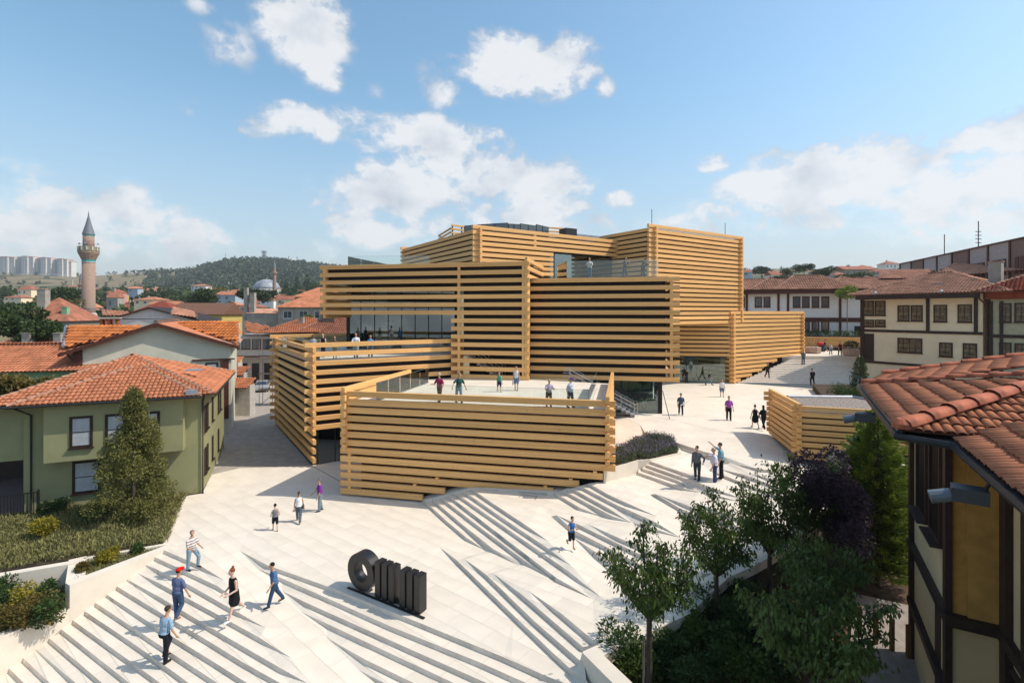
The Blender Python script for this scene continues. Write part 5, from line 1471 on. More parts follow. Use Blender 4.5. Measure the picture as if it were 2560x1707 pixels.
# next roof beyond
nr = [loc(.876, 10.2, 8.71), loc(.02, 7.62, 8.56), loc(5.0, 7.62, 9.7), loc(5.0, 10.2, 9.64)]
tile_plane(NH, nr, TW * 1.1, TL, M_TILE, None, seg=4)
ridge_caps(NH, nr[0] + Vector((0, 0, .08)), nr[3] + Vector((0, 0, .08)), .15, MATS['glazed_ridge'], l=.6)
# gutters and boards
for pts, r_ in (([loc(-.08, 8.3, NZ - .12), loc(-.08, -.1, NZ - .12), loc(.8, -.42, NZ - .14), loc(.8, -9, NZ - .14)], .085),):
    MB().tube(pts, r_, 6).build('gutter', M_GUTTER, NH)
MB().tube([loc(-.02, 8.2, NZ - .02), loc(-.02, -.02, NZ - .02)], .06, 4).build('flashing', M_GUTTER, NH)
MB().prism([(-.05, -.05), (1.45, -.05), (1.45, 7.7), (-.05, 7.7)], NZ - .22, NZ - .10).build('soffit', M_DARK, NH)
MB().prism([(.83, -9), (3, -9), (3, -.35), (.83, -.35)], NZ - .3, NZ - .16).build('soffit', M_DARK, NH)
mb = MB(); mb.add([(.86, -.4, NZ - .04), (1.02, -.4, NZ - .02), (1.02, -9, NZ - .02), (.86, -9, NZ - .04)], [(0, 1, 2, 3)]); mb.build('flashing', M_LEAD, NH)
# walls: far part at x = 1.3, nearer part at x = 2.25
wx, wx2 = 1.30, 2.25
yF, yS = 7.05, 2.35
MB().b2(wx, 9, yS, yF, -2.6, NZ - .2).build('wall', M_OCHRE, NH)
MB().b2(wx2, 9, -9, yS - .002, -2.6, NZ - .3).build('wall', M_OCHRE, NH)
MB().b2(wx + .02, wx2, yS - .03, yS, 3.7, NZ - .3).build('wall_return', M_OCHRE2, NH)
for z_, nm in ((3.55, 'band'), (1.65, 'band')): 
    MB().b2(wx - .16, wx, yS - .15, yF + .1, z_, z_ + .2).build(nm, M_BROWN, NH)
MB().b2(wx - .16, wx2 - .0, yS - .3, yS - .04, 3.55, 3.8).build('band', M_BROWN, NH)
MB().b2(wx2 - .16, wx2, -9, yS - .3, 3.55, 3.8).build('band', M_BROWN, NH)
for y_ in (yF - .06, yS + .05): MB().b2(wx - .12, wx + .02, y_ - .16, y_ + .12, -2.5, NZ - .25).build('corner_post', M_BROWN, NH)
for y_ in (yS - .45, .6): MB().b2(wx2 - .14, wx2 + .02, y_ - .28, y_ + .12, -2.5, NZ - .3).build('post', M_BROWN, NH)
MB().b2(wx + .3, wx2 + .1, yS - .12, yS - .04, 3.8, NZ - .4).build('panel', M_OCHRE2, NH)
def side_window(y0_, y1_, z0_, z1_, x_=wx):
    m = MB(); m.b2(x_ - .08, x_ + .03, y0_, y0_ + .1, z0_, z1_); m.b2(x_ - .08, x_ + .03, y1_ - .1, y1_, z0_, z1_); m.b2(x_ - .08, x_ + .03, y0_ + .1, y1_ - .1, z1_ - .1, z1_); m.b2(x_ - .08, x_ + .03, y0_ + .1, y1_ - .1, z0_, z0_ + .1)
    o = m.build('window', M_BROWN, NH)
    MB().b2(x_ - .02, x_ + .005, y0_ + .1, y1_ - .1, z0_ + .1, z1_ - .1).build('pane', mat('dark_pane', (.016, .011, .010), .7, spec=.1), o)
    MB().b2(x_ - .28, x_ - .0, y0_ - .06, y1_ + .06, z0_ - .05, z0_).build('sill', M_BROWN, o)
for a, b in ((4.8, 6.2), (3.09, 4.38)): side_window(a, b, 5.1, NZ - .5)
for a, b in ((-1.2, -.1), (-3.0, -1.8)): side_window(a, b, 5.1, NZ - .6, wx2)
for a, b in ((.9, 1.7), (-1.6, -.4)): side_window(a, b, .6, 3.2, wx2)
MB().b2(wx - .02, wx, 3.3, 3.9, -1.5, 3.5).build('shutter', M_BROWN, NH)
# floodlights under the eave
for (x_, y_, z_) in ((-.35, 4.55, NZ - .55), (.55, -2.1, NZ - .62)):
    fl = MB(); fl.box((0, 0, 0), (.5, .36, .24), R(-8)); fo = fl.build('floodlight', mat('floodlight_grey', (.06, .068, .078), .45), NH, (x_ + .12, y_, z_), R(0))
    MB().tube([(-.25, 0, -.05), (-.55, .0, -.14)], .12, 12).build('hood', mat('hood_grey', (.15, .18, .21), .4), fo)
    MB().tube([(.2, 0, .1), (.35, 0, .4)], .03, 5).build('bracket', M_FRAME, fo)
# ------------------------------------------------------------------ landmarks and far town
M_BRICKM = mat('minaret_brick', (.36, .25, .195), .95, var=.22, scale=1.5, stretch=(1, 1, 9))
M_STONEM = mat('minaret_stone', (.52, .49, .44), .95, var=.12, scale=1.5, stretch=(1, 1, 5))
M_TURQ = mat('turquoise_tile', (.05, .33, .32), .5)
M_LEADR = mat('lead_roof', (.17, .19, .215), .55, var=.15)
def minaret(u, v_base, v_top, wpx, Y, label, rich=True):
    b = PY(u, v_base, Y); H = (v_base - v_top) * Y / F; r = wpx * Y / F / 2
    t = thing('minaret', label, 'minaret', (b.x, b.y, b.z))
    n = 16
    if rich:
        MB().lathe([(r * 1.85, -6), (r * 1.85, .0), (r * 1.75, .6), (r * 1.1, H * .115)], n=8).build('base', M_STONEM, t)
        MB().lathe([(r * 1.03, H * .115), (r, H * .13), (r * .97, H * .555)], n=n).build('shaft', M_BRICKM, t, smooth=True)
        for z_ in (.15, .135): MB().lathe([(r * 1.06, H * z_), (r * 1.06, H * (z_ + .004))], n=n).build('string_course', M_LEADR, t)
        MB().lathe([(r * 1.0, H * .555), (r * 1.0, H * .572)], n=n).build('tile_band', M_TURQ, t)
        MB().lathe([(r * 1.03, H * .548), (r * 1.03, H * .555)], n=n).build('string_course', M_STONEM, t)
        prof = []
        for i in range(6): prof += [(r * (1.0 + .1 * i), H * (.572 + .011 * i)), (r * (1.08 + .1 * i), H * (.574 + .011 * i))]
        prof.append((r * 1.55, H * .645)); MB().lathe(prof, n=n).build('corbel', M_BRICKM, t)
        bal = MB().lathe([(r * 1.6, H * .643), (r * 1.62, H * .648), (r * 1.6, H * .652), (r * 1.56, H * .652), (r * 1.56, H * .685)], n=12).build('balcony', mat('mossy_stone', (.30, .27, .18), .95, var=.3, scale=2), t)
        for k in range(12):
            a = 2 * math.pi * k / 12; MB().box((math.cos(a) * r * 1.57, math.sin(a) * r * 1.57, H * .668), (.16, .34, H * .034), a).build('parapet_slab', M_STONEM, bal)
        MB().lathe([(r * .86, H * .65), (r * .84, H * .79)], n=n).build('upper_shaft', M_BRICKM, t, smooth=True)
        MB().lathe([(r * .87, H * .778), (r * .87, H * .788)], n=n).build('tile_band', M_TURQ, t)
        MB().lathe([(r * .96, H * .79), (r * .92, H * .797), (r * .45, H * .88), (r * .1, H * .955)], n=n).build('cone_roof', M_LEADR, t)
        MB().lathe([(.05, H * .955), (.16, H * .962), (.05, H * .968), (.13, H * .974), (.04, H * .98), (.02, H)], n=8).build('finial', M_FRAME, t)
        for a in (-2.9, .3, -1.2):
            sp = MB().tube([(math.cos(a) * r * .8, math.sin(a) * r * .8, H * .705), (math.cos(a) * r * 1.35, math.sin(a) * r * 1.35, H * .71)], .05, 5)
            sp.tube([(math.cos(a) * r * 1.3, math.sin(a) * r * 1.3, H * .71), (math.cos(a) * r * 1.5, math.sin(a) * r * 1.5, H * .711)], .10, 8, r2=.28); sp.build('loudspeaker', M_GREYMETAL, t)
    else:
        MB().lathe([(r * 1.1, -4), (r, H * .5), (r, H * .55)], n=10).build('shaft', M_BRICKM if rich is False else M_STONEM, t)
        MB().lathe([(r, H * .55), (r * 1.6, H * .6), (r * 1.6, H * .63), (r * .8, H * .64), (r * .8, H * .76)], n=10).build('balcony', M_BRICKM if rich is False else M_STONEM, t)
        MB().lathe([(r * .95, H * .76), (.05, H)], n=10).build('cone_roof', M_LEADR, t)
    return t
minaret(221.5, 815, 526, 27.5, 137, 'tall brick minaret with turquoise bands and grey cone roof at the left')
minaret(202, 758, 683, 8.5, 260, 'smaller brick minaret partly behind the tall brick minaret', False)
minaret(686, 736, 648, 8.5, 395, 'slim brick minaret standing before the grey mosque dome', False)
minaret(181, 718, 692, 3, 620, 'tiny pale minaret on the far left slope', None)
minaret(572, 716, 702, 3, 800, 'tiny white minaret at the foot of the wooded hill', None)
minaret(722, 658, 639, 2.6, 1400, 'left one of the two thin white minarets on the hill top', None)
minaret(743, 658, 640, 2.6, 1400, 'right one of the two thin white minarets on the hill top', None)
minaret(639, 664, 649, 2.6, 1350, 'tiny white minaret on the hill crest left of the steel tower', None)
# mosque with a dome
mo = PY(667, 738, 420); DR = 31 * 420 / F
MQ = thing('mosque', 'mosque with a big grey lead dome in the middle distance', 'mosque', tuple(mo))
dm = [(DR * math.cos(a), 5.0 + DR * .80 * math.sin(a)) for a in np.linspace(0, math.pi / 2 - .03, 9)]
MB().lathe(dm, n=28).build('dome', mat('dome_lead', (.33, .36, .40), .5, var=.25, scale=.25), MQ, smooth=True)
MB().lathe([(DR * 1.06, -9), (DR * 1.06, 4.6), (DR * 1.0, 5.0)], n=16).build('drum', M_STONEM, MQ)
for k in range(8):
    a = 2 * math.pi * (k + .5) / 8; MB().box((math.cos(a) * DR * 1.1, math.sin(a) * DR * 1.1, 0), (1.6, 1.4, 8), a).build('buttress', M_STONEM, MQ)
MB().lathe([(.3, 5 + DR * .8), (.5, 5.7 + DR * .8), (.1, 6.4 + DR * .8), (.05, 8 + DR * .8)], n=8).build('finial', mat('brass', (.5, .36, .1), .4, metal=.8), MQ)
md = PY(733, 657, 1400)
MQ2 = thing('mosque', 'tiny white domed mosque on the hill top between two thin minarets', 'mosque', tuple(md))
MB().lathe([(9 * math.cos(a), 3 + 8 * math.sin(a)) for a in np.linspace(0, 1.5, 6)], n=14).build('dome', M_WHITEW, MQ2); MB().b2(-10, 10, -10, 10, -8, 3).build('wall', M_WHITEW, MQ2)
# lattice tower on the hill
tw = PY(660, 659, 1450); H = (659 - 628) * 1450 / F
LT = thing('lattice_tower', 'dark steel lattice tower on the hill top', 'tower', tuple(tw))
m = MB()
for sx in (-1, 1):
    for sy in (-1, 1): m.tube([(sx * 5.5, sy * 5.5, -6), (sx * 2.5, sy * 2.5, H * .6), (sx * 4.5, sy * 4.5, H)], .55, 4)
for k in range(6):
    z0_, z1_ = H * k / 6, H * (k + 1) / 6; w_ = 5.5 - 3 * min(1, k / 3.6) if k < 4 else 3 + (k - 3.6) * .6
    for sy in (-1, 1): m.tube([(-w_, sy * w_, z0_), (w_, sy * w_, z1_)], .35, 4); m.tube([(w_, sy * w_, z0_), (-w_, sy * w_, z1_)], .35, 4)
for z_ in (H * .66, H * .86, H): m.box((0, 0, z_), (11, 11, .8))
m.build('frame', M_FRAME, LT)
for (u, v0, v1, lab) in ((564, 634, 661, 'thin mast on the left shoulder of the wooded hill'),):
    a = PY(u, v1, 1300); t = MB().tube([(0, 0, 0), (0, 0, (v1 - v0) * 1300 / F)], .5, 4).build('radio_mast', M_FRAME, None, tuple(a)); t['label'] = lab; t['category'] = 'mast'

# four apartment slabs on the ridge
M_APT = mat('apartment_white', (.66, .63, .585), .9, var=.05, scale=.05); M_APTG = mat('apartment_grey', (.33, .34, .37), .9)
M_APTR = mat('apartment_roof', (.42, .17, .13), .9)
for (u0, u1, vt, vb, lab) in ((-12, 49, 643, 684, 'leftmost pale apartment block on the ridge, cut by the photo edge'), (44, 94.5, 642, 685, 'second pale apartment block from the left on the ridge, the tallest'), (94, 137.5, 645, 685, 'third pale apartment block from the left on the ridge'), (137, 177, 648.5, 685, 'rightmost pale apartment block of the four on the ridge')):
    Y = 1180; a = PY(u0, vb, Y); W_ = (u1 - u0) * Y / F; H = (vb - vt) * Y / F
    t = thing('apartment_block', lab, 'apartment block', (a.x, a.y, a.z), 0, 'apartment blocks on the ridge')
    xs = [0, .32, .62, .84, 1.0]
    for i, (hh, yy, mm) in enumerate(((.97, 0, M_APT), (1.0, -6, M_APT), (.97, -3, M_APT), (.86, 2, M_APT))):
        x0_, x1_ = xs[i] * W_, xs[i + 1] * W_ - (0 if i < 3 else 0)
        wl = MB().b2(x0_, x1_ - .4, yy, 16, -8, H * hh).build('wall', mm, t)
        MB().b2(x0_ - .5, x1_ - .1, yy - .6, 16.5, H * hh, H * hh + 1.2).build('roof', M_APTR, t)
        nfl = int(H * hh / 3.1)
        for cidx in range(2):
            xx = x0_ + (x1_ - x0_) * (.12 + .46 * cidx); ww = (x1_ - x0_) * .26
            for f_ in range(nfl):
                MB().b2(xx, xx + ww, yy - .25, yy - .01, 1.1 + f_ * 3.1, 2.7 + f_ * 3.1).build('window', M_APTG, t)
    MB().b2(W_ * .02, W_ * .31, -1.5, -.26, 2, H * .94).build('stair_tower', M_APTG, t)

# ------------------------------------------------------------------ houses of the town, nearer to farther
random.seed(21)
WALLS = {'white': M_WHITEW, 'cream': M_CREAM, 'grey': M_CONC, 'pink': mat('pink_render', (.55, .30, .27), .9), 'pale blue': mat('blue_render', (.38, .46, .52), .9), 'yellow': MATS['yellow_render']}
ROOFS = [mat('town_roof_a', (.47, .19, .11), .9, var=.2, scale=.8), mat('town_roof_b', (.36, .135, .085), .9, var=.2, scale=.8), mat('town_roof_c', (.55, .235, .13), .9, var=.2, scale=.8)]
def town_house(u, v, Y, wpx, hpx, wall_c, ang, roof, label, gable=False, group='small houses of the old town'):
    a = PY(u, v, Y); W_ = wpx * Y / F; H = hpx * Y / F; D = W_ * random.uniform(.7, .95)
    t = thing('town_house', label, 'house', tuple(a), R(ang), group)
    walls(t, W_, D, -9, H * .62, WALLS[wall_c])
    hip_roof(t, W_, D, H * .62, H * .42, W_ * .06, roof, tiles=False, gable=gable)
    if gable:
        g_ = MB()
        for x in (.0, W_): g_.add([(x, 0, H * .62), (x, D, H * .62), (x, D / 2, H * 1.03)], [(0, 1, 2)])
        g_.build('gable', WALLS[wall_c], t)
    for k in range(max(1, int(W_ / 3.2))):
        MB().b2(.8 + k * 3.1, 1.8 + k * 3.1, -.06, .02, H * .18, H * .45).build('window', M_PANE, t)
    if random.random() < .6: MB().b2(W_ * .3, W_ * .3 + .7, D * .4, D * .4 + .7, H * .7, H * 1.15).build('chimney', M_CONC, t)
    return t
measured = [
 (268, 770, 230, 26, 42, 'grey', 0, 'tall grey gable wall house right of the tall minaret', True), (266, 745, 240, 32, 22, 'pink', 0, 'pink house with white windows beside the grey gable', False), (292, 746, 245, 18, 16, 'yellow', 0, 'small yellow house beside the pink one', False),
 (320, 730, 300, 24, 14, 'pale blue', 0, 'pale blue house with a white round roof', True), (335, 762, 200, 60, 20, 'cream', 0, 'wide orange-roofed house right of the hall roof', False), (372, 775, 170, 62, 22, 'cream', 5, 'brown-roofed house with a stone gable, right of the hall roof', True),
 (540, 752, 200, 50, 24, 'pale blue', -4, 'blue-grey gable house with an orange roof below the mosque', True), (548, 775, 160, 50, 20, 'grey', 0, 'low orange-roofed house below the blue-grey gable', False), (600, 780, 150, 52, 20, 'grey', 6, 'cluttered grey house with satellite dishes', False),
 (650, 762, 210, 34, 18, 'white', 0, 'white flat-fronted house right of the big dark tree', False), (690, 762, 160, 40, 22, 'cream', 0, 'brick-red walled house beside the white one', True), (478, 722, 420, 36, 12, 'white', 0, 'white and red twin house at the foot of the wooded hill', False),
 (44, 738, 330, 34, 24, 'cream', 0, 'stacked red-roofed house on the far left', False), (10, 752, 280, 40, 14, 'cream', 4, 'red-roofed house at the far left edge', False), (150, 762, 240, 44, 18, 'white', 0, 'white-fronted house left of the tall minaret', True), (156, 722, 500, 40, 9, 'cream', 0, 'long red roof around the tiny pale minaret', False),
 (395, 770, 190, 24, 16, 'white', 0, 'small white house by the big round trees', True)]
for (u, v, Y, wpx, hpx, wc, ang, lab, gb) in measured: town_house(u, v, Y, wpx, hpx, wc, ang, random.choice(ROOFS), lab, gb, group='houses of the old town that stand out')
k = 0
USED = set()
RN = ['red-roofed', 'brown-roofed', 'orange-roofed']
for i in range(84):
    Y = 210 + 420 * (i / 84.0) ** .9 + random.uniform(-14, 14)
    u = random.uniform(-30, 760)
    if 205 < u < 240 and Y < 300: u += 60
    x = (u - 1280) / F * Y; z = terr(x, Y)
    v = VH + (HC - z) * F / Y
    wc = random.choices(['white', 'cream', 'grey', 'pink', 'pale blue'], [5, 5, 3, 1, 1])[0]
    zone = 'below the apartment blocks' if u < 110 else 'left of the tall minaret' if u < 215 else 'right of the tall minaret' if u < 330 else 'below the dry slope' if u < 450 else 'below the wooded hill' if u < 580 else 'left of the mosque dome' if u < 640 else 'right of the mosque dome'
    dist = 'near' if Y < 330 else 'middle' if Y < 470 else 'far'
    ri = random.randrange(3); gb = random.random() < .4; wm_ = random.uniform(9, 15)
    lab = f'{"gabled" if gb else "hipped"} {"wide" if wm_ > 12 else "narrow"} {RN[ri]} {wc} house in the {dist} rows {zone}'
    if lab in USED: lab = lab.replace(' house in', ' cottage in').replace('wide', 'broad').replace('narrow', 'slim')
    USED.add(lab)
    town_house(u, v, Y, wm_ * F / Y, random.uniform(6.5, 9.5) * F / Y, wc, random.uniform(-30, 30), ROOFS[ri], lab, gb, group=f'houses {zone}')
for (u, v, wpx, hpx, wc, lab) in ((577, 662, 12, 5, 'cream', 'yellowish villa on the hill crest'), (615, 661, 14, 5, 'cream', 'red-roofed villa on the hill crest, left of the steel tower')):
    town_house(u, v, 1330, wpx, hpx * 1.6, wc, 0, ROOFS[0], lab)
ORD = 'first second third fourth fifth sixth seventh eighth ninth tenth eleventh twelfth thirteenth fourteenth fifteenth sixteenth seventeenth eighteenth nineteenth twentieth twenty-first twenty-second twenty-third twenty-fourth twenty-fifth twenty-sixth'.split()
for i in range(26):
    u = 668 + i * 5.6 + random.uniform(-1, 1); town_house(u, 662 + i * .55 + random.uniform(-1, 2), 1380, 4.8, 5.2, random.choice(['white', 'cream']), 0, random.choice(ROOFS), ORD[i] + ' tiny pale house from the left in the row along the hill top', group='row of tiny houses on the hill top')
rs = PY(735, 678, 1300); t = thing('terrace_houses', 'long pale terraced building below the row of tiny houses on the hill', 'building', tuple(rs)); MB().b2(0, 72, 0, 12, -6, 4.5).build('wall', M_WHITEW, t)
for i in range(14): MB().b2(2 + i * 5, 4.5 + i * 5, -.4, 0, -2, 2.4).build('window', M_APTG, t)
MB().b2(-1, 73, -1, 13, 4.5, 6).build('roof', ROOFS[1], t)
dk = PY(592, 668, 1280); t = thing('glass_villa', 'long dark modern building near the hill crest', 'building', tuple(dk)); MB().b2(0, 32, 0, 10, -4, 4.5).build('wall', M_APTG, t); MB().b2(-2, 35, -3, 12, 4.5, 6).build('roof', M_LEADR, t)
qy = PY(500, 697, 1050); t = MB().prism([(0, 0), (38, 0), (36, 14), (3, 14)], -4, 7).build('quarry_face', mat('quarry', (.42, .34, .25), 1, var=.2, scale=.05), None, tuple(qy)); t['kind'] = 'structure'
# right-hand skyline houses
for (u, v, Y, wpx, hpx, wc, lab, gb) in ((1930, 702, 190, 40, 24, 'white', 'white gable house beyond the white building, at the left', True), (2085, 700, 200, 34, 20, 'pale blue', 'red-roofed blue-green house among the right-hand trees', False), (2112, 690, 230, 78, 26, 'grey', 'big grey windowless house on the right skyline', True), (2150, 678, 260, 30, 16, 'cream', 'orange-roofed house above the grey one', False), (2186, 690, 200, 40, 18, 'grey', 'brown-roofed house right of the grey one', False), (2215, 672, 420, 34, 20, 'white', 'pale apartment house on the right skyline', False), (1855, 690, 170, 26, 16, 'pale blue', 'grey metal-roofed shed right behind the museum tower', True), (2040, 690, 210, 40, 18, 'grey', 'weathered house under trees on the right skyline', False), (2005, 682, 260, 30, 10, 'cream', 'small salmon-roofed house between trees on the right', False), (2160, 704, 170, 34, 14, 'cream', 'low salmon roof just behind the white building', False)):
    town_house(u, v, Y, wpx, hpx, wc, 0, ROOFS[1], lab, gb, group='houses on the right-hand skyline')
# ------------------------------------------------------------------ trees, shrubs and plants
rng = np.random.default_rng(5)
def leaf_mat(name, a, b, trans=.25, rough=.55): return mat(name, a, rough, var_col=b, scale=2.2, detail=3, spec=.25, trans=trans, coord='Object')
L_CHERRY = leaf_mat('cherry_leaf', (.095, .140, .028), (.038, .070, .013))
L_DROOP = leaf_mat('drooping_leaf', (.130, .185, .050), (.060, .095, .026))
L_DARK = leaf_mat('dark_leaf', (.070, .115, .030), (.028, .055, .014))
L_HORN = leaf_mat('hornbeam_leaf', (.20, .19, .055), (.09, .10, .028))
L_CON = leaf_mat('cypress_leaf', (.24, .30, .045), (.085, .14, .024))
L_PURPLE = leaf_mat('purple_leaf', (.075, .045, .062), (.032, .02, .028))
L_YELLOW = leaf_mat('yellow_leaf', (.34, .27, .025), (.14, .14, .02))
L_RED = leaf_mat('red_tinged_leaf', (.19, .13, .035), (.065, .07, .018))
L_GRASS = leaf_mat('herb_leaf', (.30, .285, .11), (.15, .145, .055))
L_LAV = leaf_mat('lavender_leaf', (.17, .20, .12), (.09, .12, .06))
L_LAVF = leaf_mat('lavender_flower', (.20, .17, .23), (.13, .125, .13))
L_TOWN = leaf_mat('town_tree_leaf', (.060, .090, .024), (.022, .042, .012), trans=.1)
L_PINE = leaf_mat('pine_leaf', (.045, .075, .030), (.022, .042, .018), trans=.05)
M_BARK = mat('bark', (.085, .065, .05), .95, var=.3, scale=5, bump=.6, stretch=(3, 3, .6)); M_BARKL = mat('pale_bark', (.20, .165, .13), .9, var=.25, scale=5, stretch=(3, 3, .6))
def leaf_mesh(cent, dirs, size, aspect=.45, fold=.25):
    """cent (n,3), dirs (n,3) leaf axis; builds one folded diamond per leaf"""
    n = len(cent)
    s = size * rng.uniform(.7, 1.3, (n, 1))
    d = dirs / np.linalg.norm(dirs, axis=1, keepdims=True)
    r = rng.normal(size=(n, 3)); w = np.cross(d, r); w /= np.linalg.norm(w, axis=1, keepdims=True)
    nn = np.cross(d, w)
    a = cent; b = cent + d * s
    m = cent + d * s * .5
    l = m + w * s * aspect * .5 + nn * s * fold * .3; q = m - w * s * aspect * .5 + nn * s * fold * .3
    V_ = np.stack([a, l, b, q], 1).reshape(-1, 3)
    F_ = np.array([[0, 1, 2], [0, 2, 3]])[None] + (np.arange(n) * 4)[:, None, None]
    return V_, F_.reshape(-1, 3)
def crown_obj(name, parts, m, parent=None, loc=(0, 0, 0), **props):
    V_, F_, o = [], [], 0
    for v, f in parts: V_.append(v); F_.append(f + o); o += len(v)
    V_ = np.concatenate(V_); F_ = np.concatenate(F_)
    me = bpy.data.meshes.new(name)
    me.vertices.add(len(V_)); me.vertices.foreach_set('co', V_.astype(np.float32).ravel())
    me.loops.add(len(F_) * 3); me.loops.foreach_set('vertex_index', F_.astype(np.int32).ravel())
    me.polygons.add(len(F_)); me.polygons.foreach_set('loop_start', np.arange(len(F_), dtype=np.int32) * 3)
    me.update(calc_edges=True); me.materials.append(m)
    return put(me, name, parent, loc, 0, **props)
def blob_points(n, c, r, shell=.55):
    d = rng.normal(size=(n, 3)); d /= np.linalg.norm(d, axis=1, keepdims=True)
    rad = rng.uniform(shell ** 3, 1, (n, 1)) ** (1 / 3)
    return np.array(c) + d * rad * np.array(r), d
def cloud(n, blobs, size, aspect=.5, droop=.0, up=.0, shell=.5):
    w = np.array([b[1][0] * b[1][1] * b[1][2] for b in blobs]) ** .67; w /= w.sum()
    P_, D_ = [], []
    for b, k in zip(blobs, rng.multinomial(n, w)):
        if not k: continue
        p, d = blob_points(k, b[0], b[1], shell); P_.append(p); D_.append(d)
    p = np.concatenate(P_); d = np.concatenate(D_) * .7 + rng.normal(size=(len(p), 3)) * .6
    d[:, 2] += up - droop
    return leaf_mesh(p, d, size, aspect)
def cherry(x, y, z, trunk_h, crown_h, crown_w, label, n=3600, leaf=.17, m=L_CHERRY, seed=1, group='young cherry trees in the garden', stake=False, trunk_r=.085, name='cherry_tree', tilt=(0, 0)):
    rg = random.Random(seed)
    crown_w *= .80; crown_h *= .93; n = int(n * .72); t = thing(name, label, 'tree', (x, y, z), 0, group)
    tr = MB(); top = Vector((tilt[0], tilt[1], trunk_h)); tr.tube([(0, 0, -.3), (tilt[0] * .4, tilt[1] * .4, trunk_h * .5), tuple(top)], [trunk_r * 1.15, trunk_r, trunk_r * .9], 8)
    pts, dirs = [], []
    nb = 11
    for i in range(nb):
        a = 2 * math.pi * i / nb + rg.uniform(-.3, .3); rr = crown_w * .5 * (rg.uniform(.25, .75) if i % 2 else rg.uniform(.7, 1.0)); hh = crown_h * (rg.uniform(.78, 1.0) if i % 3 else 1.08) * (1 - .2 * (rr / (crown_w * .5)) ** 2)
        p = [top, top + Vector((math.cos(a) * rr * .5, math.sin(a) * rr * .5, hh * .28)), top + Vector((math.cos(a) * rr * .92, math.sin(a) * rr * .92, hh * .62)), top + Vector((math.cos(a) * rr, math.sin(a) * rr, hh))]
        tr.tube(p, [trunk_r * .55, trunk_r * .35, trunk_r * .2, .012], 5)
        k = n // (nb * 3)
        def along(path, k, spread):
            for _ in range(k):
                s = rg.uniform(.12, 1.0) ** .8 * (len(path) - 1); j = min(int(s), len(path) - 2); q = path[j].lerp(path[j + 1], s - j)
                e = Vector((rg.gauss(0, 1), rg.gauss(0, 1), rg.gauss(0, .8))) * spread
                pts.append(q + e); dirs.append((e.x * 1.2 + rg.gauss(0, .3), e.y * 1.2 + rg.gauss(0, .3), -rg.uniform(.35, 1.0)))
        along(p, k, .13)
        for b in range(5):
            s = rg.uniform(.7, 2.7); j = int(s); q = p[j].lerp(p[min(j + 1, 3)], s - j); a2 = a + rg.uniform(-1.6, 1.6); L_ = crown_w * rg.uniform(.14, .26)
            tw_ = [q, q + Vector((math.cos(a2) * L_ * .6, math.sin(a2) * L_ * .6, L_ * .5)), q + Vector((math.cos(a2) * L_, math.sin(a2) * L_, L_ * rg.uniform(.5, 1.1)))]
            tr.tube(tw_, [.018, .012, .006], 4); along(tw_, int(k * .42), .11)
    tr.build('trunk', M_BARK, t)
    crown_obj('crown', [leaf_mesh(np.array([tuple(p) for p in pts]), np.array(dirs), leaf, .42)], m, t)
    if stake:
        MB().tube([(-.17, -.05, 0), (-.16, -.05, trunk_h * .86)], .035, 6).build('stake', M_BARKL, t)
    return t
def gtree(u, y): return (u - 1280) / F * y, y, garden_z(y)
GZ = -.2
cherry(*gtree(1623, 14.0), 3.15, 2.55, 2.75, 'nearest young cherry tree with a bare trunk at the plaza wall corner', 4600, seed=3, stake=True, leaf=.145)
cherry(*gtree(1791, 17.6), 1.9, 2.95, 2.7, 'second young cherry tree from the left along the garden wall', 5200, seed=5, leaf=.15)
cherry(*gtree(1924, 18.8), 1.9, 3.2, 2.9, 'third young cherry tree from the left, in front of the plum tree', 5600, seed=8, leaf=.155)
cherry(*gtree(2012, 19.6), 2.2, 3.1, 2.9, 'fourth young cherry tree, farthest along the garden wall', 5200, seed=9, leaf=.155)
cherry(*gtree(2040, 15.2), 2.5, 2.3, 2.7, 'drooping green tree standing below the purple plum tree', 5000, seed=12, m=L_DROOP, group='drooping garden trees', leaf=.15)
cherry(*gtree(2030, 12.6), 2.7, 2.3, 3.3, 'large drooping green tree at the bottom right of the garden', 6500, seed=14, leaf=.16, m=L_DROOP, group='drooping garden trees')
# purple plum tree
px_, py_, pz_ = gtree(2105, 18.6)
t = thing('plum_tree', 'dark purple-leaved plum tree between the green garden trees', 'tree', (px_, py_, pz_))
MB().tube([(0, 0, 0), (.1, 0, 1.0), (0, .1, 2.8)], [.12, .1, .05], 7).build('trunk', M_BARK, t)
bl = [((rng.normal(0, .55), rng.normal(0, .55), 3.6 + rng.normal(0, .85)), (.55, .55, .6)) for _ in range(18)]
crown_obj('crown', [cloud(11000, bl, .11, .6)], L_PURPLE, t)
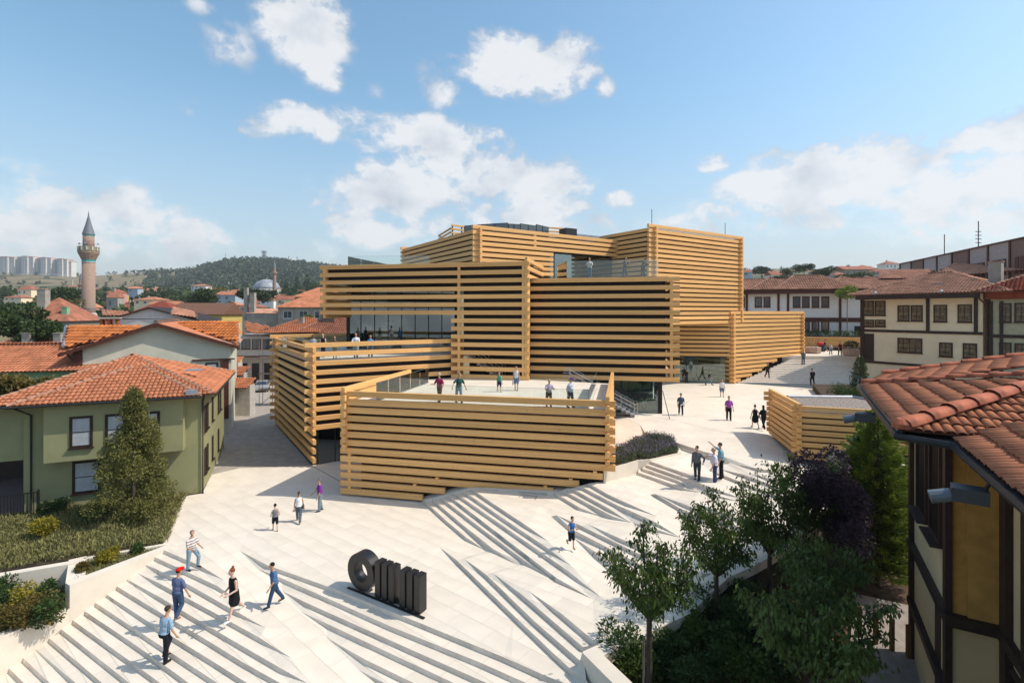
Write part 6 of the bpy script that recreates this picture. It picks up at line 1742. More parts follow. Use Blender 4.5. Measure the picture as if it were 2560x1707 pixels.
# feathery conifers
def feather_tree(x, y, z, h, r, label, m, n=9000, seed=1, size=.16, name='cypress_tree', group=None, trunk=True):
    t = thing(name, label, 'tree', (x, y, z), 0, group); rg = random.Random(seed)
    tr = MB(); tr.tube([(0, 0, 0), (0, 0, h * .97)], .10, 7, r2=.02)
    P_, D_ = [], []; nbr = 170
    for i in range(nbr):
        f = (i + .5) / nbr; zz = h * (.02 + .94 * f); rr = r * (1 - f) ** .70 * rg.uniform(.6, 1.2) + .12; a = i * 2.4 + rg.uniform(-.3, .3)
        e = Vector((math.cos(a) * rr, math.sin(a) * rr, rr * .5)); o_ = Vector((0, 0, zz))
        tr.tube([o_, o_ + e * .9], .014, 4, r2=.005)
        for _ in range(int(n / nbr * (.4 + 1.2 * (1 - f)))):
            s = rg.uniform(.12, 1) ** .7; side = rg.choice((-1, 1)) * rg.uniform(0, .42) * rr * (1.15 - s)
            p = o_ + e * s + Vector((-math.sin(a) * side, math.cos(a) * side, rg.uniform(-.12, .08)))
            P_.append(tuple(p)); D_.append((math.cos(a) + -math.sin(a) * side * 2.0, math.sin(a) + math.cos(a) * side * 2.0, rg.uniform(-.1, .9)))
    tr.build('trunk', M_BARK, t); crown_obj('crown', [leaf_mesh(np.array(P_), np.array(D_), size, .34)], m, t); return t
feather_tree(*gtree(2195, 19.9), 6.9, 1.8, 'tall bright yellow-green cypress touching the ochre house', L_CON, 26000, 4, .15)
feather_tree(*gtree(2165, 20.5), 5.9, 1.9, 'darker green cypress behind the bright one', L_DARK, 16000, 6)
c = PY(2185, 1400, 24.5); feather_tree(c.x, 24.5, .9, 5.6, 1.9, 'green cypress hiding the right end of the timber pavilion', L_CON, 16000, 7)
c = PY(2150, 940, 46.5); feather_tree(c.x, 46.5, 3.2, 4.0, .85, 'narrow dark conifer at the corner of the cream house', L_DARK, 5000, 8, .14)
# hornbeam in front of the green house
c = P(333, 1300, .03)
t = thing('hornbeam_tree', 'tall bushy olive-green tree in front of the green house', 'tree', (c.x, c.y, 0))
MB().tube([(0, 0, 0), (0, 0, 5.5)], .12, 7, r2=.03).build('trunk', M_BARK, t)
bl = []
for i in range(95):
    f = rng.uniform(0, 1); zz = .35 + 6.3 * f; rr = 2.35 * (1 - f) ** .8 * (1.0 if f > .12 else .72 + f * 2.3); a = rng.uniform(0, 6.28); q = rr * rng.uniform(.3, .9)
    bl.append(((math.cos(a) * q, math.sin(a) * q, zz), (.42 + .18 * (1 - f), .42 + .18 * (1 - f), .5)))
bl.append(((0, 0, 6.7), (.25, .25, .5))); bl.append(((-1.55, 0, 3.0), (.55, .4, .4)))
crown_obj('crown', [cloud(34000, bl, .115, .6, up=.3, shell=.3)], L_HORN, t)

def shrub(x, y, z, r, h, m, label, n=1500, size=.1, name='shrub', group=None, blobs=7, up=.3, aspect=.45, stems=True):
    t = thing(name, label, 'shrub', (x, y, z), 0, group)
    if stems:
        s_ = MB()
        for k in range(5):
            a = k * 1.26; s_.tube([(0, 0, -.05), (math.cos(a) * r * .4, math.sin(a) * r * .4, h * .6)], .015, 4)
        s_.build('stem', M_BARK, t)
    bl = [((rng.uniform(-.6, .6) * r, rng.uniform(-.6, .6) * r, h * rng.uniform(.3, .75)), (r * .5, r * .5, h * .33)) for _ in range(blobs)]
    crown_obj('foliage', [cloud(n, bl, size, aspect, up=up, shell=.3)], m, t); return t
def ground_px(u, v, z): p = P(u, v, z); return p.x, p.y
for (u, v, z, r, h, m, lab) in (
    (118, 1345, .03, .62, 1.0, L_YELLOW, 'yellow-green shrub at the left of the grassy bed'), (265, 1405, -.12, .45, .6, L_YELLOW, 'low yellow shrub at the end of the narrow bed'),
    (62, 1540, -1.08, .75, 1.3, L_YELLOW, 'bright yellow shrub in the middle of the lower corner bed'), (95, 1560, -1.08, .8, 1.1, L_RED, 'orange-tinged shrub in the lower corner bed, right of the yellow one'), (30, 1580, -1.08, .7, 1.1, L_RED, 'reddish-yellow shrub low in the corner bed by the photo edge'),
    (130, 1560, -1.08, .55, 1.1, L_DARK, 'dark green shrub in the right corner of the lower bed'), (5, 1530, -1.08, .8, 1.3, L_DARK, 'dark green shrub in the lower bed at the photo edge'), (110, 1520, -1.08, .5, 1.1, L_DARK, 'dark green shrub behind, in the right of the lower bed'),
    (212, 1432, -.12, .3, .4, L_RED, 'small reddish shrub at the low end of the narrow bed'), (345, 1383, -.12, .28, .35, L_DARK, 'small dark shrub in the upper narrow bed'), (140, 1290, .03, .7, .9, L_DARK, 'dark shrub against the green house wall, left of the tall tree'), (225, 1300, .03, .8, .8, L_DARK, 'dark low shrub at the foot of the tall tree')):
    x, y = ground_px(u, v, z); shrub(x, y, z, r, h, m, lab, 1500, .11, group='shrubs in the left beds', aspect=.6)
# herb ground cover in the beds
def scatter(poly, n, size, m, name, z, hmax=.35, droop=-.9, aspect=.16, dens=None):
    xs = [p[0] for p in poly]; ys_ = [p[1] for p in poly]; P_ = []
    while len(P_) < n:
        k = rng.uniform((min(xs), min(ys_)), (max(xs), max(ys_)), (n * 2, 2))
        for q in k:
            if len(P_) < n and inside((q[0], q[1]), poly):
                if dens and not dens(q[0], q[1]): continue
                P_.append((q[0], q[1], z))
    P_ = np.array(P_); hz = rng.uniform(0, hmax, len(P_)) * (0.6 + .4 * np.sin(P_[:, 0] * 2.1) * np.cos(P_[:, 1] * 1.7)); P_[:, 2] += np.abs(hz)
    d = rng.normal(size=P_.shape) * .6; d[:, 2] = -droop
    o = crown_obj(name, [leaf_mesh(P_, d, size, aspect)], m, None, kind='stuff'); return o
ubp = [(p.x, p.y) for p in UB]
scatter(ubp, 26000, .20, L_GRASS, 'ground_cover', .03, .34, aspect=.22)
scatter(ubp, 3500, .11, L_DARK, 'ground_cover', .03, .25)
scatter(ubp, 6000, .14, L_RED, 'ground_cover', .03, .3)
scatter([(p.x, p.y) for p in nb], 2500, .12, L_GRASS, 'ground_cover', -.12, .2)
scatter([(p[0], p[1]) for p in lb], 9000, .15, L_GRASS, 'ground_cover', -1.08, .4, aspect=.4)
scatter([(p[0], p[1]) for p in lb], 6000, .13, L_DARK, 'ground_cover', -1.08, .55, aspect=.5)
lpp = [(p.x, p.y) for p in LPi]
def rim(x, y):
    q = v2(x, y); return min(abs((q - v2(*a)).dot(v2((v2(*b) - v2(*a)).y, -(v2(*b) - v2(*a)).x).normalized())) for a, b in zip(lpp, lpp[1:] + lpp[:1])) < .95
scatter(lpp, 12000, .26, L_LAV, 'lavender', 2.68, .36, aspect=.10, dens=rim)
scatter(lpp, 2600, .11, L_LAVF, 'lavender_flowers', 2.95, .42, aspect=.4, dens=rim)
scatter(lpp, 2500, .12, L_LAV, 'lavender', 2.68, .12)
# garden shrubs at the lower right
pos = [(1560,1640,'low shrub at the wall corner'),(1600,1690,'shrub behind the nearest tree trunk'),(1680,1650,'dark shrub between the first two trunks'),(1720,1700,'round shrub at the bottom edge of the garden'),(1745,1590,'shrub just left of the second trunk'),(1830,1560,'shrub right of the second trunk'),(1800,1650,'broad shrub below the second trunk'),(1860,1690,'shrub at the bottom edge, in the middle of the garden'),(1880,1600,'glossy shrub under the third tree'),(1850,1500,'tall leaning shrub between the second and third trunks'),(1960,1570,'dark shrub beside the third trunk'),(1760,1530,'shrub against the dark garden wall'),(1960,1680,'shrub under the large drooping tree'),(2060,1560,'glossy light-catching shrub under the drooping trees')]
for i, (u, v, lab) in enumerate(pos):
    y = 11.1 * F / (v - VH + 40); y = min(y, 17.8); y = (HC - garden_z(y)) * F / (v - VH + 40); p = PY(u, v, y); shrub(p.x, p.y, garden_z(p.y), rng.uniform(.65, .9), rng.uniform(1.1, 1.6), L_CHERRY if i % 3 == 1 else L_DARK, 'dark green garden ' + lab, 1900, .12, group='shrubs in the shaded garden', aspect=.5)
# planting by the wide stair
hb = MB(); p0, p1 = PY(2090, 962, 45.0), PY(2180, 985, 42)
for i, (u, v) in enumerate(((2105, 972), (2130, 976), (2155, 980), (2180, 984))):
    q = PY(u, v, 44 - i); shrub(q.x, q.y, 3.7, 1.2, 1.3, L_DARK, ['first', 'second', 'third', 'last'][i] + ' low dark bush from the left in the planter below the narrow conifer', 1300, .14, group='bushes by the cream house')
wallthing('stair_wall', 'pale stone wall holding the bushes at the foot of the wide stair', strip([v2(*PY(2062, 990, 42.5)[:2]), v2(*PY(2190, 1005, 39)[:2])], .5, 1), 3.0, 3.9)
wallthing('planter_soil', 'soil behind the pale wall below the narrow conifer', [v2(*PY(2064, 985, 43)[:2]), v2(*PY(2195, 1003, 39.5)[:2]), v2(40, 50), v2(31, 52)], 2.6, 3.78, 'soil', M_SOIL)
# hedge and small tree on the court wall
hd = MB()
o = crown_obj('hedge', [cloud(5200, [((i * 1.15, 2.2 + .3 * math.sin(i), 2.15), (.9, 1.5, .55)) for i in range(16)], .2, .5, up=.4)], L_DARK, None, (rA.x, rA.y, 5.8)); o.rotation_euler.z = math.atan2(rd.y, rd.x); o['label'] = 'dark hedge along the top of the timber-clad court wall'; o['category'] = 'hedge'
c = PY(2118, 850, 74); t = thing('young_tree', 'thin young tree with a round light crown before the white building', 'tree', (c.x, c.y, c.z)); MB().tube([(0, 0, -1), (0, 0, 6.5)], .06, 6).build('trunk', M_BARKL, t); crown_obj('crown', [cloud(1500, [((0, 0, 6.9), (1.6, 1.4, .8)), ((.5, 0, 7.5), (.8, .8, .5))], .22, .6)], L_CON, t)

# trees of the town
def town_tree(u, vb, vt, wpx, Y, label, m=L_TOWN, n=900, kind='round', group='trees among the town houses'):
    a = PY(u, vb, Y); h = (vb - vt) * Y / F; r = wpx * Y / F / 2
    t = thing('town_tree' if kind == 'round' else 'pine_tree', label, 'tree', tuple(a), 0, group)
    MB().tube([(0, 0, -1.5), (0, 0, h * .6)], max(.12, r * .07), 5, r2=.05).build('trunk', M_BARK, t)
    if kind == 'round': bl = [((rng.uniform(-.6, .6) * r, rng.uniform(-.6, .6) * r, h * rng.uniform(.35, .8)), (r * .45, r * .45, h * .19)) for _ in range(11)]
    else: bl = [((0, 0, h * (f + .08)), (r * (1.05 - f), r * (1.05 - f), h * .1)) for f in np.linspace(.1, .9, 8)]
    crown_obj('crown', [cloud(n, bl, max(.3, r * .13), .6, shell=.3)], m, t); return t
TT = [(35, 860, 765, 130, 62, 'large green tree filling the left edge below the old house', L_TOWN, 5200, 'round'), (105, 880, 800, 110, 60, 'leafy green tree below the old red-roofed house', L_TOWN, 4200, 'round'),
 (-5, 1180, 1000, 120, 33, 'dark tree at the left edge beside the green house', L_DARK, 5000, 'round'), (20, 1010, 930, 110, 36, 'brownish shrubby tree before the mint house', L_RED, 3200, 'round'), (120, 1000, 945, 90, 37, 'thin rusty-leaved tree before the mint house windows', L_RED, 1500, 'round'),
 (150, 770, 718, 96, 190, 'broad dark tree left of the tall minaret', L_TOWN, 3000, 'round'), (60, 792, 755, 120, 130, 'wide low tree behind the chimney house', L_TOWN, 2600, 'round'), (185, 782, 745, 44, 130, 'thin brownish tree beside the tall minaret', L_RED, 900, 'round'),
 (12, 748, 712, 40, 300, 'dark tree on the far left edge of town', L_TOWN, 900, 'round'), (40, 745, 715, 14, 300, 'narrow poplar in the far left of town', L_TOWN, 500, 'round'),
 (508, 772, 722, 88, 170, 'large round green tree in the middle of town', L_TOWN, 3400, 'round'), (540, 752, 717, 60, 230, 'silvery round tree behind the large green one', L_HORN, 2000, 'round'), (462, 770, 735, 36, 200, 'dark green tree left of the large round one', L_PINE, 1200, 'round'),
 (634, 762, 722, 74, 180, 'broad dark green tree before the mosque', L_PINE, 3200, 'round'), (573, 778, 752, 26, 160, 'small bright tree left of the dish-covered house', L_TOWN, 800, 'round'), (552, 806, 786, 54, 90, 'round green bush tree behind the cream gable roof', L_TOWN, 1700, 'round'),
 (715, 745, 700, 34, 330, 'dark pine just right of the mosque', L_PINE, 1300, 'pine'), (742, 745, 693, 36, 340, 'tall dark pine right of the mosque', L_PINE, 1400, 'pine'), (768, 745, 686, 40, 350, 'tallest dark pine, next to the museum corner', L_PINE, 1500, 'pine'), (790, 748, 700, 30, 300, 'lighter green tree at the museum corner', L_TOWN, 1000, 'round'),
 (618, 730, 706, 16, 420, 'slim dark cypress left of the mosque dome', L_PINE, 500, 'pine'), (300, 722, 705, 8, 500, 'slim poplar right of the minaret', L_PINE, 250, 'pine'), (308, 722, 704, 14, 480, 'dark pine right of the slim poplar', L_PINE, 400, 'pine'), (345, 718, 697, 14, 520, 'tall cypress on the dry slope', L_PINE, 400, 'pine'),
 (375, 752, 728, 50, 260, 'round green tree between the hall roof and the hill', L_TOWN, 1200, 'round'), (420, 742, 720, 44, 320, 'green tree below the wooded hill, left', L_TOWN, 900, 'round'), (770, 806, 786, 36, 95, 'yellow-green bush behind the weathered roof', L_HORN, 700, 'round'),
 (2010, 690, 656, 44, 200, 'big dark tree standing highest on the right skyline', L_PINE, 2400, 'round'), (2055, 700, 668, 54, 180, 'broad dark tree right of the highest one', L_PINE, 2200, 'round'), (1970, 700, 667, 36, 170, 'round green tree left of the highest one', L_TOWN, 1500, 'round'), (1950, 706, 688, 48, 150, 'low green tree behind the white building', L_TOWN, 1300, 'round'),
 (1860, 690, 668, 50, 260, 'dark tree clump right of the museum tower', L_PINE, 1600, 'round'), (1905, 688, 668, 60, 260, 'dark tree clump farther right of the museum tower', L_PINE, 1600, 'round'), (2120, 704, 684, 56, 150, 'bushy tree before the blue-green house', L_TOWN, 1500, 'round'), (2160, 698, 680, 44, 180, 'bushy tree before the grey house', L_TOWN, 1200, 'round'), (2235, 684, 670, 30, 220, 'small tree left of the factory building', L_TOWN, 700, 'round'), (2080, 672, 664, 14, 260, 'tiny tree on the right skyline', L_TOWN, 300, 'round')]
for (u, vb, vt, w_, Y, lab, m_, n_, kd_) in TT: town_tree(u, vb, vt, w_, Y, lab, m_, n_, kd_)
# hedgerow trees among the houses, too many and too far to single out
def tree_mass(name, pts, size, m, per=26):
    P_ = np.repeat(np.array(pts), per, axis=0); sz = np.repeat(np.array([size * random.uniform(.6, 1.3) for _ in pts]), per)
    e = rng.normal(size=P_.shape); e /= np.linalg.norm(e, axis=1, keepdims=True)
    P_ = P_ + e * (sz * .6)[:, None] * rng.uniform(.4, 1, (len(P_), 1)); P_[:, 2] += sz * .55
    d = rng.normal(size=P_.shape); V_, F_ = leaf_mesh(P_, d, size * .55, .9)
    return crown_obj(name, [(V_, F_)], m, None, kind='stuff')
pts = []
for i in range(520):
    Y = 190 + 500 * random.random(); u = random.uniform(-60, 800); x = (u - 1280) / F * Y; pts.append((x, Y, terr(x, Y)))
tree_mass('town_greenery', pts, 6.5, L_TOWN, 60)
pts = []
while len(pts) < 5200:
    Y = random.uniform(520, 1500); u = random.uniform(250, 1250)
    edge = 470 + (Y - 520) * -.02
    if u < 520 and random.random() > max(0, (u - 330) / 220) * (1.2 if Y < 1100 else .7): continue
    x = (u - 1280) / F * Y; z = terr(x, Y) + (math.sin(x * .011 + Y * .007) + math.sin(x * .027 - Y * .013)) * 2.2 * min(1, (Y - 500) / 500)
    pts.append((x, Y, z))
tree_mass('wooded_hill', pts, 9.0, L_PINE, 14)
pts = []
for i in range(420):
    Y = random.uniform(560, 1480); u = random.choice((random.uniform(-200, 520), random.uniform(1700, 3000))); x = (u - 1280) / F * Y
    pts.append((x, Y, terr(x, Y) + (math.sin(x * .011 + Y * .007) + math.sin(x * .027 - Y * .013)) * 2.2 * min(1, (Y - 500) / 500)))
tree_mass('hillside_bushes', pts, 7.0, L_TOWN, 16)

# ------------------------------------------------------------------ air
def build_haze():
    m = bpy.data.materials.new('haze_air'); m.use_nodes = True; nt = m.node_tree
    for n in list(nt.nodes):
        if n.type == 'BSDF_PRINCIPLED': nt.nodes.remove(n)
    v = nt.nodes.new('ShaderNodeVolumePrincipled'); v.inputs['Color'].default_value = (.93, .95, 1.0, 1); v.inputs['Density'].default_value = .00016; v.inputs['Anisotropy'].default_value = .2
    nt.links.new(v.outputs[0], nt.nodes['Material Output'].inputs['Volume'])
    o = MB().b2(-9000, 9000, -300, 6900, -80, 235).build('haze', m, None); o['kind'] = 'stuff'
    return o
build_haze()
# ------------------------------------------------------------------ people
def cmat(name, col, rough=.85, var=.08, **k): return mat(name, col, rough, var=var, scale=6, spec=.15, **k)
def stripe_mat(name, a, b, scale, axis='Z', width=.5):
    m = bpy.data.materials.new(name); m.use_nodes = True; nt = m.node_tree; N, L = nt.nodes.new, nt.links.new
    p = nt.nodes['Principled BSDF']; p.inputs['Roughness'].default_value = .85
    tc = N('ShaderNodeTexCoord'); sp = N('ShaderNodeSeparateXYZ'); L(tc.outputs['Object'], sp.inputs[0])
    mu = N('ShaderNodeMath'); mu.operation = 'MULTIPLY'; mu.inputs[1].default_value = scale; L(sp.outputs[axis], mu.inputs[0])
    fr = N('ShaderNodeMath'); fr.operation = 'FRACT'; L(mu.outputs[0], fr.inputs[0])
    gt_ = N('ShaderNodeMath'); gt_.operation = 'GREATER_THAN'; gt_.inputs[1].default_value = width; L(fr.outputs[0], gt_.inputs[0])
    mx = N('ShaderNodeMix'); mx.data_type = 'RGBA'; mx.inputs['A'].default_value = (*a, 1); mx.inputs['B'].default_value = (*b, 1); L(gt_.outputs[0], mx.inputs['Factor'])
    L(mx.outputs['Result'], p.inputs['Base Color']); MATS[name] = m; return m
def sph(mb, c, r, n=10, k=7, M=None):
    vs = []; fs = []
    for j in range(k + 1):
        t = math.pi * j / k
        for i in range(n):
            a = 2 * math.pi * i / n; p = Vector((r[0] * math.sin(t) * math.cos(a), r[1] * math.sin(t) * math.sin(a), r[2] * math.cos(t)))
            if M: p = M @ p
            vs.append(p + Vector(c))
    for j in range(k):
        for i in range(n): fs.append((j * n + i, (j + 1) * n + i, (j + 1) * n + (i + 1) % n, j * n + (i + 1) % n))
    mb.add(vs, fs)
def caps(mb, a, b, ra, rb, n=10):
    a, b = Vector(a), Vector(b); d = (b - a)
    if d.length < 1e-5: sph(mb, a, (ra,) * 3); return
    dn = d.normalized(); pts = [a - dn * ra, a - dn * ra * .7, a, a.lerp(b, .5), b, b + dn * rb * .7, b + dn * rb]
    mb.tube(pts, [ra * .05, ra * .7, ra, (ra + rb) / 2, rb, rb * .7, rb * .05], n)
PEOPLE_JOBS = []
def person(u, v, z, head_v, label, head=0, female=False, child=False, skin=M_SKIN, hair=(.02, .014, .01), hair_style='short', top=(.5, .5, .5), sleeve='short', bottom='trousers', bcol=(.05, .06, .09), shoes=(.03, .03, .03),
           legs=(8, 6, -8, 4), armL=(6, 10, 12), armR=(6, 10, 12), lean=3, pos=None, vox=None, bag=None, cap=None, top_mat=None, group=None, glasses=False, belly=0.0, headturn=0, belt=True, loose=0.0):
    """u, v: where the feet stand in the photo; head_v: top of the head; head: 0 faces the viewer, 90 right, 180 away, 270 left"""
    p = pos or P(u, v, z)
    H = (v - head_v) * p.y / F * .975; s = H / 1.75
    px_h = v - head_v
    vox = vox or (.019 if px_h > 75 else .024)
    up = 1.0 if not child else .95
    def fwd(a): return Vector((0, -math.sin(R(a)), -math.cos(R(a))))
    hipw = .095 * s; th, sh = .245 * H, .235 * H
    feet = []
    hips = []
    for side, a, b in ((1, legs[0], legs[1]), (-1, legs[2], legs[3])):
        hip = Vector((side * hipw, 0, 0)); kn = hip + fwd(a) * th + Vector((side * .01, 0, 0)); an = kn + fwd(a - b) * sh
        hips.append((hip, kn, an, a - b))
    low = min(h[2].z - .075 * s * 1 for h in hips); hz = -low
    off = Vector((0, 0, hz))
    hips = [(a + off, b + off, c + off, d) for a, b, c, d in hips]
    ML = Matrix.Rotation(R(lean), 3, 'X')              # lean forward (towards -y)
    pel = off.copy()
    def T(x, y, zz): return pel + ML @ Vector((x, y, zz))
    sh_z = .30 * H; shw = (.185 if not female else .16) * s * (.93 if child else 1)
    bx, by = (.182, .128) if not female else (.155, .112)
    W_ = 1.10 if not female else 1.02
    body = MB(); b_ = .012 * s
    sph(body, T(0, .005, .03 * s), (.155 * s, .11 * s, .13 * s)); sph(body, T(0, 0, .16 * s), (.135 * s, .10 * s + belly * .5, .16 * s)); sph(body, T(0, 0, .32 * s), (bx * s, by * s, .19 * s)); sph(body, T(0, 0, .42 * s), (shw * .93, .085 * s, .10 * s))
    neck0, neck1 = T(0, .0, sh_z - .03 * s), T(0, -.015 * s, sh_z + .09 * s); caps(body, neck0, neck1, .058 * s, .05 * s)
    hs = s * (1.12 if child else 1.0)
    hc = T(0, -.02 * s, sh_z + .175 * s + (.02 * s if child else 0)); MH_ = Matrix.Rotation(R(lean * .6), 3, 'X') @ Matrix.Rotation(R(headturn), 3, 'Z')
    def Hd(x, y, zz): return hc + MH_ @ (Vector((x, y, zz)) * hs)
    sph(body, Hd(0, 0, .015), (.078 * hs, .095 * hs, .105 * hs), 12, 9); sph(body, Hd(0, -.025, -.055), (.055 * hs, .062 * hs, .06 * hs)); caps(body, Hd(0, -.09, .01), Hd(0, -.112, -.018), .012 * hs, .017 * hs, 6)
    for e in (-1, 1): sph(body, Hd(e * .08, .01, -.005), (.012 * hs, .02 * hs, .03 * hs), 6, 5)
    for (hip, kn, an, ang) in hips:
        caps(body, hip, kn, .082 * s, .053 * s); caps(body, kn, an, .052 * s, .036 * s); caps(body, kn.lerp(an, .25) + Vector((0, .012 * s, 0)), kn.lerp(an, .5), .045 * s, .04 * s)
        fa = min(35, max(-40, ang * .6)); toe = an + Vector((0, -math.cos(R(fa)) * .15 * s, math.sin(R(-fa)) * -.0 - .045 * s)); caps(body, an + Vector((0, .025 * s, -.04 * s)), toe, .034 * s, .03 * s)
    arms = []
    for side, (pch, out, el) in ((1, armL), (-1, armR)):
        a0 = T(side * shw, 0, .405 * s); d = (Vector((side * math.sin(R(out)), -math.sin(R(pch)), -math.cos(R(pch)) * math.cos(R(out))))).normalized()
        a1 = a0 + d * .165 * H
        inn = -side * math.sin(R(el)) * .35
        d2_ = Vector((side * math.sin(R(out)) * .6 + inn, -math.sin(R(pch + el)), -math.cos(R(pch + el)))).normalized()
        a2 = a1 + d2_ * .145 * H
        caps(body, a0, a1, .046 * s, .037 * s); caps(body, a1, a2, .036 * s, .024 * s)
        arms.append((a0, a1, a2, d2_, side))
    hands = MB()
    for a0, a1, a2, d, side in arms:
        sx = d.cross(Vector((0, 1, .1))).normalized(); nn = d.cross(sx)
        caps(hands, a2, a2 + d * .075 * s, .026 * s, .034 * s, 8)
        for k, ln in enumerate((.062, .074, .070, .055)):
            b0 = a2 + d * .085 * s + sx * (k - 1.5) * .018 * s; dd_ = (d + nn * .35).normalized(); b1 = b0 + d * ln * .5 * s; caps(hands, b0, b1, .0095 * s, .009 * s, 5); caps(hands, b1, b1 + dd_ * ln * .5 * s, .009 * s, .007 * s, 5)
        tb = a2 + d * .03 * s - sx * .03 * s; caps(hands, tb, tb + (d * .6 - sx * .8).normalized() * .05 * s, .011 * s, .009 * s, 5)
    tops = MB(); g = .016 * s + loose
    hem = -.02 if bottom != 'dress' else -.02
    sph(tops, T(0, .005, .02 * s), (.165 * W_ * s + g, .122 * W_ * s + g, .11 * s)); sph(tops, T(0, -belly * .3, .15 * s), (.152 * W_ * s + g, .112 * W_ * s + g + belly, .17 * s)); sph(tops, T(0, 0, .31 * s), (bx * s + g, by * s + g, .19 * s)); sph(tops, T(0, 0, .425 * s), (shw * .95 + g * .6, .088 * s + g * .5, .09 * s))
    for a0, a1, a2, d, side in arms:
        if sleeve == 'short': caps(tops, a0, a0.lerp(a1, .72), .054 * s + g * .5, .05 * s + g)
        elif sleeve == 'long': caps(tops, a0, a1, .052 * s + g * .4, .044 * s + g * .4); caps(tops, a1, a1.lerp(a2, .93), .043 * s + g * .4, .032 * s + g * .4)
    bots = MB(); q = .014 * s
    if bottom in ('trousers', 'shorts'):
        sph(bots, T(0, .01, -.01 * s), (.160 * W_ * s + q, .122 * W_ * s + q, .13 * s))
        for (hip, kn, an, ang) in hips:
            if bottom == 'trousers': caps(bots, hip, kn, .094 * s + q, .066 * s + q); caps(bots, kn, kn.lerp(an, .95), .064 * s + q, .052 * s + q)
            else: caps(bots, hip, hip.lerp(kn, .93), .088 * s + q, .075 * s + q)
    elif bottom in ('dress', 'skirt'):
        sph(bots, T(0, .01, .0), (.165 * s + q, .125 * s + q, .14 * s)); m1 = (hips[0][1] + hips[1][1]) / 2 + Vector((0, 0, .07 * s)); caps(bots, T(0, 0, -.02 * s), m1, .155 * s, .165 * s + q)
        for (hip, kn, an, ang) in hips: caps(bots, hip, hip.lerp(kn, .8), .095 * s + q, .085 * s + q)
    hairb = MB()
    if hair_style != 'bald':
        sph(hairb, Hd(0, .018, .038), (.086 * hs, .100 * hs, .092 * hs), 12, 9)
        if hair_style == 'long': caps(hairb, Hd(0, .06, .02), Hd(0, .085, -.20), .07 * hs, .05 * hs); caps(hairb, Hd(.05, .02, .0), Hd(.06, .04, -.16), .04 * hs, .03 * hs); caps(hairb, Hd(-.05, .02, .0), Hd(-.06, .04, -.16), .04 * hs, .03 * hs)
        if hair_style == 'bun': sph(hairb, Hd(0, .05, .15), (.045 * hs, .045 * hs, .05 * hs))
        if hair_style == 'tail': caps(hairb, Hd(0, .09, .03), Hd(0, .12, -.14), .035 * hs, .02 * hs)
    else: sph(hairb, Hd(0, .035, -.005), (.084 * hs, .078 * hs, .05 * hs), 10, 7)
    shoe = MB()
    for (hip, kn, an, ang) in hips:
        fa = ang; dirf = Vector((0, -math.cos(R(fa * .5)), -max(0, math.sin(R(-fa))) * .5)).normalized(); base = an + Vector((0, .03 * s, -.035 * s)); caps(shoe, base, base + dirf * .19 * s, .043 * s, .038 * s)
    face = MB()
    for e in (-1, 1): sph(face, Hd(e * .03, -.084, .012), (.011 * hs, .008 * hs, .008 * hs) if not glasses else (.026 * hs, .012 * hs, .018 * hs), 6, 5)
    if glasses: caps(face, Hd(-.05, -.08, .015), Hd(.05, -.08, .015), .006 * hs, .006 * hs, 5)
    caps(face, Hd(-.018, -.086, -.052), Hd(.018, -.086, -.052), .0035 * hs, .0035 * hs, 5)
    rot = R(head)
    t = thing('person', label, 'person', tuple(p), rot, group)
    key = label[:18]
    tm_ = top_mat or cmat('cloth_%02x%02x%02x' % tuple(int(c * 255) for c in top), top)
    bm_ = cmat('cloth_%02x%02x%02x' % tuple(int(c * 255) for c in bcol), bcol)
    nm_t = 'dress' if bottom == 'dress' else 'shirt'
    def job(mb, name, m, vx):
        if not mb.v: return
        me = mb.mesh(name, m); o = bpy.data.objects.new('temporary', me); COL.objects.link(o); md_ = o.modifiers.new('r', 'REMESH'); md_.mode = 'VOXEL'; md_.voxel_size = vx; md_.use_smooth_shade = True
        PEOPLE_JOBS.append((o, name, m, t, hands if name == 'body' else None))
    job(body, 'body', skin, vox * .85); job(tops, nm_t, tm_, vox)
    job(bots, {'trousers': 'trousers', 'shorts': 'shorts', 'skirt': 'skirt', 'dress': 'skirt'}[bottom], tm_ if bottom == 'dress' else bm_, vox)
    job(hairb, 'hair', cmat('hair_%02x%02x' % (int(hair[0] * 255), int(hair[1] * 255)), hair), vox); job(shoe, 'shoes', cmat('shoe_%02x' % int(shoes[0] * 255), shoes), vox * .8)
    face.build('eyes_and_mouth', cmat('eye_dark', (.015, .01, .01)), t)
    if cap:
        c = MB(); sph(c, Hd(0, .012, .062), (.093 * hs, .105 * hs, .075 * hs), 12, 8); c.tube([Hd(0, -.06, .06), Hd(0, -.17, .045)], [.075 * hs, .05 * hs], 8); o = c.build('cap', cmat('cap_%02x%02x' % (int(cap[0] * 255), int(cap[2] * 255)), cap), t, smooth=True)
    if bag:
        kind, col_ = bag; c = MB()
        if kind == 'backpack': sph(c, T(0, .19 * s, .27 * s), (.15 * s, .10 * s, .22 * s)); nm = 'backpack'
        elif kind == 'shoulder': sph(c, T(-.24 * s, .02, -.02 * s), (.05 * s, .14 * s, .13 * s)); c.tube([T(-.22 * s, .0, .08 * s), T(0, -.13 * s, .28 * s), T(.14 * s, 0, .45 * s)], .012 * s, 5); nm = 'shoulder_bag'
        else: c.b2(-.0, .0, 0, 0, 0, 0); sph(c, arms[1][2] + Vector((0, 0, -.25 * s)), (.05 * s, .13 * s, .16 * s)); nm = 'hand_bag'
        bo = c.build(nm, cmat('bag_%02x' % int(col_[0] * 255), col_), None, tuple(p), rot, smooth=True); bo['label'] = f'{nm.replace("_", " ")} of the ' + label.split(' by ')[0].split(' on ')[0][:60]; bo['category'] = 'bag'
    return t, arms, p, rot, s
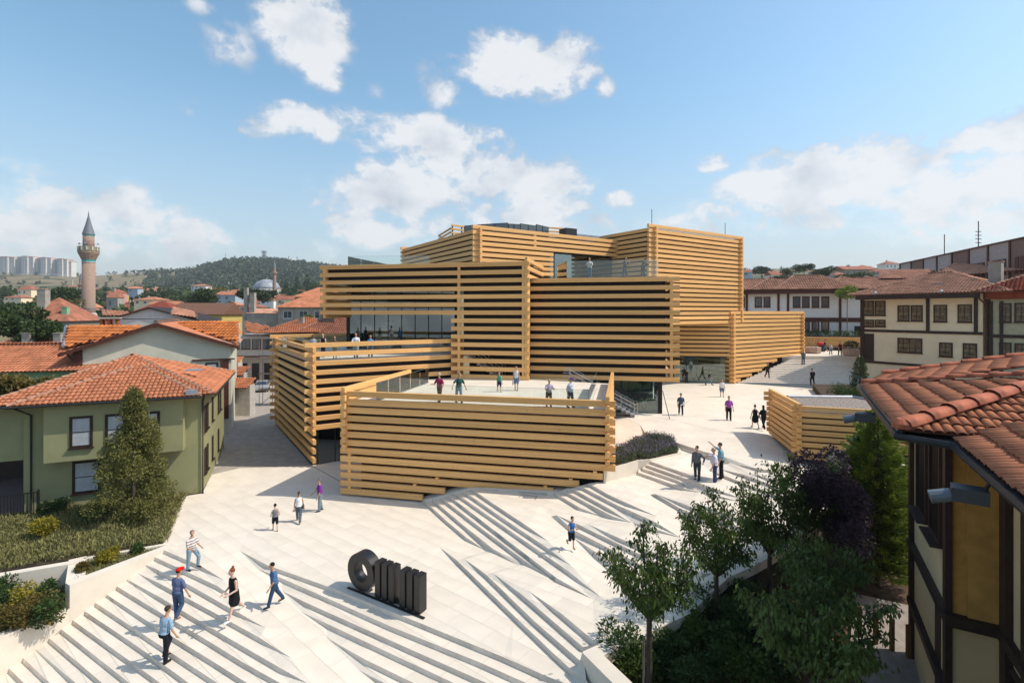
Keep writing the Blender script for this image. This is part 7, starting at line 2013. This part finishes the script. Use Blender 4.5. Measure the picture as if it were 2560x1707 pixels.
DEN = (.07, .12, .19); NAVY = (.02, .028, .06); BLK = (.012, .012, .014)
walk = (24, 8, -18, 22); walk2 = (-18, 20, 22, 6); stand = (2, 2, -2, 2)
stripe = stripe_mat('striped_polo', (.62, .56, .53), (.10, .05, .06), 9.0, 'Z', .72); plaid = stripe_mat('plaid_shirt', (.16, .28, .42), (.36, .46, .55), 26, 'X', .55)
Gg = 'visitors on the plaza'
person(478, 1424, -.16, 1321, 'man in a striped polo and jeans stepping up the top stairs', 70, top_mat=stripe, bcol=(.22, .33, .40), hair=(.13, .12, .11), legs=(48, 55, -4, 2), armL=(25, 8, 50), armR=(20, 12, 60), belly=.03, headturn=-35, group=Gg)
person(444, 1546, -.64, 1416, 'man in a red cap and blue polo climbing the steps, seen from behind', 165, top=(.11, .14, .26), bcol=(.05, .09, .17), cap=(.65, .015, .01), legs=(4, 2, 10, 45), armL=(10, 14, 15), armR=(4, 22, 18), belly=.03, shoes=(.30, .16, .09), group=Gg)
person(411, 1655, -1.28, 1512, 'man in a blue plaid shirt and black trousers, lowest on the left steps', 160, top_mat=plaid, bcol=(.014, .015, .022), legs=(36, 62, -2, 2), armL=(8, 16, 28), armR=(-2, 20, 30), lean=8, hair=(.05, .035, .025), shoes=(.02, .02, .02), group=Gg)
person(585, 1544, -.42, 1410, 'red-haired woman in a black dress holding earphones on the steps', 330, female=True, top=BLK, sleeve='none', bottom='dress', bcol=BLK, hair=(.22, .07, .025), hair_style='bun', skin=cmat('fair_skin', (.66, .44, .34)), legs=(18, 4, -22, 16), armL=(0, 8, 75), armR=(0, 8, 70), shoes=(.75, .75, .75), lean=5, headturn=-12, group=Gg)
person(686, 1511, -.30, 1397, 'bearded man in a blue polo and jeans looking down, right of the woman in black', 310, top=(.075, .15, .30), bcol=(.035, .075, .14), legs=(20, 6, -18, 14), armL=(12, 12, 25), armR=(-6, 10, 14), lean=6, headturn=-10, group=Gg)
person(688, 1326, 0, 1257, 'boy in a grey tank top and black shorts on the plaza', 210, child=True, top=(.17, .18, .19), sleeve='none', bottom='shorts', bcol=(.015, .017, .022), legs=(14, 6, -12, 10), armL=(0, 18, 60), armR=(0, 18, 60), shoes=(.12, .12, .13), skin=cmat('light_skin', (.60, .36, .24)), group=Gg)
person(747, 1305, 0, 1223, 'woman in a white top and grey jeans with a cross-body bag', 195, female=True, top=(.78, .78, .79), sleeve='none', bcol=(.10, .13, .16), hair=(.10, .06, .035), hair_style='tail', legs=walk, armL=(-8, 12, 10), armR=(8, 12, 10), shoes=(.35, .26, .20), bag=('shoulder', (.10, .07, .05)), group=Gg)
person(800, 1277, 0, 1192, 'man in a purple polo and pale jeans in the shadow of the box', 300, top=(.20, .035, .27), bcol=(.20, .26, .29), hair=(.15, .13, .12), legs=(6, 4, -4, 8), armL=(8, 10, 15), armR=(20, 12, 35), glasses=True, group=Gg)
person(1428, 1371, .98, 1286, 'boy in a blue tank top running on the plaza', 20, child=True, top=(.03, .15, .42), sleeve='none', bottom='shorts', bcol=(.015, .018, .03), legs=(6, 4, 12, 82), armL=(20, 12, 95), armR=(24, 10, 95), shoes=(.30, .27, .22), lean=10, skin=MATS['light_skin'], group=Gg)
person(1743, 1199, 2.40, 1110, 'man in a grey long-sleeved shirt, hand on hip, in the group of three', 325, top=(.12, .125, .14), sleeve='long', bcol=(.035, .05, .06), legs=(6, 2, -4, 4), armL=(-22, 32, 75), armR=(4, 8, 8), headturn=-35, group='three men talking on the steps')
person(1787, 1211, 2.24, 1115, 'balding man in a white shirt pointing left, in the group of three', 255, top=(.66, .62, .70), bcol=(.04, .06, .15), hair=(.10, .09, .08), hair_style='bald', legs=(3, 2, -3, 2), armL=(6, 10, 20), armR=(74, 5, 8), belly=.05, group='three men talking on the steps')
person(1803, 1197, 2.40, 1103, 'man in a teal shirt raising his arm, behind the group of three', 250, top=(.16, .33, .42), bcol=(.012, .014, .018), hair=(.06, .05, .04), legs=(3, 2, -3, 2), armL=(4, 10, 12), armR=(118, 4, 12), belly=.02, group='three men talking on the steps')
person(1888, 1070, 3.05, 1008, 'woman in a black dress with a striped bag, walking beside the pavilion', 175, female=True, top=BLK, sleeve='none', bottom='dress', hair=(.10, .035, .015), hair_style='bun', skin=MATS['fair_skin'], legs=walk, armL=(10, 14, 10), armR=(-14, 24, 10), bag=('shoulder', (.45, .44, .43)), group='couple in black by the pavilion')
person(1909, 1072, 3.05, 1009, 'woman in black top and trousers, right one of the couple by the pavilion', 180, female=True, top=BLK, bcol=BLK, hair=(.02, .014, .01), hair_style='long', legs=walk2, armL=(6, 20, 40), armR=(0, 8, 10), shoes=(.3, .25, .22), loose=.02, group='couple in black by the pavilion')
person(1822, 1050, 3.1, 987, 'man in a bright purple short-sleeved shirt standing on the upper plaza', 355, top=(.33, .075, .36), bcol=BLK, hair=(.10, .085, .07), legs=(4, 2, -4, 2), armL=(2, 14, 12), armR=(-10, 10, 20), belly=.05, group=Gg)
person(1702, 1037, 3.12, 980, 'man in navy with a cap carrying a white rolled paper', 350, top=(.06, .09, .15), bcol=(.02, .03, .06), hair=(.10, .10, .10), cap=(.10, .16, .24), legs=(12, 4, -12, 8), armL=(10, 10, 30), armR=(0, 14, 25), shoes=(.35, .20, .14), group=Gg)
person(1805, 992, 3.2, 946, 'man in a white t-shirt and blue shorts in front of the entrance', 345, top=(.78, .78, .78), bottom='shorts', bcol=(.10, .18, .28), legs=(8, 4, -8, 6), hair=(.12, .10, .08), group=Gg)
person(1773, 963, 3.2, 924, 'walking man in a dark vest and jeans before the entrance glass', 80, top=(.02, .02, .03), bcol=(.12, .20, .27), legs=(28, 8, -24, 18), armL=(20, 8, 20), armR=(-18, 10, 10), group=Gg)
person(1716, 957, 3.24, 921, 'man in black standing at the open entrance', 20, top=(.02, .02, .025), bcol=(.03, .04, .06), armR=(-18, 26, 50), pos=P(1716, 957, 3.24), group=Gg)
person(1740, 951, 3.24, 915, 'dark figure walking behind the entrance glass', 90, top=(.04, .06, .04), bcol=(.03, .04, .03), legs=(26, 6, -22, 14), pos=P(1740, 951, 3.24), group=Gg)
person(1919, 945, 3.9, 906, 'man in a black t-shirt walking down the wide stair', 5, top=BLK, bcol=(.02, .02, .025), legs=(10, 4, -14, 26), armL=(4, 16, 10), armR=(4, 16, 10), hair=(.2, .14, .1), hair_style='bald', group='people on the wide stair')
person(2031, 963, 3.6, 919, 'man in black with a backpack climbing the wide stair', 200, top=(.025, .025, .03), bcol=BLK, legs=(16, 20, -8, 4), bag=('backpack', (.012, .012, .014)), group='people on the wide stair')
person(2008, 911, 4.9, 873, 'man in a grey shirt and jeans standing at the end of the timber wing', 0, top=(.13, .15, .16), bcol=(.08, .12, .17), legs=stand, belly=.02, group='people on the wide stair')
YC = 5.81
person(2063, 879, YC, 847, 'person in dark top and blue shorts pushing a red pushchair on the upper court', 250, female=True, top=(.03, .035, .05), bottom='shorts', bcol=(.12, .20, .27), legs=walk, armL=(40, 8, 30), armR=(40, 8, 30), vox=.03, group='people on the upper court')
person(2077, 886, YC, 856, 'person in a white and pink top and jeans on the upper court', 0, female=True, top=(.60, .52, .54), sleeve='long', bcol=(.12, .19, .28), legs=(6, 3, -6, 6), hair=(.5, .42, .42), vox=.03, group='people on the upper court')
person(2100, 888, YC, 852, 'man in a maroon t-shirt and black trousers on the upper court', 5, top=(.16, .02, .035), bcol=BLK, legs=(8, 4, -8, 6), vox=.03, group='people on the upper court')
person(2121, 881, YC, 858, 'girl in a pink top holding a white sheet on the upper court', 250, female=True, child=True, top=(.62, .15, .20), bottom='skirt', bcol=(.45, .45, .47), legs=walk, armL=(60, 6, 40), armR=(60, 6, 40), vox=.03, group='people on the upper court')
# terrace of the left box
VT = 7.66
tg = 'visitors on the left timber terrace'
def tpos(u, off):
    q, t_ = on_line(u, (V2A.x - d2.y * off, V2A.y + d2.x * off), d2); return Vector((q.x, q.y, VT))
for (u, vt_, off, lab, kw) in ((783, 834, 3.5, 'long-haired woman in a grey top at the left end of the left terrace', dict(head=200, female=True, hair=(.16, .09, .045), hair_style='long', top=(.33, .36, .38), bottom='skirt', bcol=(.50, .40, .42), sleeve='short')),
    (808, 831, 3.0, 'woman in a black top and black trousers on the left terrace', dict(head=0, female=True, top=BLK, bcol=BLK, sleeve='none', skin=MATS['fair_skin'], hair=(.16, .09, .04), hair_style='tail', armL=(10, 12, 70), glasses=True)),
    (837, 838, .95, 'woman in a dark tee and pale shorts leaning on the glass of the left terrace', dict(head=10, female=True, top=(.06, .055, .065), bottom='shorts', bcol=(.45, .42, .36), hair=(.10, .035, .015), hair_style='long', glasses=True, legs=(6, 4, -8, 6))),
    (890, 829, .95, 'man in a white t-shirt and white jeans with sunglasses on the left terrace', dict(head=5, top=(.78, .78, .79), bcol=(.55, .58, .58), glasses=True, armL=(22, 12, 60), armR=(22, 12, 60), legs=(8, 2, -6, 2))),
    (926, 835, .95, 'woman in a bright blue top and jeans on the left terrace', dict(head=20, female=True, top=(.05, .27, .55), bcol=(.10, .18, .25), hair=(.18, .09, .04), hair_style='long', glasses=True, armL=(30, 10, 70)))):
    q = tpos(u, off); vf = VH + (HC - VT) * F / q.y
    person(u, vf, VT, vt_, lab, pos=q, group=tg, **kw)
tg = 'visitors on the front terrace'
for (u, vf, vt_, lab, kw) in ((1099, 1005, 928.5, 'grey-haired man in a raspberry polo at the front rail', dict(head=330, top=(.34, .035, .10), bcol=(.05, .055, .065), hair=(.45, .44, .42), armL=(12, 35, 30), armR=(16, 24, 80), belly=.02, legs=(10, 2, -8, 2))),
    (1147, 1006, 928.5, 'man in a dark green tee and jeans reaching out to the man in raspberry', dict(head=30, top=(.02, .07, .06), bcol=(.15, .27, .34), hair=(.16, .15, .14), armL=(4, 28, 30), armR=(20, 50, 10), lean=6, legs=(10, 2, -10, 4))),
    (1248, 979, 927, 'boy in a green tank top on the white terrace floor', dict(head=15, child=True, top=(.02, .22, .14), sleeve='none', bottom='shorts', bcol=(.02, .03, .07), legs=(10, 4, -10, 8), shoes=(.05, .3, .2), headturn=-40)),
    (1291, 975.6, 912, 'woman in a white print top and cropped jeans with bags', dict(head=350, female=True, top=(.66, .65, .66), sleeve='none', bottom='shorts', bcol=(.13, .23, .37), hair=(.12, .06, .03), hair_style='tail', glasses=True, legs=(12, 3, -8, 6), bag=('hand', (.35, .34, .32)))),
    (1372, 1016, 944.5, 'bald man in a lavender shirt leaning with folded arms', dict(head=15, top=(.42, .36, .44), bcol=BLK, hair=(.3, .2, .14), hair_style='bald', glasses=True, armL=(30, 16, 80), armR=(30, 16, 80), belly=.05, lean=6)),
    (1426, 1018, 940, 'man in a purple cap, white tee and dark shorts', dict(head=45, top=(.55, .58, .63), bottom='shorts', bcol=(.02, .04, .07), cap=(.16, .12, .25), glasses=True, armL=(-20, 10, 30), armR=(-20, 10, 30), belly=.04))):
    q = P(u, vf, 5.71); person(u, vf, 5.71, vt_, lab, pos=q, group=tg, **kw)
tg = 'visitors on the high balcony'
for (u, vt_, Yb, lab, kw) in ((1474, 642, 42.2, 'bearded man in a white tee and jeans leaning on the high balcony glass', dict(head=345, top=(.62, .60, .58), bcol=(.07, .14, .22), armL=(30, 10, 80), armR=(30, 10, 80))),
    (1562, 641, 42.3, 'woman in a black top raising her hands to her face on the high balcony', dict(head=40, female=True, top=BLK, bcol=(.03, .05, .07), hair=(.10, .06, .03), hair_style='long', armL=(60, 10, 110), armR=(60, 10, 110))),
    (1607, 642, 41.9, 'person in black bending forward over the high balcony rail', dict(head=30, top=BLK, bcol=(.02, .025, .03), lean=26, armL=(40, 10, 90), armR=(40, 10, 90), legs=(6, 2, -2, 2)))):
    z_ = 13.95; vf = VH + (HC - z_) * F / Yb; person(u, vf, z_, vt_, lab, pos=Vector(((u - 1280) / F * Yb, Yb, z_)), group=tg, **kw)
# lane people, tiny
for (u, v, Y, lab, c_) in ((617, 944, 74, 'seated person in red at the far end of the lane', (.45, .02, .03)), (629, 944, 74, 'second seated person in red at the far end of the lane', (.42, .03, .03)), (638, 940, 75, 'dark standing figure at the far end of the lane', BLK)):
    q = Vector(((u - 1280) / F * Y, Y, 0)); vf = VH + HC * F / Y; person(u, vf, 0, vf - (22 if 'seated' in lab else 27), lab, pos=q, top=c_, vox=.035, group='people at the far end of the lane', legs=(60, 80, 60, 80) if 'seated' in lab else stand)
dg = bpy.context.evaluated_depsgraph_get()
for o, name, m, t, hands in PEOPLE_JOBS:
    me = bpy.data.meshes.new_from_object(o.evaluated_get(dg)); me.name = name
    me.materials.clear(); me.materials.append(m)
    if hands is not None:
        bm = bmesh.new(); bm.from_mesh(me); hm = hands.mesh('h', m, True); bm.from_mesh(hm); bm.to_mesh(me); bm.free(); bpy.data.meshes.remove(hm)
    me.polygons.foreach_set('use_smooth', [True] * len(me.polygons))
    put(me, name, t)
for o, *_ in PEOPLE_JOBS:
    d = o.data; bpy.data.objects.remove(o); bpy.data.meshes.remove(d)

# ------------------------------------------------------------------ black ring and bars
sA_, sB_ = P(874, 1467, 0.03), P(1063, 1543, 0.03)
sd_ = v2(sB_.x - sA_.x, sB_.y - sA_.y); sL = sd_.length; sd_.normalize()
SCU = thing('letter_sculpture', 'black freestanding ring and two groups of three upright bars on the plaza', 'sculpture', (sA_.x, sA_.y, .03), math.atan2(sd_.y, sd_.x))
ring = MB(); n = 48; ro, ri, dp = .735, .38, .46
vs = []
for y in (0, dp):
    for r_ in (ro, ri):
        for k in range(n):
            a = 2 * math.pi * k / n; vs.append((r_ * math.cos(a), y, r_ * math.sin(a)))
fs = []
for k in range(n):
    k2 = (k + 1) % n
    fs += [(k, k2, n + k2, n + k), (2 * n + k, 3 * n + k, 3 * n + k2, 2 * n + k2), (k, 2 * n + k, 2 * n + k2, k2), (n + k, n + k2, 3 * n + k2, 3 * n + k)]
ring.add(vs, fs); ro_ = ring.build('ring', M_BLACK, SCU, (.62, .0, ro + .03)); 
for g0 in (1.42, 2.72):
    for k in range(3):
        b = MB(); b.b2(0, .265, 0, .40, .03, 1.40); b.build('bar', M_BLACK, SCU, (g0 + k * .365, 0, 0))
MB().b2(-.05, sL, -.10, .0, -.01, .02).build('base_plate', M_FRAME, SCU)
MB().b2(2.30, 2.74, .1, .35, .02, .09).build('connector', M_FRAME, SCU)

# ------------------------------------------------------------------ parked car in the lane
cp = P(643, 980, 0.0); CAR = thing('parked_car', 'silver saloon car parked in the shaded lane', 'car', (cp.x, cp.y + 1.5, 0), R(-68))
prof = [(-2.1, .35), (-2.12, .72), (-2.0, .86), (-1.2, .93), (-.55, 1.38), (.75, 1.40), (1.45, .98), (2.05, .92), (2.12, .7), (2.1, .35)]
def carbody(pr, w0, w1, zt, name, m):
    b = MB(); vs = []
    for y, f_ in ((-1, 1), (1, 1)):
        for x, z_ in pr: vs.append((x, y * (w0 if z_ < .95 else w1), z_))
    n = len(pr); b.add(vs, [tuple(range(n)), tuple(range(2 * n - 1, n - 1, -1))] + [(i, n + i, n + (i + 1) % n, (i + 1) % n) for i in range(n)]); return b.build(name, m, CAR)
carbody(prof, .84, .66, 1.4, 'body', mat('silver_paint', (.50, .51, .52), .35, metal=.3, spec=.5))
M_CG = mat('car_glass', (.03, .045, .06), .08, spec=.8)
w = MB(); w.add([(-1.13, -.68, .97), (-1.13, .68, .97), (-.60, .56, 1.34), (-.60, -.56, 1.34)], [(0, 1, 2, 3)]); w.v = [(x - .03, y, z + .03) for x, y, z in w.v]; w.build('windscreen', M_CG, CAR)
w = MB(); w.add([(.80, -.56, 1.37), (.80, .56, 1.37), (1.40, .68, 1.01), (1.40, -.68, 1.01)], [(0, 1, 2, 3)]); w.v = [(x + .03, y, z + .03) for x, y, z in w.v]; w.build('rear_window', M_CG, CAR)
for sy in (-1, 1):
    w = MB(); w.add([(-1.0, sy * .80, .98), (1.15, sy * .80, .99), (.70, sy * .685, 1.34), (-.52, sy * .685, 1.33)], [(0, 1, 2, 3)]); w.build('side_window', M_CG, CAR)
    for x in (-1.35, 1.3):
        wh = MB().tube([(x, sy * .70, .31), (x, sy * .87, .31)], .31, 16).build('wheel', mat('tyre', (.015, .015, .016), .9), CAR); MB().tube([(x, sy * .85, .31), (x, sy * .885, .31)], .19, 12).build('rim', M_GREYMETAL, wh)
    MB().b2(-2.15, -2.05, sy * .78 - .0, sy * .48, .62, .78).build('headlight', mat('lamp_glass', (.7, .7, .68), .1, spec=.8), CAR)
    MB().b2(-.75, -.60, sy * .88, sy * 1.02, .95, 1.07).build('mirror', M_GREYMETAL, CAR)
MB().b2(-2.19, -2.08, -.8, .8, .38, .55).build('bumper', M_FRAME, CAR); MB().b2(-2.2, -2.19, -.25, .25, .42, .53).build('number_plate', M_WHITEW, CAR)
# scaffold beside the lane
sc0 = PY(648, 985, 60); SCF = thing('scaffold', 'rusty tube scaffold standing in the lane before the old houses', 'scaffold', (sc0.x, sc0.y, 0), R(8))
M_RUST = mat('rusty_tube', (.20, .13, .10), .8)
for x in (0, 1.5, 3.0, 4.2):
    for y in (0, 1.2): MB().tube([(x, y, 0), (x, y, 7.6)], .035, 5).build('upright', M_RUST, SCF)
for z_ in (1.9, 3.8, 5.7):
    for y in (0, 1.2): MB().tube([(-.2, y, z_), (4.4, y, z_)], .03, 5).build('ledger', M_RUST, SCF)
    MB().b2(-.1, 4.3, .1, 1.1, z_, z_ + .05).build('board', M_BARKL, SCF)
MB().tube([(0, 0, 0), (4.2, 0, 3.8)], .03, 5).build('brace', M_RUST, SCF)
# planters and pushchair on the upper court
for (u, v, lab) in ((2032, 883, 'stone planter with bare twigs on the upper court'), (2128, 889, 'stone planter with a small plant at the cream house corner')):
    q = P(u, v, YC); t = thing('planter', lab, 'planter', (q.x, q.y, YC)); MB().lathe([(.75, 0), (.95, .1), (.98, .8), (.8, .85)], n=8).build('pot', mat('pink_stone', (.45, .33, .27), .9, var=.15), t)
    if '2128' in str(u): crown_obj('plant', [cloud(300, [((0, 0, 1.3), (.8, .7, .4))], .3, .3, up=.8)], L_TOWN, t)
    else:
        tb = MB()
        for k in range(12): a = k * .52; tb.tube([(math.cos(a) * .3, math.sin(a) * .3, .7), (math.cos(a) * .8, math.sin(a) * .8, 2.0)], .02, 4)
        tb.build('plant', M_BARKL, t)
q = P(2050, 879, YC); t = thing('pushchair', 'red and black pushchair on the upper court', 'pushchair', (q.x, q.y, YC))
MB().add([(-.5, -.3, .5), (.3, -.3, .45), (.45, -.3, 1.1), (-.5, .3, .5), (.3, .3, .45), (.45, .3, 1.1)], [(0, 1, 2), (3, 5, 4), (0, 3, 4, 1), (1, 4, 5, 2)]).build('seat', M_BLACK, t)
hm_ = MB(); sph(hm_, (.05, 0, 1.05), (.45, .33, .25)); hm_.build('hood', cmat('hood_red', (.5, .03, .03)), t)
for x in (-.45, .4):
    for y in (-.28, .28): MB().tube([(x, y - .03, .16), (x, y + .03, .16)], .16, 10).build('wheel', M_BLACK, t)
MB().tube([(.4, .25, .2), (.1, .25, .6), (.75, .25, 1.15), (.75, -.25, 1.15), (.1, -.25, .6), (.4, -.25, .2)], .02, 5).build('frame', M_GREYMETAL, t)
# rolled paper carried by the man in navy
q = P(1702, 1037, 3.12); o = MB().tube([(.1, -.35, .8), (.75, -.3, 1.15)], .035, 8).build('rolled_paper', M_WHITEW, None, (q.x - .25, q.y, q.z)); o['label'] = 'white rolled paper held by the man in navy'; o['category'] = 'paper'
# prop leaning at the glazed corner, bench table set behind the glass
q = P(1651, 1036, 3.14); q2 = P(1668, 1046, 3.12)
o = MB().tube([(0, 0, 1.9), (q2.x - q.x, q2.y - q.y, 0)], .03, 5).build('prop_pole', M_FRAME, None, (q.x + .15, q.y - .1, 3.12)); o['label'] = 'thin black pole leaning at the glazed corner'; o['category'] = 'pole'
tc_ = at(AS, dS, 8.6, 2.2)
TB = thing('cafe_table', 'small table with cups behind the glazed corner', 'table', (tc_.x, tc_.y, 3.15)); MB().lathe([(.0, .72), (.5, .72), (.5, .75), (0, .75)], n=14).build('top', M_GREYMETAL, TB); MB().tube([(0, 0, 0), (0, 0, .72)], .04).build('leg', M_FRAME, TB)
for k in range(4):
    a = k * math.pi / 2 + .5; t = thing('cafe_chair', ['left front', 'right front', 'right rear', 'left rear'][k] + ' pale chair around the small table behind the glass', 'chair', (tc_.x + math.cos(a + math.pi) * .85, tc_.y + math.sin(a + math.pi) * .85, 3.15), a, 'chairs behind the glazed corner')
    MB().b2(-.22, .22, -.24, .24, .42, .47).build('seat', mat('chair_shell', (.45, .43, .38), .5), t); MB().b2(-.25, -.2, -.24, .24, .5, .85).build('backrest', MATS['chair_shell'], t)
    for x in (-.2, .2):
        for y in (-.2, .2): MB().tube([(x, y, 0), (x, y, .42)], .015, 4).build('leg', M_FRAME, t)
# access frame drawn in the paving and drain lines
for (a, b, lab) in ((P(690, 1100, 0), P(760, 1168, 0), 'street drain'),):
    pass
def line_on_ground(pts, wd, m, name):
    for a, b in zip(pts, pts[1:]):
        d = v2(b.x - a.x, b.y - a.y); L = d.length; d.normalize()
        mm = MB(); nn = v2(-d.y, d.x) * wd / 2
        mm.add([(a.x - nn.x, a.y - nn.y, a.z + .006), (b.x - nn.x, b.y - nn.y, b.z + .006), (b.x + nn.x, b.y + nn.y, b.z + .006), (a.x + nn.x, a.y + nn.y, a.z + .006)], [(0, 1, 2, 3)])
        mm.build(name, m, PLAZA)
line_on_ground([P(690, 1060, .0), P(783, 1166, 0), P(872, 1215, 0)], .05, M_FRAME, 'drain_slot')
line_on_ground([P(1668, 1046, 3.08), P(1790, 1075, 3.04), P(1890, 1100, 2.99)], .03, M_JOINT, 'drain_slot')
line_on_ground([P(1297,1243,1.125), P(1305,1236,1.125), P(1342,1240,1.13), P(1337,1249,1.13)], .03, M_FRAME, 'hatch_joint')
